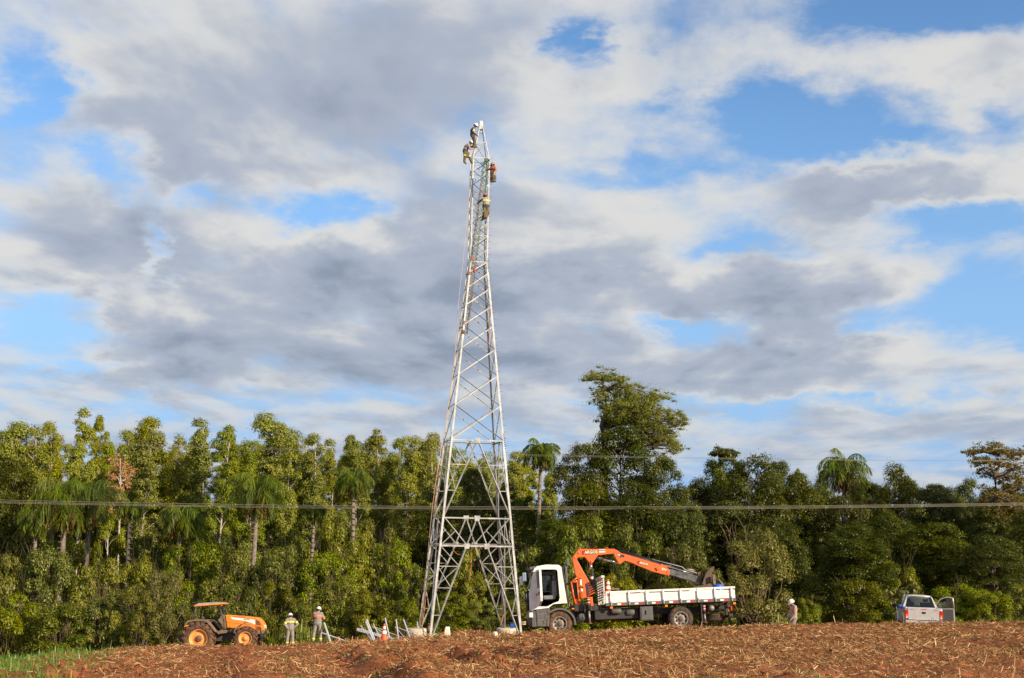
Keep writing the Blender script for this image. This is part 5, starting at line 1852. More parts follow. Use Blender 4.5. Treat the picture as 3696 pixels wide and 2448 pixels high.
    mb.tube([(a[0], 0.05, a[1]), (b[0], 0.05, b[1]), (b[0] - 0.22, 0.05, b[1] + 0.02)], 0.022, 6)
    mb.build('guard_rail', 'black_steel', tr)
    mb = MB()
    a, b = S(1797, 695), S(1815, 880)
    mb.box((a[0], 0.0, b[1]), (a[0] + 0.06, 0.6, a[1]))
    mb.build('mud_flap', 'black_steel', tr)
    a, b = S(1300, 700), S(1100, 870)
    mb = MB(); mb.box((S(790, 800)[0], 0.3, 0.62), (S(1210, 800)[0], 0.75, 1.08), 0.03); mb.build('fuel_tank', 'black_steel', tr)

    # load bed
    bed = empty('load_bed'); bed.parent = tr
    xb0, xb1 = S(900, 700)[0], S(2137, 680)[0]
    zs0, zs1, zb1, zr0, zr1 = 1.165, 1.30, 1.655, 1.70, 1.785
    mb = MB()
    mb.box((xb0, 0.01, zs1 - 0.07), (xb1, W - 0.01, zs1 - 0.005))
    mb.build('floor', 'wood_old', bed)
    for y in (-0.05, W - 0.07):
        MB().box((xb0, y, zs0), (xb1, y + 0.12, zs1), 0.008).build('sill', 'grey_plastic', bed)
    posts = [S(zx, 600)[0] for zx in (945, 1117, 1285, 1445, 1610, 1775, 1940, 2098)]
    edges = [xb0 + 0.06] + posts + [xb1 - 0.01]
    mid = (zs1 + zb1) / 2 + 0.05
    for y in (0.0, W - 0.04):
        for i in range(len(edges) - 1):
            for lo, hi in ((zs1 + 0.005, mid - 0.004), (mid + 0.004, zb1)):
                MB().box((edges[i] + 0.03, y, lo), (edges[i + 1] - 0.03, y + 0.035, hi), 0.006).build('side_board', 'white_board', bed)
    for i, x in enumerate(posts):
        p = MB().box((x - 0.033, -0.075, zs0 + 0.03), (x + 0.033, 0.0, zr1 - 0.01), 0.008).build('stake_post', 'white_board', bed)
        MB().box((x - 0.022, -0.10, zs0 + 0.0), (x + 0.022, -0.077, zs0 + 0.19), 0.006).build('stake_clip', 'rim_grey', p)
        MB().box((x - 0.033, W, zs0 + 0.03), (x + 0.033, W + 0.07, zr1 - 0.01), 0.008).build('stake_post', 'white_board', bed)
    for y in (-0.045, W - 0.02):
        MB().box((xb0 - 0.01, y, zr0), (xb1 - 0.0, y + 0.06, zr1), 0.01).build('top_rail', 'white_board', bed)
    MB().box((xb1 - 0.045, 0.04, zs1), (xb1 - 0.01, W - 0.06, zb1), 0.008).build('tailgate', 'white_board', bed)
    MB().box((xb0 - 0.02, -0.02, zs0), (xb0 + 0.055, 0.05, zr1), 0.008).build('corner_post', 'white_board', bed)
    for zx in (1003, 1168, 1332, 1498, 1663, 1828, 1985):
        x = S(zx, 700)[0]
        zc = (zs0 + zs1) / 2 - 0.0
        MB().box((x, -0.056, zc - 0.033), (x + 0.155, -0.0505, zc + 0.033)).build('reflector_white', 'reflect_white', bed)
        MB().box((x + 0.159, -0.056, zc - 0.033), (x + 0.315, -0.0505, zc + 0.033)).build('reflector_red', 'reflect_red', bed)
    for zx, zy in ((945, 732), (1467, 715), (2118, 691)):
        q = S(zx, zy)
        MB().box((q[0] - 0.055, -0.04, q[1] - 0.045), (q[0] + 0.055, 0.03, q[1] + 0.045), 0.012).build('marker_lamp', 'amber', tr)
    # slatted headboard in black and white
    hx = S(868, 600)[0]
    hb = empty('headboard'); hb.parent = tr
    for k in range(9):
        z = 1.42 + 0.105 * k
        for j in range(10):
            y0 = 0.05 + 0.226 * j
            MB().box((hx, y0, z), (hx + 0.04, y0 + 0.222, z + 0.055)).build('slat_block', 'white_board' if (j + k // 1) % 2 == 0 else 'label_black', hb)
    for y in (0.0, 0.75, 1.5, W - 0.08):
        MB().box((hx + 0.045, y, 1.30), (hx + 0.11, y + 0.08, 2.36), 0.01).build('upright', 'tarp_grey', hb)
    MB().box((hx - 0.02, -0.04, 2.36), (hx + 0.13, W + 0.02, 2.47), 0.02).build('top_bar', 'tarp_grey', hb)

    # tail end
    mb = MB()
    mb.box((xb1 - 0.3, 0.25, 0.52), (xb1 - 0.14, W - 0.25, 0.66), 0.02)
    a, b = S(1935, 760), S(2095, 715)
    mb.tube([(a[0], 0.3, a[1]), (b[0], 0.3, b[1])], 0.05, 6)
    mb.box((xb1 - 0.42, 0.3, 0.6), (xb1 - 0.32, 0.5, 1.15))
    mb.build('rear_underrun', 'black_steel', tr)
    q = S(2097, 735)
    MB().box((q[0] - 0.03, 0.2, q[1] - 0.09), (q[0] + 0.03, 0.55, q[1] + 0.09), 0.01).build('tail_lamp', 'reflect_red', tr)

    # stabiliser legs
    for zx, zt, zb, m, nm in ((737, 645, 880, 'black_steel', 'front'), (1832, 705, 870, 'black_steel', 'rear')):
        a, b = S(zx - 6, zt), S(zx + 8, zb)
        lg = MB().tube([(a[0], 0.0, a[1]), (a[0], 0.0, (a[1] + b[1]) / 2)], 0.062, 12).build('stabiliser', 'black_steel', tr)
        MB().tube([(a[0], 0.0, (a[1] + b[1]) / 2 + 0.001), (a[0] + 0.01, 0.0, b[1] + 0.05)], 0.045, 12).build('stabiliser_ram', 'rim_grey', lg)
        mb = MB(); mb.lathe([(0.0, 0.05), (0.05, 0.05), (0.11, 0.02), (0.11, 0.0), (0, 0)], (a[0] + 0.01, 0.0, b[1]), 'z', 16); mb.build('foot_plate', 'rust', lg)
        for k in range(4):
            z = a[1] - 0.05 - 0.06 * k
            mb = MB(); mb.lathe([(0.064, -0.012), (0.064, 0.012)], (a[0], 0.0, z), 'z', 14); mb.build('warning_band', 'reflect_white' if k % 2 == 0 else 'reflect_red', lg)

    # ---- crane
    YC = 1.18
    base = MB()
    base.box((S(600, 600)[0], 0.25, 1.0), (S(830, 600)[0], W - 0.25, 1.30), 0.03)
    base.box((S(690, 600)[0], 0.05, 1.02), (S(760, 600)[0], W - 0.05, 1.24), 0.02)
    base.build('crane_base', 'black_steel', tr)
    mb = MB()
    mb.prism(poly((722, 632), (772, 632), (776, 715), (752, 715), (750, 650), (722, 650)), 'y', 0.02, 0.16, 0.01)
    mb.prism(poly((752, 652), (770, 652), (770, 700), (752, 700)), 'y', 0.04, 0.14)
    mb.build('stabiliser_bracket', 'crane_orange', tr)
    col = MB()
    col.prism(poly((622, 262), (660, 262), (740, 420), (835, 592), (720, 622), (700, 560), (640, 400)), 'y', YC - 0.20, YC + 0.20, 0.015)
    co = col.build('crane_column', 'crane_orange', tr)
    mb = MB()
    for k in range(4):
        a = S(762 + 9 * k, 520 + 18 * k)
        mb.box((a[0], YC - 0.215, a[1] - 0.02), (a[0] + 0.22, YC - 0.202, a[1] + 0.018))
    mb.build('column_slots', 'label_black', co)
    # control panel
    cp = empty('control_panel'); cp.parent = tr
    MB().prism(poly((652, 442), (706, 440), (722, 636), (668, 642)), 'y', 0.28, 0.44, 0.008).build('panel', 'crane_orange', cp)
    for k in range(6):
        a = S(660 + 3 * k // 2, 458 + 14 * k)
        MB().box((a[0], 0.272, a[1] - 0.02), (a[0] + 0.075, 0.281, a[1] + 0.015)).build('slot', 'label_black', cp)
    for k in range(6):
        a = S(668 + k, 570 + 11 * k)
        MB().box((a[0], 0.272, a[1] - 0.015), (a[0] + 0.06, 0.281, a[1] + 0.01)).build('slot', 'label_black', cp)
    for zx, zy, w_, h_ in ((676, 495, 0.06, 0.24), (682, 565, 0.07, 0.11)):
        a = S(zx, zy)
        MB().box((a[0] - w_ / 2, 0.270, a[1] - h_ / 2), (a[0] + w_ / 2, 0.2795, a[1] + h_ / 2)).build('sticker', 'reflect_white', cp)
    for zx in (668, 690):
        a = S(zx, 542)
        mb = MB(); mb.lathe([(0.0, -0.02), (0.035, -0.02), (0.035, 0.012)], (a[0], 0.278, a[1]), 'y', 14); mb.build('knob', 'label_black', cp)
    fr2 = MB()
    for p, q in (((583, 488), (650, 445)), ((583, 488), (610, 690)), ((610, 690), (668, 700)), ((583, 488), (652, 480)), ((640, 490), (650, 690))):
        a, b = S(*p), S(*q)
        for y in (0.34, 0.85):
            fr2.tube([(a[0], y, a[1]), (b[0], y, b[1])], 0.03, 6)
    a = S(583, 488); fr2.tube([(a[0], 0.34, a[1]), (a[0], 0.85, a[1])], 0.03, 6)
    fr2.prism(poly((612, 650), (668, 640), (668, 705), (618, 705)), 'y', 0.40, 0.90, 0.01)
    fr2.build('panel_frame', 'crane_orange', tr)
    mb = MB()
    mb.prism(poly((590, 500), (645, 490), (652, 640), (605, 650)), 'y', 0.46, 0.84, 0.02)
    mb.prism(poly((722, 505), (752, 505), (756, 600), (728, 600)), 'y', 0.40, 0.5, 0.01)
    mb.build('valve_block', 'black_steel', tr)
    # main boom
    boom = MB()
    boom.prism(poly((622, 248), (640, 222), (688, 166), (1036, 163), (1062, 190), (1035, 207), (872, 224), (818, 296), (803, 306), (788, 296), (745, 243), (690, 241), (660, 262), (640, 270), (625, 262)), 'y', YC - 0.17, YC + 0.17, 0.01)
    bo = boom.build('main_boom', 'crane_orange', tr)
    YF = YC - 0.175
    def plate(par, zx0, zy0, zx1, zy1, ang, m, name='label', off=0.004):
        a, b = S(zx0, zy0), S(zx1, zy1)
        cxx, czz = (a[0] + b[0]) / 2, (a[1] + b[1]) / 2
        return (cxx, czz)
    def sign(par, cxy, w_, h_, ang, txt, tsize):
        c_ = S(*cxy)
        Mx = Matrix.Translation((c_[0], YF - 0.006, c_[1])) @ Matrix.Rotation(ang, 4, 'Y')
        mb = MB(); mb.box((-w_ / 2, -0.003, -h_ / 2), (w_ / 2, 0.004, h_ / 2)); pl = mb.build('name_plate', 'label_black', par, Mx)
        mb = MB(); mb.box((-w_ / 2 + 0.012, -0.0055, -h_ / 2 + 0.012), (-w_ / 2 + 0.17 * w_, -0.0035, h_ / 2 - 0.012)); mb.build('logo_mark', 'label_red', par, Mx)
        text_mesh('lettering', txt, tsize, 'letter_cream', par, Mx @ Matrix.Translation((w_ * 0.085, -0.006, -0.003)) @ Matrix.Rotation(R(90), 4, 'X'), bold=0.004, squash=0.92)
    sign(bo, (792, 197), 0.66, 0.165, 0.0, 'ARGOS', 0.185)
    c_ = S(914, 184)
    MB().box((c_[0] - 0.14, YF - 0.006, c_[1] - 0.075), (c_[0] + 0.14, YF - 0.001, c_[1] + 0.075)).build('warning_sticker', 'tarp_grey', bo)
    MB().box((c_[0] - 0.14, YF - 0.009, c_[1] + 0.005), (c_[0] + 0.14, YF - 0.0065, c_[1] + 0.03)).build('sticker_bar', 'letter_black', bo)
    for zx in (698, 968):
        a = S(zx, 163)
        mb = MB()
        mb.tube([(a[0] + 0.045 * math.cos(t), YC, a[1] + 0.02 + 0.045 * math.sin(t)) for t in np.linspace(-0.4, math.pi + 0.4, 12)], 0.012, 6)
        mb.build('lifting_eye', 'crane_orange', bo)
    for zx, zy in ((645, 246), (684, 202), (803, 284)):
        a = S(zx, zy)
        mb = MB(); mb.lathe([(0, -0.03), (0.035, -0.03), (0.05, -0.01), (0.055, 0.0)], (a[0], YF + 0.004, a[1]), 'y', 14); mb.build('pin', 'crane_orange', bo)
    # cylinders
    def cyl(p, q, frac, r1, r2, y, name='hydraulic_cylinder', m1='black_steel'):
        a, b = S(*p), S(*q)
        A, B = Vector((a[0], y, a[1])), Vector((b[0], y, b[1]))
        o_ = MB().tube([A, A.lerp(B, frac)], r1, 14).build(name, m1, tr)
        MB().tube([A.lerp(B, frac + 0.001), B], r2, 12).build('piston_rod', 'chrome', o_)
        return o_
    hc = cyl((812, 600), (803, 300), 0.78, 0.075, 0.05, YC)
    a = S(806, 440); mb = MB(); mb.lathe([(0.077, -0.05), (0.077, 0.05)], (a[0], YC, a[1]), 'z', 14); mb.build('cylinder_label', 'reflect_white', hc)
    cyl((845, 245), (1085, 298), 0.27, 0.085, 0.042, YC)
    # knuckle boom
    kb = MB()
    kb.prism(poly((1036, 168), (1062, 178), (1100, 205), (1140, 214), (1190, 228), (1530, 332), (1562, 372), (1556, 412), (1400, 378), (1180, 290), (1140, 275), (1118, 282), (1092, 306), (1072, 306), (1028, 214)), 'y', YC - 0.15, YC + 0.15, 0.01)
    k_ = kb.build('knuckle_boom', 'crane_orange', tr)
    YF = YC - 0.155
    sign(k_, (1304, 302), 0.46, 0.125, 0.275, 'ARGOS', 0.125)
    c_ = S(1094, 228)
    Mx = Matrix.Translation((c_[0], YF - 0.006, c_[1])) @ Matrix.Rotation(0.25, 4, 'Y')
    MB().box((-0.16, -0.003, -0.042), (0.16, 0.004, 0.042)).build('model_plate', 'label_black', k_, Mx)
    text_mesh('model_lettering', 'AG', 0.09, 'reflect_white', k_, Mx @ Matrix.Translation((-0.09, -0.006, 0)) @ Matrix.Rotation(R(90), 4, 'X'), bold=0.003)
    c_ = S(1522, 362)
    faint_print('capacity_sticker', 4, 0.13, 'letter_cream', k_, Matrix.Translation((c_[0], YF - 0.004, c_[1])) @ Matrix.Rotation(0.275, 4, 'Y') @ Matrix.Rotation(R(90), 4, 'X'))
    c_ = S(1096, 242)
    mb = MB(); mb.ball((c_[0], YF - 0.01, c_[1]), (0.03, 0.02, 0.035), 10, 6); mb.build('green_cap', mat('green_plastic', (0.03, 0.25, 0.07), 0.4), k_)
    mb = MB()
    mb.prism(poly((1120, 272), (1180, 288), (1400, 380), (1550, 418), (1550, 412), (1400, 372), (1190, 284), (1140, 270)), 'y', YC - 0.16, YC + 0.16)
    mb.prism(poly((1530, 330), (1562, 372), (1556, 414), (1535, 410)), 'y', YC - 0.17, YC + 0.17, 0.01)
    mb.prism(poly((1425, 345), (1460, 335), (1480, 352), (1445, 372)), 'y', YC - 0.22, YC - 0.15, 0.01)
    mb.prism(poly((1485, 308), (1505, 312), (1505, 332), (1480, 326)), 'y', YC - 0.12, YC + 0.12, 0.01)
    mb.build('boom_collar', 'crane_orange', k_)
    # telescopic extension
    ex = MB()
    ex.prism(poly((1555, 352), (1842, 424), (1866, 492), (1850, 496), (1556, 408)), 'y', YC - 0.12, YC + 0.12, 0.01)
    e_ = ex.build('boom_extension', 'weathered_steel', tr)
    mb = MB(); mb.prism(poly((1838, 385), (1866, 378), (1872, 482), (1842, 470)), 'y', YC - 0.16, YC + 0.16, 0.01); mb.build('end_plate', 'rust', e_)
    cyl((1060, 178), (1830, 412), 0.58, 0.055, 0.03, YC + 0.02, 'extension_cylinder')
    mb = MB()
    for off, y in ((0, -0.06), (8, 0.05), (-6, 0.1)):
        pts = [S(1090, 172 + off), S(1250, 222 + off), S(1500, 292 + off), S(1700, 345 + off)]
        mb.tube([(p[0], YC + y, p[1]) for p in pts], 0.018, 6)
    mb.build('hydraulic_hoses', 'black_gloss', tr)
    mb = MB()
    pts = [S(1400, 262), S(1690, 335), S(1705, 350), S(1715, 362), S(1825, 392), S(1832, 410)]
    mb.tube([(p[0], YC - 0.1, p[1]) for p in pts], 0.014, 6)
    pts = [S(1740, 352), S(1800, 360), S(1812, 372), S(1760, 362), S(1740, 352)]
    mb.tube([(p[0], YC - 0.06, p[1]) for p in pts], 0.012, 6)
    mb.build('steel_pipes', 'tarp_grey', tr)
    # hanging hoses at the stabiliser
    mb = MB()
    for k, (p, q) in enumerate((((690, 690), (672, 850)), ((700, 690), (702, 880)), ((706, 690), (716, 860)))):
        a, b = S(*p), S(*q)
        mb.tube([(a[0], 0.06, a[1]), ((a[0] + b[0]) / 2 + 0.07, 0.03, (a[1] + b[1]) / 2), (b[0], 0.06, b[1])], 0.014, 6)
    mb.build('hanging_hoses', 'black_gloss', tr)

    # ---- things lying on the bed (each its own object)
    def onbed(zx, y, z=zs1):
        return M @ Vector((S(zx, 600)[0], y, z))
    def place(ob, label, cat, group=None):
        ob.matrix_basis = M.copy()
        return tag(ob, label, cat, group)
    # curved rusty plate
    mb = MB()
    cur = [S(1862, 500), S(1880, 450), S(1905, 400), S(1938, 358), S(1986, 333)]
    cur2 = [S(1992, 336), S(1968, 380), S(1955, 430), S(1946, 480), S(1942, 525)]
    mb.prism(cur + cur2 + [S(1900, 540)], 'y', 0.75, 0.80, 0.004)
    mb.prism([S(1986, 333), S(1994, 336), S(1970, 382), S(1957, 432), S(1948, 528), S(1938, 528), S(1949, 430), S(1962, 380)], 'y', 0.80, 1.7, 0.004)
    place(mb.build('curved_plate', 'rusty_plate'), 'dark curved rusty steel plate standing at the rear of the truck bed', 'steel plate')
    mb = MB(); a, b = S(1955, 418), S(1982, 490)
    mb.box((a[0], 0.5, b[1]), (b[0], 0.62, a[1]), 0.01); mb.box((a[0] + 0.02, 0.52, zs1), (b[0] - 0.02, 0.60, b[1]))
    place(mb.build('timber_post', 'wood_old'), 'short timber block standing behind the curved plate', 'timber')
    mb = MB(); mb.prism(poly((1745, 540), (1925, 500), (1945, 530), (1940, 545), (1745, 548)), 'y', 0.4, 0.75, 0.01)
    place(mb.build('steel_wedge', 'rusty_plate'), 'long rusty wedge lying under the crane tip', 'steel wedge')
    mb = MB()
    for k in range(4):
        pts = [S(1983, 455 + 4 * k), S(2015 + 4 * k, 468), S(2040 + 5 * k, 500), S(2050 + 4 * k, 540), S(2055 + 4 * k, 600)]
        mb.tube([(p[0], 0.5 + 0.05 * k, p[1]) for p in pts], 0.017, 6)
    place(mb.build('cable_bundle', 'hose_brown'), 'bundle of brown cables arching over the truck tail', 'cables')
    a = S(2000, 520)
    mb = MB(); mb.lathe([(0, 0.62), (0.2, 0.62), (0.24, 0.58), (0.25, 0.3), (0.24, 0.0), (0, 0)], (a[0], 0.55, zs1 + 0.01), 'z', 24)
    place(mb.build('drum', 'blue_plastic'), 'blue drum inside the truck bed near the tail', 'drum')
    for k, (p, q) in enumerate((((940, 565), (1040, 545)), ((960, 575), (1045, 556)))):
        a, b = S(*p), S(*q)
        mb = MB(); mb.box((a[0] - 0.3, 0.3 + 0.2 * k, b[1] - 0.07), (b[0], 0.46 + 0.2 * k, b[1]), 0.006)
        place(mb.build('plank', 'wood_old'), ('front' if k == 0 else 'rear') + ' wooden plank showing above the bed rail by the cone', 'plank', 'planks on the truck bed')
    mb = MB()
    a = S(1215, 572)
    r_ = np.random.default_rng(3)
    for k in range(7):
        mb.ball((a[0] + r_.uniform(-0.28, 0.28), 0.4 + r_.uniform(-0.1, 0.2), a[1] - 0.07 + r_.uniform(-0.05, 0.03)), (r_.uniform(0.18, 0.3), 0.2, r_.uniform(0.09, 0.13)), 12, 8)
    place(mb.build('cloth_sack', 'sack_cloth'), 'cream cloth sack heaped on the truck bed', 'sack')
    mb = MB()
    for k, zx in enumerate((1225, 1247)):
        a = S(zx, 545)
        mb.tube([(a[0] + 0.05 * math.cos(t), 0.35, a[1] + (0.09 - 0.03 * k) * math.sin(t)) for t in np.linspace(-0.3, math.pi + 0.3, 10)], 0.012, 5)
    place(mb.build('rope_loops', 'hose_brown'), 'brown rope loops sticking up from the sack on the truck', 'rope')
    cone(M @ Vector((S(925, 600)[0], 0.16, 1.62)), 0.70, 'red and white traffic cone standing at the front corner of the truck bed', zd)
    return tr, M


def cone(p, h, label, up=(0, 0, 1)):
    m = frame_matrix(p, (1, 0, 0), up)
    t = empty('traffic_cone', label=label, cat='cone', group='traffic cones', matrix=m)
    mat('cone_orange', (0.80, 0.10, 0.025), 0.5, var=0.08, scale=10, dirt=(0.4, 0.12, 0.05), dirt_amt=0.3)
    mat('cone_white', (0.80, 0.80, 0.78), 0.5, var=0.05, scale=10)
    r0, r1 = h * 0.215, h * 0.045
    R_ = lambda f: r0 + (r1 - r0) * f
    mb = MB(); mb.lathe([(R_(f), h * f) for f in (0.03, 0.25, 0.5, 0.75, 0.98)] + [(r1 * 0.6, h)], (0, 0, 0), 'z', 24); mb.build('body', 'cone_orange', t)
    for a, b in ((0.40, 0.58), (0.70, 0.84)):
        mb = MB(); mb.lathe([(R_(a) + 0.004, h * a), (R_(b) + 0.004, h * b)], (0, 0, 0), 'z', 24); mb.build('reflective_band', 'cone_white', t)
    MB().box((-r0 * 1.25, -r0 * 1.25, 0), (r0 * 1.25, r0 * 1.25, h * 0.04), 0.01).build('base', 'cone_orange', t)
    return t


TRUCK, TRUCK_M = build_truck()

# ------------------------------------------------------------------ tractor
mat('tractor_orange', (0.86, 0.24, 0.022), 0.36, var=0.06, scale=4, dirt=(0.45, 0.18, 0.07), dirt_amt=0.6, coat=0.1)
mat('tractor_rim', (0.72, 0.33, 0.09), 0.5, var=0.15, scale=8, dirt=(0.42, 0.17, 0.06), dirt_amt=0.7)
mat('dusty_plastic', (0.16, 0.115, 0.08), 0.8, var=0.25, scale=6, dirt=(0.27, 0.17, 0.10), dirt_amt=0.6)
mat('dark_frame', (0.05, 0.045, 0.042), 0.6, var=0.3, scale=8, dirt=(0.18, 0.10, 0.06), dirt_amt=0.5)
mat('grille_red', (0.16, 0.055, 0.025), 0.7, var=0.3, scale=30)
mat('grey_roof', (0.30, 0.29, 0.29), 0.6, var=0.15, scale=5)


def build_tractor():
    def S(zx, zy):
        return ((zx - 550) / 480.0, (1445 - 0.101 * (zx - 550) - zy) / 480.0)

    def poly(*p):
        return [S(*q) for q in p]
    org = at(717, 2364, 66.2)
    pit, yaw, rol = R(6.6), R(1.0), R(4.0)
    xd = Vector((math.cos(pit) * math.cos(yaw), math.sin(yaw), math.sin(pit)))
    zd = Vector((-math.sin(pit), math.sin(rol), math.cos(rol)))
    t = empty('tractor', label='orange farm tractor with canopy and muddy wheels parked beside the bushes', cat='tractor', matrix=frame_matrix(org, xd, zd))
    W = 1.95
    YC = W / 2
    rr, rf = 0.83, 0.595
    fx = S(1740, 1040)[0]
    for y, s in ((0.22, -1), (W - 0.22, 1)):
        wheel(t, (0, y, rr), rr, 0.46, 'rubber_red', 'tractor_rim', lugs=18, side=s, name='rear_wheel', hubcol='rust')
        wheel(t, (fx, y + 0.02 * s, rf), rf, 0.38, 'rubber_red', 'tractor_rim', lugs=16, side=s, name='front_wheel', hubcol='tractor_rim')
    mb = MB()
    mb.prism(poly((480, 900), (1150, 860), (1420, 800), (2000, 850), (2020, 960), (1400, 1060), (1000, 1120), (480, 1080)), 'y', YC - 0.26, YC + 0.26, 0.03)
    mb.tube([(0, 0.3, rr), (0, W - 0.3, rr)], 0.16, 12)
    mb.tube([(fx, 0.3, rf), (fx, W - 0.3, rf)], 0.11, 12)
    mb.tube([S(1300, 870)[:1] + (0.45, S(1300, 870)[1]), S(1430, 880)[:1] + (0.4, S(1430, 880)[1])], 0.09, 10)
    mb.build('transmission', 'dark_frame', t)
    # bonnet
    hood = MB()
    hood.prism(poly((1205, 445), (1560, 470), (1950, 505), (2040, 520), (2110, 570), (2165, 650), (2195, 730), (2190, 845), (1985, 850), (1700, 815), (1480, 795), (1230, 775)), 'y', YC - 0.33, YC + 0.33, 0.05)
    h = hood.build('bonnet', 'tractor_orange', t)
    YF = YC - 0.333
    MB().prism(poly((1335, 505), (1600, 535), (1955, 575), (1958, 690), (1930, 690), (1880, 655), (1700, 600), (1500, 575), (1380, 560)), 'y', YF - 0.004, YF + 0.002).build('side_stripe', 'reflect_white', h)
    c = S(1750, 572)
    text_mesh('lettering', 'VALTRA', 0.095, 'letter_black', h, Matrix.Translation((c[0], YF - 0.006, c[1])) @ Matrix.Rotation(0.16, 4, 'Y') @ Matrix.Rotation(R(90), 4, 'X'), bold=0.004)
    c = S(1570, 500)
    faint_print('side_lettering', 12, 0.085, 'letter_red', h, Matrix.Translation((c[0], YF - 0.006, c[1])) @ Matrix.Rotation(0.14, 4, 'Y') @ Matrix.Rotation(R(90), 4, 'X'))
    c = S(1735, 640)
    faint_print('model_lettering', 6, 0.07, 'grille_red', h, Matrix.Translation((c[0], YF - 0.006, c[1])) @ Matrix.Rotation(0.1, 4, 'Y') @ Matrix.Rotation(R(90), 4, 'X'))
    MB().prism(poly((1985, 575), (2040, 590), (2085, 635), (2115, 715), (1985, 705)), 'y', YF - 0.006, YF + 0.002).build('grille', 'grille_red', h)
    MB().prism(poly((1985, 745), (2070, 750), (2112, 775), (2112, 830), (1985, 832)), 'y', YF - 0.006, YF + 0.002).build('grille', 'grille_red', h)
    mb = MB()
    for p, q in (((1958, 505), (1965, 850)), ((1230, 640), (1960, 710)), ((1965, 720), (2100, 760)), ((1300, 660), (1295, 770))):
        a, b = S(*p), S(*q)
        mb.tube([(a[0], YF - 0.001, a[1]), (b[0], YF - 0.001, b[1])], 0.007, 4)
    mb.build('panel_seams', 'letter_black', h)
    c = S(2178, 750)
    for y in (YC - 0.24, YC + 0.08):
        MB().box((c[0] - 0.05, y, c[1] - 0.09), (c[0] + 0.045, y + 0.16, c[1] + 0.09), 0.02).build('headlight', 'lamp_glass', h)
    a = S(1563, 440)
    mb = MB(); mb.lathe([(0, 0.05), (0.10, 0.05), (0.12, 0.02), (0.06, 0.0), (0.05, -0.1)], (a[0], YC, a[1]), 'z', 16); mb.build('air_cap', 'black_gloss', t)
    a, b = S(1812, 495), S(1782, 60)
    mb = MB(); mb.tube([(a[0], YC + 0.2, a[1]), (b[0], YC + 0.2, b[1])], 0.032, 10); mb.build('exhaust', 'black_steel', t)
    # front weight carrier
    mb = MB()
    mb.prism(poly((1985, 852), (2232, 842), (2235, 915), (2010, 940)), 'y', YC - 0.35, YC + 0.35, 0.02)
    mb.prism(poly((2030, 945), (2145, 940), (2145, 1055), (2040, 1060)), 'y', YC - 0.25, YC + 0.25, 0.02)
    w = mb.build('weight_carrier', 'dusty_plastic', t)
    mb = MB()
    for k in range(6):
        y = YC - 0.34 + 0.12 * k
        a = S(2160, 955)
        mb.box((a[0] - 0.16, y, a[1] - 0.16), (a[0] - 0.02, y + 0.09, a[1] + 0.02), 0.01)
    mb.build('weights', 'rim_grey', w)
    # canopy on four posts
    cn = empty('canopy'); cn.parent = t
    MB().prism(poly((440, 238), (480, 212), (1150, 155), (1192, 150), (1196, 178), (1165, 188), (485, 238)), 'y', 0.18, W - 0.18, 0.03).build('canopy_rim', 'tractor_orange', cn)
    MB().prism(poly((470, 205), (520, 178), (640, 150), (900, 132), (1140, 128), (1180, 150), (1150, 158), (480, 212)), 'y', 0.24, W - 0.24, 0.03).build('canopy_top', 'grey_roof', cn)
    for zx in (555, 605):
        a = S(zx, 168)
        mb = MB(); mb.lathe([(0.0, 0.04), (0.05, 0.035), (0.06, 0.0)], (a[0], 0.5, a[1]), 'z', 12); mb.build('roof_vent', 'grey_roof', cn)
    for y in (0.26, W - 0.26):
        for p, q, r_ in (((440, 560), (510, 225), 0.045), ((1195, 830), (1210, 600), 0.04)):
            a, b = S(*p), S(*q)
            MB().tube([(a[0], y, a[1]), (b[0], y, b[1])], r_, 8).build('canopy_post', 'dark_frame', cn)
        pts = [S(1205, 620), S(1190, 520), S(1140, 390), S(1085, 195)]
        MB().tube([(p[0], y, p[1]) for p in pts], 0.042, 8).build('canopy_post', 'dark_frame', cn)
    a, b = S(1180, 260), S(1225, 400)
    MB().box((a[0], 0.02, b[1]), (b[0], 0.08, a[1]), 0.02).build('mirror', 'black_gloss', t)
    a2 = S(1205, 190)
    mb = MB(); mb.tube([(S(1100, 210)[0], 0.26, S(1100, 210)[1]), (a2[0], 0.06, a2[1]), (a2[0] + 0.01, 0.05, a[1])], 0.012, 6); mb.build('mirror_arm', 'black_gloss', t)
    a = S(1165, 212)
    MB().box((a[0] - 0.03, 0.2, a[1] - 0.03), (a[0] + 0.03, 0.26, a[1] + 0.03), 0.01).build('indicator', 'amber', t)
    # fenders
    for y0, y1 in ((0.02, 0.5), (W - 0.5, W - 0.02)):
        out = [S(*p) for p in ((225, 720), (232, 670), (290, 600), (420, 568), (620, 565), (780, 580), (840, 640), (1010, 870))]
        inn = [S(*p) for p in ((990, 885), (815, 665), (755, 610), (620, 602), (440, 605), (320, 640), (262, 690), (245, 720))]
        MB().prism(out + inn, 'y', y0, y1, 0.008).build('rear_fender', 'dusty_plastic', t)
        MB().prism(poly((205, 735), (240, 715), (350, 705), (330, 720), (210, 755)), 'y', y0 + 0.03, y1 - 0.02, 0.005).build('fender_tail', 'tractor_orange', t)
        out = [S(*p) for p in ((1450, 900), (1480, 815), (1560, 730), (1650, 675), (1740, 655))]
        inn = [S(*p) for p in ((1735, 670), (1655, 692), (1575, 745), (1500, 830), (1470, 910))]
        MB().prism(out + inn, 'y', y0 + 0.06, y1 - 0.08, 0.005).build('front_fender', 'dusty_plastic', t)
    mb = MB()
    mb.prism(poly((1000, 870), (1150, 825), (1245, 840), (1240, 905), (1050, 930)), 'y', 0.12, 0.55, 0.015)
    mb.build('footstep', 'dusty_plastic', t)
    mb = MB()
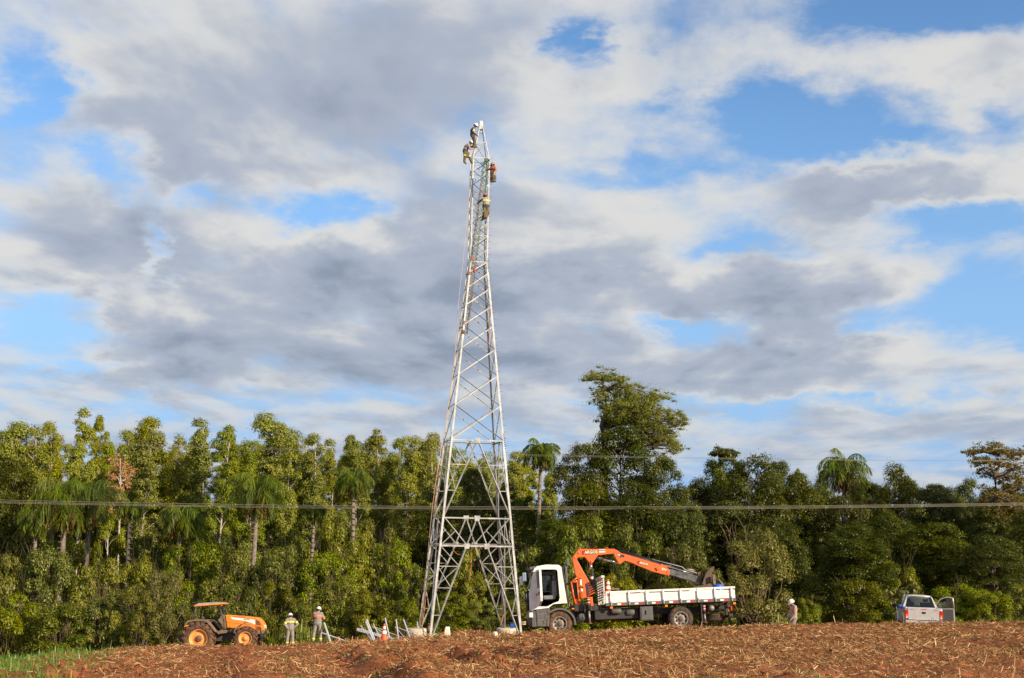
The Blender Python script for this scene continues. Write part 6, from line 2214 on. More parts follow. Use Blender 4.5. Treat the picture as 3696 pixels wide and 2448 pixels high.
    mb.prism(poly((1100, 445), (1190, 455), (1210, 790), (1130, 800), (1090, 690), (1000, 580), (1060, 520)), 'y', YC - 0.3, YC + 0.3, 0.02)
    mb.build('dashboard', 'dusty_plastic', t)
    a, b = S(930, 478), S(1000, 540)
    mb = MB()
    ring = [(a[0] + 0.03 * math.cos(k) + 0.04 * math.sin(k), YC + 0.2 * math.cos(k), a[1] + 0.15 * math.sin(k)) for k in np.linspace(0, 2 * math.pi, 17)]
    mb.tube(ring, 0.016, 6, cap=False)
    mb.tube([(a[0], YC, a[1]), (b[0], YC, b[1])], 0.03, 6)
    mb.build('steering_wheel', 'black_gloss', t)
    mb = MB()
    mb.box((S(600, 640)[0], YC - 0.25, S(600, 640)[1] - 0.05), (S(840, 640)[0], YC + 0.25, S(600, 640)[1] + 0.08), 0.04)
    mb.prism(poly((570, 480), (605, 480), (650, 600), (610, 640)), 'y', YC - 0.24, YC + 0.24, 0.03)
    mb.build('seat', 'dark_frame', t)
    mb = MB()
    mb.prism(poly((-20, 950), (150, 930), (160, 1090), (10, 1130)), 'y', YC - 0.5, YC + 0.5, 0.03)
    mb.tube([(S(100, 1000)[0], YC, S(100, 1000)[1]), (S(400, 1000)[0], YC, S(400, 1000)[1])], 0.06, 6)
    mb.build('rear_hitch', 'dark_frame', t)
    return t


build_tractor()

# ------------------------------------------------------------------ pickup
mat('silver_paint', (0.62, 0.62, 0.62), 0.32, metal=0.35, var=0.05, scale=5, dirt=(0.45, 0.34, 0.25), dirt_amt=0.4, coat=0.4)
mat('dark_glass', (0.012, 0.018, 0.02), 0.08, spec=0.8)
mat('tail_red', (0.55, 0.015, 0.01), 0.2, coat=0.5)
mat('green_cloth', (0.10, 0.42, 0.25), 0.7, var=0.3, scale=10)
mat('door_card', (0.09, 0.09, 0.092), 0.8, var=0.1, scale=10)


def build_pickup():
    """local x forward, y to the left, z up; origin on the ground at the middle of the rear bumper"""
    org = at(3336, 2284, 62.6)
    g = float(gz(org.x, org.y))
    az = R(12.0)
    xd = Vector((math.sin(az), math.cos(az), -0.035))
    zd = Vector((0.02, 0.035, 1))
    t = empty('pickup', label='silver double cab pickup seen from behind with its right door open', cat='pickup', matrix=frame_matrix(org, xd, zd))
    HW = 0.90
    # body sides as bands swept along x with a rounded section
    def sweep(sections, name, m, smooth=True):
        """sections: list of (x, [(y,z)...]) rings"""
        mb = MB()
        vs, fs = [], []
        n = len(sections[0][1])
        for x, ring in sections:
            vs += [(x, y, z) for y, z in ring]
        for i in range(len(sections) - 1):
            for k in range(n):
                k2 = (k + 1) % n
                fs.append((i * n + k, i * n + k2, (i + 1) * n + k2, (i + 1) * n + k))
        fs.append(tuple(range(n))[::-1]); fs.append(tuple(range((len(sections) - 1) * n, len(sections) * n)))
        mb.add(vs, fs, smooth)
        return mb.build(name, m, t)

    def lower(hw, z0, z1, r=0.07):
        return [(-hw + 0.04, z0), (-hw, z0 + 0.10), (-hw, (z0 + z1) / 2), (-hw + 0.015, z1 - r), (-hw + r, z1), (hw - r, z1), (hw - 0.015, z1 - r), (hw, (z0 + z1) / 2), (hw, z0 + 0.10), (hw - 0.04, z0)]
    # bed walls (three sides), leaving the load box open
    for s in (-1, 1):
        def wall(h0, h1):
            return [(s * (HW - 0.08), h0), (s * HW, h0 + 0.1), (s * (HW + 0.005), (h0 + h1) / 2), (s * (HW - 0.01), h1 - 0.05), (s * (HW - 0.05), h1), (s * (HW - 0.10), h1), (s * (HW - 0.10), h0)]
        sweep([(0.03, wall(0.55, 1.22)), (0.25, wall(0.50, 1.23)), (1.50, wall(0.50, 1.23))], 'bed_side', 'silver_paint')
    sweep([(1.48, lower(HW, 0.45, 1.20)), (2.0, lower(HW, 0.42, 1.20)), (3.4, lower(HW, 0.42, 1.17)), (3.9, lower(HW, 0.42, 1.12)), (4.7, lower(HW - 0.02, 0.45, 1.05)), (5.05, lower(HW - 0.10, 0.5, 0.90))], 'cab_lower', 'silver_paint')
    MB().box((0.05, -HW + 0.08, 0.60), (1.5, HW - 0.08, 0.66)).build('bed_floor', 'black_steel', t)
    tg = MB().box((-0.03, -HW + 0.14, 0.62), (0.03, HW - 0.14, 1.215), 0.02).build('tailgate', 'silver_paint', t)
    mb = MB(); mb.box((-0.045, -0.09, 0.93), (-0.028, 0.09, 1.02), 0.02); mb.build('handle', 'black_gloss', tg)
    MB().box((-0.04, -0.13, 1.135), (-0.028, 0.13, 1.165), 0.005).build('brake_light', 'tail_red', tg)
    flip = Matrix.Rotation(R(-90), 4, 'Z') @ Matrix.Rotation(R(90), 4, 'X')
    faint_print('lettering', 6, 0.05, 'rim_grey', tg, Matrix.Translation((-0.034, 0.57, 1.13)) @ flip)
    faint_print('lettering', 7, 0.05, 'rim_grey', tg, Matrix.Translation((-0.034, -0.60, 1.13)) @ flip)
    for s in (-1, 1):
        lp = MB().box((-0.05, min(s * (HW - 0.145), s * (HW + 0.012)), 0.66), (0.16, max(s * (HW - 0.145), s * (HW + 0.012)), 1.10), 0.03).build('tail_lamp', 'tail_red', t)
        MB().box((-0.056, min(s * (HW - 0.12), s * (HW - 0.02)), 0.78), (-0.045, max(s * (HW - 0.12), s * (HW - 0.02)), 0.88), 0.01).build('lamp_lens', 'amber', lp)
        MB().box((-0.056, min(s * (HW - 0.12), s * (HW - 0.03)), 0.70), (-0.045, max(s * (HW - 0.12), s * (HW - 0.03)), 0.77), 0.01).build('lamp_lens', 'lamp_glass', lp)
    mb = MB()
    mb.box((-0.16, -HW + 0.0, 0.42), (0.04, HW - 0.0, 0.585), 0.035)
    bp = mb.build('bumper', 'silver_paint', t)
    MB().box((-0.17, -0.33, 0.40), (-0.13, 0.33, 0.56), 0.01).build('bumper_step', 'black_steel', bp)
    MB().box((-0.18, -0.22, 0.42), (-0.168, 0.22, 0.54), 0.004).build('number_plate', 'tarp_grey', bp)
    # greenhouse: pillars, roof and glass
    def pil(a, b, r_, name='pillar'):
        MB().tube([a, b], r_, 8).build(name, 'silver_paint', t)
    roof = [(-0.60, 1.74), (-0.56, 1.79), (-0.3, 1.815), (0.3, 1.815), (0.56, 1.79), (0.60, 1.74), (0.4, 1.73), (-0.4, 1.73)]
    sweep([(1.78, [(y, z - 0.03) for y, z in roof]), (2.0, roof), (3.1, roof), (3.35, [(y, z - 0.04) for y, z in roof])], 'roof', 'silver_paint')
    for s in (-1, 1):
        mb = MB()
        mb.add([(1.50, s * 0.86, 1.20), (1.50, s * 0.73, 1.20), (1.80, s * 0.56, 1.76), (1.80, s * 0.62, 1.74), (1.72, s * 0.87, 1.20), (1.98, s * 0.63, 1.74), (1.72, s * 0.75, 1.2), (1.98, s * 0.58, 1.74)],
               [(0, 1, 2, 3), (0, 3, 5, 4), (4, 5, 7, 6), (1, 6, 7, 2), (0, 4, 6, 1), (3, 2, 7, 5)])
        mb.build('pillar', 'silver_paint', t)
        pil((2.55, s * 0.86, 1.18), (2.55, s * 0.61, 1.75), 0.035)
        pil((4.0, s * 0.80, 1.10), (3.3, s * 0.58, 1.75), 0.035)
    wn = MB()
    wn.add([(1.515, -0.71, 1.22), (1.515, 0.71, 1.22), (1.79, 0.555, 1.72), (1.79, -0.555, 1.72)], [(0, 1, 2, 3)])
    w = wn.build('rear_window', 'tinted_glass', t)
    mb = MB()
    pts = [(1.505, -0.73, 1.205), (1.505, 0.73, 1.205), (1.785, 0.57, 1.735), (1.785, -0.57, 1.735), (1.505, -0.73, 1.205)]
    mb.tube(pts, 0.016, 6, cap=False)
    mb.build('window_seal', 'black_gloss', w)
    wn = MB(); wn.add([(4.02, -0.74, 1.12), (4.02, 0.74, 1.12), (3.36, 0.54, 1.72), (3.36, -0.54, 1.72)], [(0, 1, 2, 3)]); wn.build('windscreen', 'tinted_glass', t)
    for xa, xb, ta, tb in ((1.76, 2.5, 2.0, 2.5), (2.6, 3.9, 2.6, 3.28)):
        wn = MB(); wn.add([(xa, 0.865, 1.2), (xb, 0.86, 1.18), (tb, 0.605, 1.73), (ta, 0.62, 1.73)], [(0, 1, 2, 3)]); wn.build('side_window', 'tinted_glass', t)
    wn = MB(); wn.add([(1.76, -0.865, 1.2), (2.5, -0.86, 1.18), (2.5, -0.605, 1.73), (2.0, -0.62, 1.73)], [(0, 1, 2, 3)]); wn.build('side_window', 'tinted_glass', t)
    for y in (-0.42, 0.42):
        mb = MB()
        mb.box((2.9, y - 0.26, 1.0), (3.1, y + 0.26, 1.42), 0.05)
        mb.box((2.92, y - 0.12, 1.44), (3.02, y + 0.12, 1.60), 0.04)
        mb.build('seat', 'dark_inside', t)
    MB().box((1.66, -0.66, 0.9), (1.86, 0.66, 1.24), 0.05).build('rear_seat', 'dark_inside', t)
    MB().box((1.6, -0.78, 1.05), (3.9, 0.78, 1.10)).build('cabin_floor', 'dark_inside', t)
    # wheels
    for x in (1.15, 4.2):
        for s in (-1, 1):
            wheel(t, (x, s * (HW - 0.10), 0.38), 0.38, 0.25, 'rubber', 'rim_grey', side=s, hubcol='rim_grey')
    for x in (1.15, 4.2):
        for s in (-1, 1):
            mb = MB()
            mb.tube([(x + 0.46 * math.cos(k), s * (HW + 0.005), 0.42 + 0.46 * math.sin(k)) for k in np.linspace(-0.2, math.pi + 0.2, 18)], 0.035, 6)
            mb.build('wheel_flare', 'silver_paint', t)
    for s in (-1, 1):
        m_ = MB().box((3.66, s * 1.08 - 0.11, 1.10), (3.80, s * 1.08 + 0.11, 1.30), 0.04).build('mirror', 'black_gloss', t)
        MB().tube([(3.74, s * 0.86, 1.14), (3.74, s * 1.0, 1.18)], 0.025, 6).build('mirror_arm', 'black_gloss', m_)
    # open right front door
    d = empty('door', matrix=Matrix.Translation((3.62, -HW - 0.01, 0)) @ Matrix.Rotation(R(74), 4, 'Z'))
    d.parent = t
    mb = MB(); mb.prism([(-1.08, 0.45), (-1.05, 1.16), (0.0, 1.10), (0.02, 0.45)], 'y', -0.05, 0.0, 0.02); mb.build('door_skin', 'silver_paint', d)
    mb = MB(); mb.prism([(-1.03, 0.50), (-1.01, 1.13), (-0.05, 1.07), (-0.04, 0.50)], 'y', 0.002, 0.05, 0.02); mb.build('door_card', 'door_card', d)
    mb = MB()
    mb.tube([(-1.05, -0.02, 1.14), (-1.0, 0.02, 1.70), (-0.72, 0.03, 1.745), (-0.35, 0.02, 1.60), (-0.02, -0.02, 1.12)], 0.024, 8)
    mb.build('window_frame', 'silver_paint', d)
    wn = MB(); wn.add([(-1.03, -0.02, 1.15), (-0.03, -0.02, 1.10), (-0.36, 0.02, 1.59), (-0.72, 0.03, 1.73), (-0.98, 0.02, 1.69)], [(0, 1, 2, 3, 4)]); wn.build('door_window', 'window_glass', d)
    # things carried
    M = t.matrix_basis
    r_ = np.random.default_rng(4)
    mb = MB()
    for k in range(7):
        mb.ball((1.95 + r_.uniform(-0.05, 0.1), 0.36 + r_.uniform(-0.2, 0.2), 1.33 + r_.uniform(-0.03, 0.09)), (0.09, r_.uniform(0.08, 0.15), r_.uniform(0.04, 0.08)), 10, 6)
    tag(mb.build('green_cloth', 'green_cloth', None, M.copy()), 'green cloth lying behind the rear window of the pickup', 'cloth')
    mb = MB(); mb.box((1.55, 0.86, 1.10), (2.1, 1.06, 1.30), 0.06)
    tag(mb.build('blue_bag', 'blue_plastic', None, M.copy()), 'blue bag hanging on the left side of the pickup', 'bag')
    return t


build_pickup()

# ------------------------------------------------------------------ loose steel, cone, canister, sacks
def bar(p, q, w, label, m='galvanised_new', group='steel angles waiting beside the pylon', out=(0.3, -1, 0.3)):
    c = (Vector(p) + Vector(q)) / 2
    mb = MB().angle(Vector(p) - c, Vector(q) - c, w, 0.012, out)
    return tag(mb.build('steel_angle', m, None, Matrix.Translation(c)), label, 'steel bar', group)


def Z3(zx, zy, d):            # enlarged crop of the pile
    return at(1100 + zx / 3.947, 2160 + zy / 3.947, d)


PILE = [((277, 340), (372, 630), 64.5, 0.13, 'steep steel angle leaning right of the taller worker'), ((225, 485), (570, 603), 65.2, 0.13, 'low steel angle lying behind the steep one by the taller worker'),
        ((872, 322), (972, 590), 64.4, 0.12, 'left one of the thick white pair of leaning angles'), ((884, 294), (998, 590), 64.2, 0.12, 'right one of the thick white pair of leaning angles'),
        ((795, 385), (950, 585), 66.0, 0.07, 'thin angle leaning left of the thick white pair'), ((740, 425), (1230, 560), 65.6, 0.10, 'upper angle of the long flat stack left of the cone'),
        ((740, 440), (1250, 580), 65.2, 0.10, 'middle angle of the long flat stack left of the cone'), ((740, 455), (1180, 575), 64.9, 0.09, 'lowest angle of the long flat stack left of the cone'),
        ((975, 355), (1092, 595), 64.6, 0.07, 'thin leaning angle between the white pair and the cone'), ((965, 402), (1270, 575), 66.2, 0.07, 'thin sloping angle passing behind the cone'),
        ((990, 405), (1385, 555), 66.8, 0.06, 'long thin sloping angle right behind the cone'), ((1146, 275), (1208, 552), 65.0, 0.09, 'tallest leaning angle just right of the cone'),
        ((1303, 295), (1338, 575), 65.0, 0.08, 'nearly upright angle left of the concrete footing'), ((1408, 295), (1500, 555), 65.4, 0.09, 'leaning angle in front of the concrete footing'),
        ((1290, 400), (1420, 555), 66.0, 0.06, 'short sloping angle under the upright one'), ((1325, 415), (1700, 560), 66.4, 0.06, 'long thin angle sloping across the footing'),
        ((1605, 330), (1632, 570), 67.0, 0.06, 'upright leg of the crossed pair at the pylon foot'), ((1612, 385), (1695, 555), 67.0, 0.06, 'slanting leg of the crossed pair at the pylon foot')]
for (p, q, d, w, lab) in PILE:
    a, b = Z3(*p, d + 0.9), Z3(*q, d)
    bar(a, b, w * 0.52, lab)
_p = at(1386, 2311, 61.5)
cone(gpt(_p.x, 61.5) if float(gz(_p.x, 61.5)) > _p.z - 0.1 else Vector((_p.x, 61.5, _p.z)), 0.80, 'orange traffic cone with white bands beside the steel angles')


def sit(px, d, dz=0.0):
    p = at(px, 2290, d)
    return Vector((p.x, d, float(gz(p.x, d)) + dz))


# blue canister standing on the far right footing
w = T_MAT @ tc(2, 0.35)
cx = at(1849, 2262, w.y - 0.15)
cn = empty('canister', (cx.x, w.y - 0.15, max(w.z, float(gz(w.x, w.y)) + 0.35) + 0.002), 'blue plastic canister standing on the right concrete footing', 'canister')
MB().box((-0.12, -0.09, 0), (0.12, 0.09, 0.27), 0.03).build('body', 'blue_plastic', cn)
MB().tube([(-0.08, 0, 0.26), (-0.08, 0, 0.34), (0.05, 0, 0.34), (0.05, 0, 0.26)], 0.016, 6).build('handle', 'blue_plastic', cn)
mb = MB(); mb.lathe([(0.035, 0.26), (0.035, 0.31), (0, 0.31)], (0.09, 0, 0), 'z', 12); mb.build('cap', 'black_gloss', cn)

# white sack standing between the legs
s0 = sit(1613, 70.5)
bm = bmesh.new()
bmesh.ops.create_cube(bm, size=1.0)
bmesh.ops.subdivide_edges(bm, edges=bm.edges[:], cuts=4, use_grid_fill=True)
rs = np.random.default_rng(8)
for v in bm.verts:
    z = v.co.z + 0.5
    k = 1 - 0.45 * z ** 1.6
    v.co = Vector((v.co.x * 0.36 * k + 0.03 * z, v.co.y * 0.28 * k, z * 0.50)) + Vector(rs.normal(0, 0.010, 3))
me = bpy.data.meshes.new('cement_sack'); bm.to_mesh(me); bm.free()
me.materials.append(MATS['sack_cloth'])
for p in me.polygons:
    p.use_smooth = True
tag(link('cement_sack', me, None, Matrix.Translation(s0)), 'white sack standing upright on the ground inside the pylon', 'sack')
me2 = me.copy()
o = link('cement_sack', me2, None, Matrix.Translation(sit(1786, 68.0)) @ Matrix.Rotation(0.9, 4, 'Z') @ Matrix.Diagonal((0.75, 0.8, 0.45, 1)))
tag(o, 'small crumpled white sack left of the right concrete footing', 'sack')
mb = MB()
rs = np.random.default_rng(9)
g0 = sit(1572, 69.5)
for k in range(4):
    mb.tube([Vector((0.14 * math.cos(t) + rs.normal(0, 0.01), 0.14 * math.sin(t), 0.03 + 0.03 * k)) for t in np.linspace(0, 6.283, 15)], 0.02, 6)
tag(mb.build('green_rope_coil', mat('green_rope', (0.05, 0.30, 0.13), 0.7, var=0.2, scale=20), None, Matrix.Translation(g0)), 'green rope coil on the ground by the near left pylon foot', 'rope')

# ------------------------------------------------------------------ people
mat('skin', (0.42, 0.20, 0.12), 0.6, var=0.1, scale=20)
mat('hair_dark', (0.02, 0.015, 0.012), 0.7)
mat('boot', (0.035, 0.03, 0.028), 0.7, var=0.3, scale=20, dirt=(0.2, 0.09, 0.05), dirt_amt=0.5)
mat('cloth_grey', (0.24, 0.22, 0.205), 0.9, var=0.14, scale=9, bump=0.5)
mat('cloth_beige', (0.34, 0.30, 0.265), 0.9, var=0.12, scale=9, bump=0.5)
mat('cloth_brown', (0.24, 0.20, 0.175), 0.9, var=0.15, scale=9, bump=0.5)
mat('cloth_dark', (0.06, 0.06, 0.062), 0.9, var=0.25, scale=9, bump=0.5)
mat('cloth_olive', (0.12, 0.11, 0.07), 0.9, var=0.5, scale=7, bump=0.5)
mat('cloth_rose', (0.30, 0.235, 0.22), 0.9, var=0.15, scale=9, bump=0.5)
mat('cloth_orange', (0.48, 0.15, 0.08), 0.85, var=0.2, scale=9, bump=0.5)
mat('band_yellow', (0.66, 0.66, 0.09), 0.6)
mat('band_orange', (0.85, 0.20, 0.07), 0.6)
mat('helmet_white', (0.80, 0.78, 0.72), 0.35)
mat('helmet_red', (0.42, 0.10, 0.09), 0.4, var=0.3, scale=10)
mat('helmet_grey', (0.35, 0.20, 0.15), 0.5)
mat('leather', (0.17, 0.105, 0.045), 0.7, var=0.3, scale=15)
mat('glove', (0.50, 0.28, 0.14), 0.85)

STAND = dict(hip=(0, 0, .96), waist=(0, 0, 1.10), chest=(0, 0, 1.32), neck=(0, -.01, 1.49), head=(0, .015, 1.62),
             shL=(-.185, 0, 1.44), elL=(-.27, -.02, 1.17), wrL=(-.29, .05, .93), shR=(.185, 0, 1.44), elR=(.27, -.02, 1.17), wrR=(.29, .05, .93),
             hpL=(-.095, 0, .93), knL=(-.11, .02, .50), anL=(-.12, -.02, .09), toL=(-.13, .16, .045), hpR=(.095, 0, .93), knR=(.11, .02, .50), anR=(.12, -.02, .09), toR=(.13, .16, .045))


def person(J, label, look, cols, bands=(), helmet='helmet_white', extras=None, group='workers', up=None):
    """J: joint name -> position relative to base; look: facing direction; cols: materials for torso, arm, leg, hand, foot"""
    base = Vector(J['base'])
    P = {k: Vector(v) for k, v in J.items() if k != 'base'}
    look = Vector(look).normalized()
    caps = []          # a, b, ra, rb, tag

    def cap(a, b, ra, rb, tg):
        caps.append((Vector(a), Vector(b), ra, rb, tg))
    spx = (P['shR'] - P['shL']).normalized()
    cap(P['hip'] - spx * .08, P['hip'] + spx * .08, .145, .145, 'torso')
    cap(P['waist'] - spx * .08, P['waist'] + spx * .08, .135, .135, 'torso')
    cap(P['chest'] - spx * .10, P['chest'] + spx * .10, .14, .14, 'torso')
    cap(P['hip'], P['waist'], .16, .15, 'torso')
    cap(P['waist'], P['chest'], .15, .16, 'torso')
    cap(P['chest'], (P['shL'] + P['shR']) / 2, .13, .09, 'torso')
    cap(P['shL'], P['shR'], .088, .088, 'torso')
    cap((P['shL'] + P['shR']) / 2, P['head'] - (P['head'] - P['neck']) * .3, .062, .056, 'head')
    hu = (P['head'] - P['neck']).normalized() if up is None else Vector(up).normalized()
    hf = (look - hu * look.dot(hu)).normalized()
    hr = hf.cross(hu)
    H = P['head']
    cap(H + hu * .035, H - hu * .035 + hf * .01, .092, .078, 'head')
    cap(H - hu * .075 + hf * .035, H - hu * .085 + hf * .045, .045, .035, 'head')           # jaw
    cap(H + hf * .088 + hu * .01, H + hf * .112 - hu * .03, .012, .018, 'head')             # nose
    cap(H + hf * .075 - hu * .065 - hr * .02, H + hf * .075 - hu * .065 + hr * .02, .012, .012, 'head')
    for s in (-1, 1):
        cap(H + hr * s * .086 + hu * .02, H + hr * s * .088 - hu * .03, .018, .014, 'head')  # ears
    for s in 'LR':
        cap(P['sh' + s], P['el' + s], .084, .068, 'arm' + s)
        cap(P['el' + s], P['wr' + s], .067, .048, 'fore' + s)
        d = (P['wr' + s] - P['el' + s]).normalized()
        o = d.cross(Vector((0, 0, 1)) if abs(d.z) < .9 else hf).normalized()
        n = d.cross(o)
        pal = P['wr' + s] + d * .055
        cap(P['wr' + s] + d * .01, pal + d * .03, .030, .034, 'hand')
        cap(pal - o * .022, pal + o * .022, .024, .024, 'hand')
        for k, (off, ln) in enumerate(((-.033, .058), (-.011, .072), (.011, .068), (.033, .05))):
            b0 = pal + d * .03 + o * off
            b1 = b0 + d * ln * .5 + n * .012
            cap(b0, b1, .0105, .010, 'hand')
            cap(b1, b1 + d * ln * .35 + n * .035, .010, .008, 'hand')
        cap(P['wr' + s] + d * .03 - o * .025, P['wr' + s] + d * .075 - o * .058 + n * .012, .013, .010, 'hand')
        cap(P['hp' + s], P['kn' + s], .118, .092, 'thigh' + s)
        cap(P['kn' + s], P['an' + s], .090, .078, 'shin' + s)
        cap(P['an' + s], P['an' + s] - Vector((0, 0, .03)), .052, .050, 'foot')
        cap(P['an' + s] - Vector((0, 0, .03)), P['to' + s], .052, .042, 'foot')
    mb = MB()
    for a, b, ra, rb, tg in caps:
        if (b - a).length > 1e-4:
            mb.tube([a, b], [ra, rb], 10, cap=True)
        mb.ball(a, ra * .995, 10, 7)
        mb.ball(b, rb * .995, 10, 7)
    tmp = mb.build('body_tmp', 'skin')
    rm = tmp.modifiers.new('r', 'REMESH')
    rm.mode, rm.voxel_size = 'VOXEL', 0.019
    sm = tmp.modifiers.new('s', 'SMOOTH')
    sm.factor, sm.iterations = 0.5, 2
    dg = bpy.context.evaluated_depsgraph_get()
    me = bpy.data.meshes.new_from_object(tmp.evaluated_get(dg))
    bpy.data.objects.remove(tmp)
    me.name = 'body'
    nf = len(me.polygons)
    C = np.zeros(nf * 3, np.float32)
    me.polygons.foreach_get('center', C)
    C = C.reshape(-1, 3)
    A = np.array([c[0][:] for c in caps]); B = np.array([c[1][:] for c in caps])
    ra = np.array([c[2] for c in caps]); rb = np.array([c[3] for c in caps])
    D = B - A
    L2 = np.maximum((D * D).sum(1), 1e-8)
    T = np.clip(((C[:, None] - A[None]) * D[None]).sum(2) / L2, 0, 1)
    dist = np.linalg.norm(C[:, None] - A[None] - D[None] * T[..., None], axis=2) - (ra + (rb - ra) * T)
    own = dist.argmin(1)
    tg = np.array([c[4] for c in caps])[own]
    tt = T[np.arange(nf), own]
    names = [cols['torso'], cols['arm'], cols['leg'], 'skin', cols['foot'], cols['hand']]
    me.materials.clear()
    for m in names:
        me.materials.append(MATS[m])
    part = {'torso': 0, 'head': 3, 'foot': 4, 'hand': 5}
    mi = np.array([part.get(x, 1 if x[:3] in ('arm', 'for') else 2) for x in tg])
    hz = C @ np.array(Vector((0, 0, 1)))
    if cols.get('split', True):               # trousers start at the hips
        low = (tg == 'torso') & (hz < P['hip'].z + 0.06)
        mi[low] = 2
    if cols.get('bare_forearm'):
        mi[np.char.startswith(tg.astype(str), 'fore') & (tt > 0.25)] = 3
    me.polygons.foreach_set('material_index', mi.astype(np.int32))
    me.polygons.foreach_set('use_smooth', np.ones(nf, bool))
    t = empty('person', base, label, 'person', group)
    link('body', me, t)
    # reflective bands: strips lifted off the clothing
    V = np.zeros(len(me.vertices) * 3, np.float32); me.vertices.foreach_get('co', V); V = V.reshape(-1, 3)
    N = np.zeros(len(me.vertices) * 3, np.float32); me.vertices.foreach_get('normal', N); N = N.reshape(-1, 3)
    polys = [list(p.vertices) for p in me.polygons]
    for nm, key, a, b, m in bands:
        if key == 'z':
            sel = np.where((tg == 'torso') & (hz > a) & (hz < b))[0]
        else:
            sel = np.where((tg == key) & (tt > a) & (tt < b))[0]
        if len(sel) == 0:
            continue
        used = sorted({i for k in sel for i in polys[k]})
        mp = {i: j for j, i in enumerate(used)}
        bmsh = bpy.data.meshes.new(nm)
        bmsh.from_pydata([tuple(V[i] + N[i] * 0.007) for i in used], [], [tuple(mp[i] for i in polys[k]) for k in sel])
        bmsh.materials.append(MATS[m])
        link(nm, bmsh, t)
    # helmet and hair
    Mh = Matrix((hr, hf, hu)).transposed().to_4x4()
    Mh.translation = H + hu * 0.03
    mb = MB()
    mb.lathe([(0.0, .145), (.04, .142), (.08, .120), (.112, .075), (.124, .02), (.126, -.005), (.119, -.005), (.10, .06), (0, .12)], (0, 0, 0), 'z', 24)
    brim = [(0.126 * math.sin(k), 0.126 * math.cos(k), -.004) for k in np.linspace(-1.25, 1.25, 12)]
    out = [(0.15 * math.sin(k), 0.128 * math.cos(k) + .055 * max(0, math.cos(k)), -.014) for k in np.linspace(-1.25, 1.25, 12)]
    mb.add(brim + out, [(i, i + 1, i + 13, i + 12) for i in range(11)])
    mb.add([(p[0], p[1], p[2] - .006) for p in brim + out], [(i, i + 12, i + 13, i + 1) for i in range(11)])
    mb.tube([(0, -.10, .10), (0, 0, .150), (0, .10, .10)], .012, 6)
    link('helmet', mb_mesh(mb, 'helmet', helmet), t, Mh @ Matrix.Diagonal((1.0, 1.12, 1.0, 1)))
    mb = MB()
    mb.ball((0, -.03, -.035), (.086, .082, .07), 12, 8)
    link('hair', mb_mesh(mb, 'hair', 'hair_dark'), t, Mh)
    mb = MB()
    for s in (-1, 1):
        mb.ball((s * .032, .088, -.022), (.014, .010, .009), 8, 6)
    link('eyes', mb_mesh(mb, 'eyes', 'hair_dark'), t, Mh)
    for nm, shape, m in (extras or []):
        link(nm, mb_mesh(shape, nm, m), t)
    return t


def standing(px, py, d, rotz, over, label, cols, bands, look, scale=1.0, sink=0.0):
    J = dict(STAND)
    J.update(over)
    rot = Matrix.Rotation(rotz, 3, 'Z')
    g = at(px, py, d)
    K2 = {k: rot @ (Vector(v) * scale) for k, v in J.items()}
    K2['base'] = (g.x, d, g.z)
    lk = rot @ Vector(look)
    return person(K2, label, lk, cols, bands)


GREY = dict(torso='cloth_grey', arm='cloth_grey', leg='cloth_grey', foot='boot', hand='glove', split=False)
standing(1045, 2331, 66.0, 0.10, dict(elR=(.42, -.05, 1.20), wrR=(.23, -.07, 1.01), elL=(-.31, -.12, 1.18), wrL=(-.17, -.10, .99), head=(-.02, .04, 1.615),
                                      knL=(-.13, .02, .5), anL=(-.15, 0, .09), toL=(-.2, .15, .045), anR=(.17, -.02, .09), toR=(.22, .14, .045), knR=(.14, .02, .5)),
         'shorter worker in grey overalls with yellow bands, hands on hips', GREY,
         [('reflective_band', 'z', 1.20, 1.29, 'band_yellow'), ('reflective_band', 'armL', .60, .85, 'band_yellow'), ('reflective_band', 'armR', .55, .8, 'band_yellow'),
          ('reflective_band', 'shinL', .70, .86, 'band_yellow'), ('reflective_band', 'shinR', .70, .86, 'band_yellow')], (-.3, 1, -.25), 0.94)
standing(1144, 2318, 65.5, 0.0, dict(elR=(.31, .10, 1.18), wrR=(.06, .27, 1.20), elL=(-.29, .12, 1.19), wrL=(-.02, .29, 1.16), knL=(-.17, .02, .5), anL=(-.20, -.02, .09), toL=(-.25, .14, .045),
                                     knR=(.15, .02, .5), anR=(.18, -.02, .09), toR=(.23, .14, .045), head=(.02, .03, 1.625)),
         'taller worker in grey overalls with orange chest band, arms folded', GREY,
         [('reflective_band', 'z', 1.28, 1.37, 'band_orange'), ('reflective_band', 'armR', .70, 1.0, 'band_orange'), ('reflective_band', 'armL', .70, 1.0, 'band_orange'),
          ('reflective_band', 'shinL', .70, .86, 'band_yellow'), ('reflective_band', 'shinR', .70, .86, 'band_yellow')], (.35, 1, 0), 1.02)
standing(2866, 2312, 54.5, R(98), dict(elL=(-.25, .02, 1.15), wrL=(-.20, .17, .95), elR=(.25, .04, 1.15), wrR=(.22, .17, .95), knL=(-.1, .16, .5), anL=(-.1, .20, .09), toL=(-.1, .38, .045),
                                       knR=(.1, -.02, .48), anR=(.1, -.28, .12), toR=(.1, -.12, .045), head=(0, .07, 1.60), neck=(0, .02, 1.48)),
         'worker in pale grey shirt walking left with lowered head near the pickup', dict(torso='cloth_beige', arm='cloth_beige', leg='cloth_brown', foot='boot', hand='glove'),
         [('reflective_band', 'armL', .55, .85, 'band_orange'), ('reflective_band', 'armR', .55, .85, 'band_orange'), ('reflective_band', 'z', 1.36, 1.43, 'band_orange')], (0, 1, -.35), 1.0)


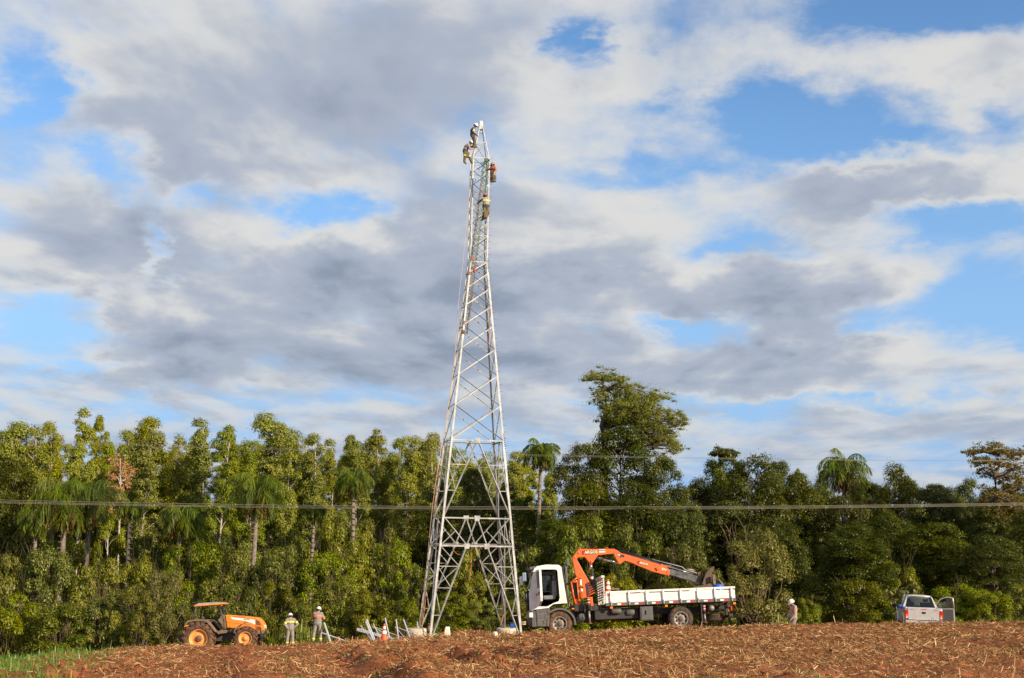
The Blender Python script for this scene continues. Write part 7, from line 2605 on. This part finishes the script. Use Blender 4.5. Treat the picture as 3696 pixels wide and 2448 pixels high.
def climber(crop, joints, label, look, cols, bands, helmet='helmet_white', extras=None, d0=70.0, up=None):
    """joints given on an enlarged crop (x0, y0, units per pixel) with a depth offset in metres"""
    x0, y0, k = crop
    W = {n: at(x0 + p[0] / k, y0 + p[1] / k, d0 + p[2]) for n, p in joints.items()}
    base = W['hip'].copy()
    J = {n: v - base for n, v in W.items()}
    J['base'] = base
    ex = []
    for nm, (cx, cy, dd), size, m in (extras or []):
        mb = MB()
        c = at(x0 + cx / k, y0 + cy / k, d0 + dd) - base
        mb.box(c - Vector(size) / 2, c + Vector(size) / 2, min(size) * 0.3)
        ex.append((nm, mb, m))
    return person(J, label, look, cols, bands, helmet, ex, 'workers climbing the pylon', up)


C4 = (1600, 400, 3.735)
climber(C4, dict(head=(432, 203, -.2), neck=(418, 222, -.2), shL=(405, 243, -.38), shR=(400, 243, 0.0), chest=(398, 268, -.2), waist=(396, 305, -.2), hip=(398, 335, -.2),
                 elL=(415, 290, -.45), wrL=(448, 318, -.3), elR=(425, 300, .05), wrR=(458, 335, .05),
                 hpL=(402, 345, -.3), knL=(420, 410, -.32), anL=(405, 490, -.15), toL=(428, 500, -.15), hpR=(402, 345, -.1), knR=(425, 405, 0), anR=(430, 480, 0), toR=(450, 492, 0)),
        'topmost climber in dark vest with yellow arm band looking down', (.85, -.2, -.5), dict(torso='cloth_dark', arm='cloth_grey', leg='cloth_olive', foot='boot', hand='glove'),
        [('reflective_band', 'armL', .45, .8, 'band_yellow'), ('reflective_band', 'armR', .45, .8, 'band_yellow'), ('harness', 'z', .02, .10, 'cloth_dark')], 'helmet_white',
        [('tool_bag', (402, 348, -.42), (.20, .14, .22), 'cloth_dark')])
climber(C4, dict(head=(372, 432, -.25), neck=(355, 450, -.25), shL=(338, 470, -.45), shR=(330, 462, -.05), chest=(318, 485, -.25), waist=(300, 520, -.25), hip=(296, 545, -.25),
                 elL=(358, 512, -.45), wrL=(396, 512, -.25), elR=(370, 490, -.02), wrR=(408, 478, 0),
                 hpL=(292, 555, -.36), knL=(292, 615, -.42), anL=(285, 690, -.38), toL=(308, 715, -.38), hpR=(304, 555, -.14), knR=(352, 625, -.08), anR=(382, 690, -.05), toR=(392, 715, -.05)),
        'climber in pinkish shirt and white helmet bending to the near left leg', (.9, -.15, -.45), dict(torso='cloth_rose', arm='cloth_rose', leg='cloth_olive', foot='boot', hand='glove'),
        [('reflective_band', 'thighL', .75, 1.0, 'band_yellow'), ('reflective_band', 'thighR', .75, 1.0, 'band_yellow'), ('harness', 'z', -.02, .09, 'cloth_dark'), ('cuff', 'foreL', .55, .85, 'band_orange')],
        'helmet_white', [('tool_bag', (325, 595, -.42), (.26, .16, .36), 'leather')], up=(.55, 0, .83))
climber(C4, dict(head=(668, 735, .6), neck=(672, 752, .6), shL=(655, 765, .8), shR=(700, 765, .5), chest=(672, 790, .62), waist=(668, 825, .62), hip=(668, 850, .62),
                 elL=(625, 790, .8), wrL=(585, 800, .9), elR=(712, 805, .35), wrR=(690, 830, .2),
                 hpL=(655, 860, .7), knL=(648, 905, .5), anL=(645, 950, .8), toL=(645, 968, .65), hpR=(682, 860, .52), knR=(690, 915, .25), anR=(672, 950, .5), toR=(668, 965, .35)),
        'climber with orange shoulders hanging on the right side of the pylon', (-.8, .3, -.2), dict(torso='cloth_orange', arm='cloth_orange', leg='cloth_brown', foot='boot', hand='glove'),
        [('harness', 'z', .03, .12, 'cloth_brown'), ('harness', 'z', .20, .28, 'cloth_dark'), ('reflective_band', 'shinL', .4, .75, 'band_orange')], 'helmet_grey',
        [('tool_bag', (690, 915, .2), (.22, .16, .42), 'cloth_olive')], d0=70.4)
climber(C4, dict(head=(566, 1150, -.35), neck=(572, 1170, -.35), shL=(545, 1190, -.35), shR=(606, 1190, -.35), chest=(576, 1220, -.35), waist=(578, 1260, -.36), hip=(578, 1290, -.36),
                 elL=(510, 1210, -.25), wrL=(468, 1240, -.1), elR=(615, 1245, -.15), wrR=(600, 1285, 0),
                 hpL=(562, 1300, -.36), knL=(550, 1375, -.45), anL=(535, 1455, -.3), toL=(515, 1480, -.2), hpR=(594, 1300, -.36), knR=(605, 1375, -.45), anR=(575, 1440, -.3), toR=(560, 1460, -.15)),
        'lowest climber with red helmet and yellow shoulder bands, seen from behind', (-.3, 1, .1), dict(torso='cloth_beige', arm='cloth_olive', leg='cloth_olive', foot='boot', hand='skin'),
        [('reflective_band', 'z', .30, .37, 'band_yellow'), ('harness', 'z', -.02, .10, 'cloth_dark'), ('reflective_band', 'thighL', .75, 1.0, 'band_yellow')], 'helmet_red',
        [('tool_bag', (572, 1395, -.5), (.22, .14, .45), 'leather')], d0=70.2)
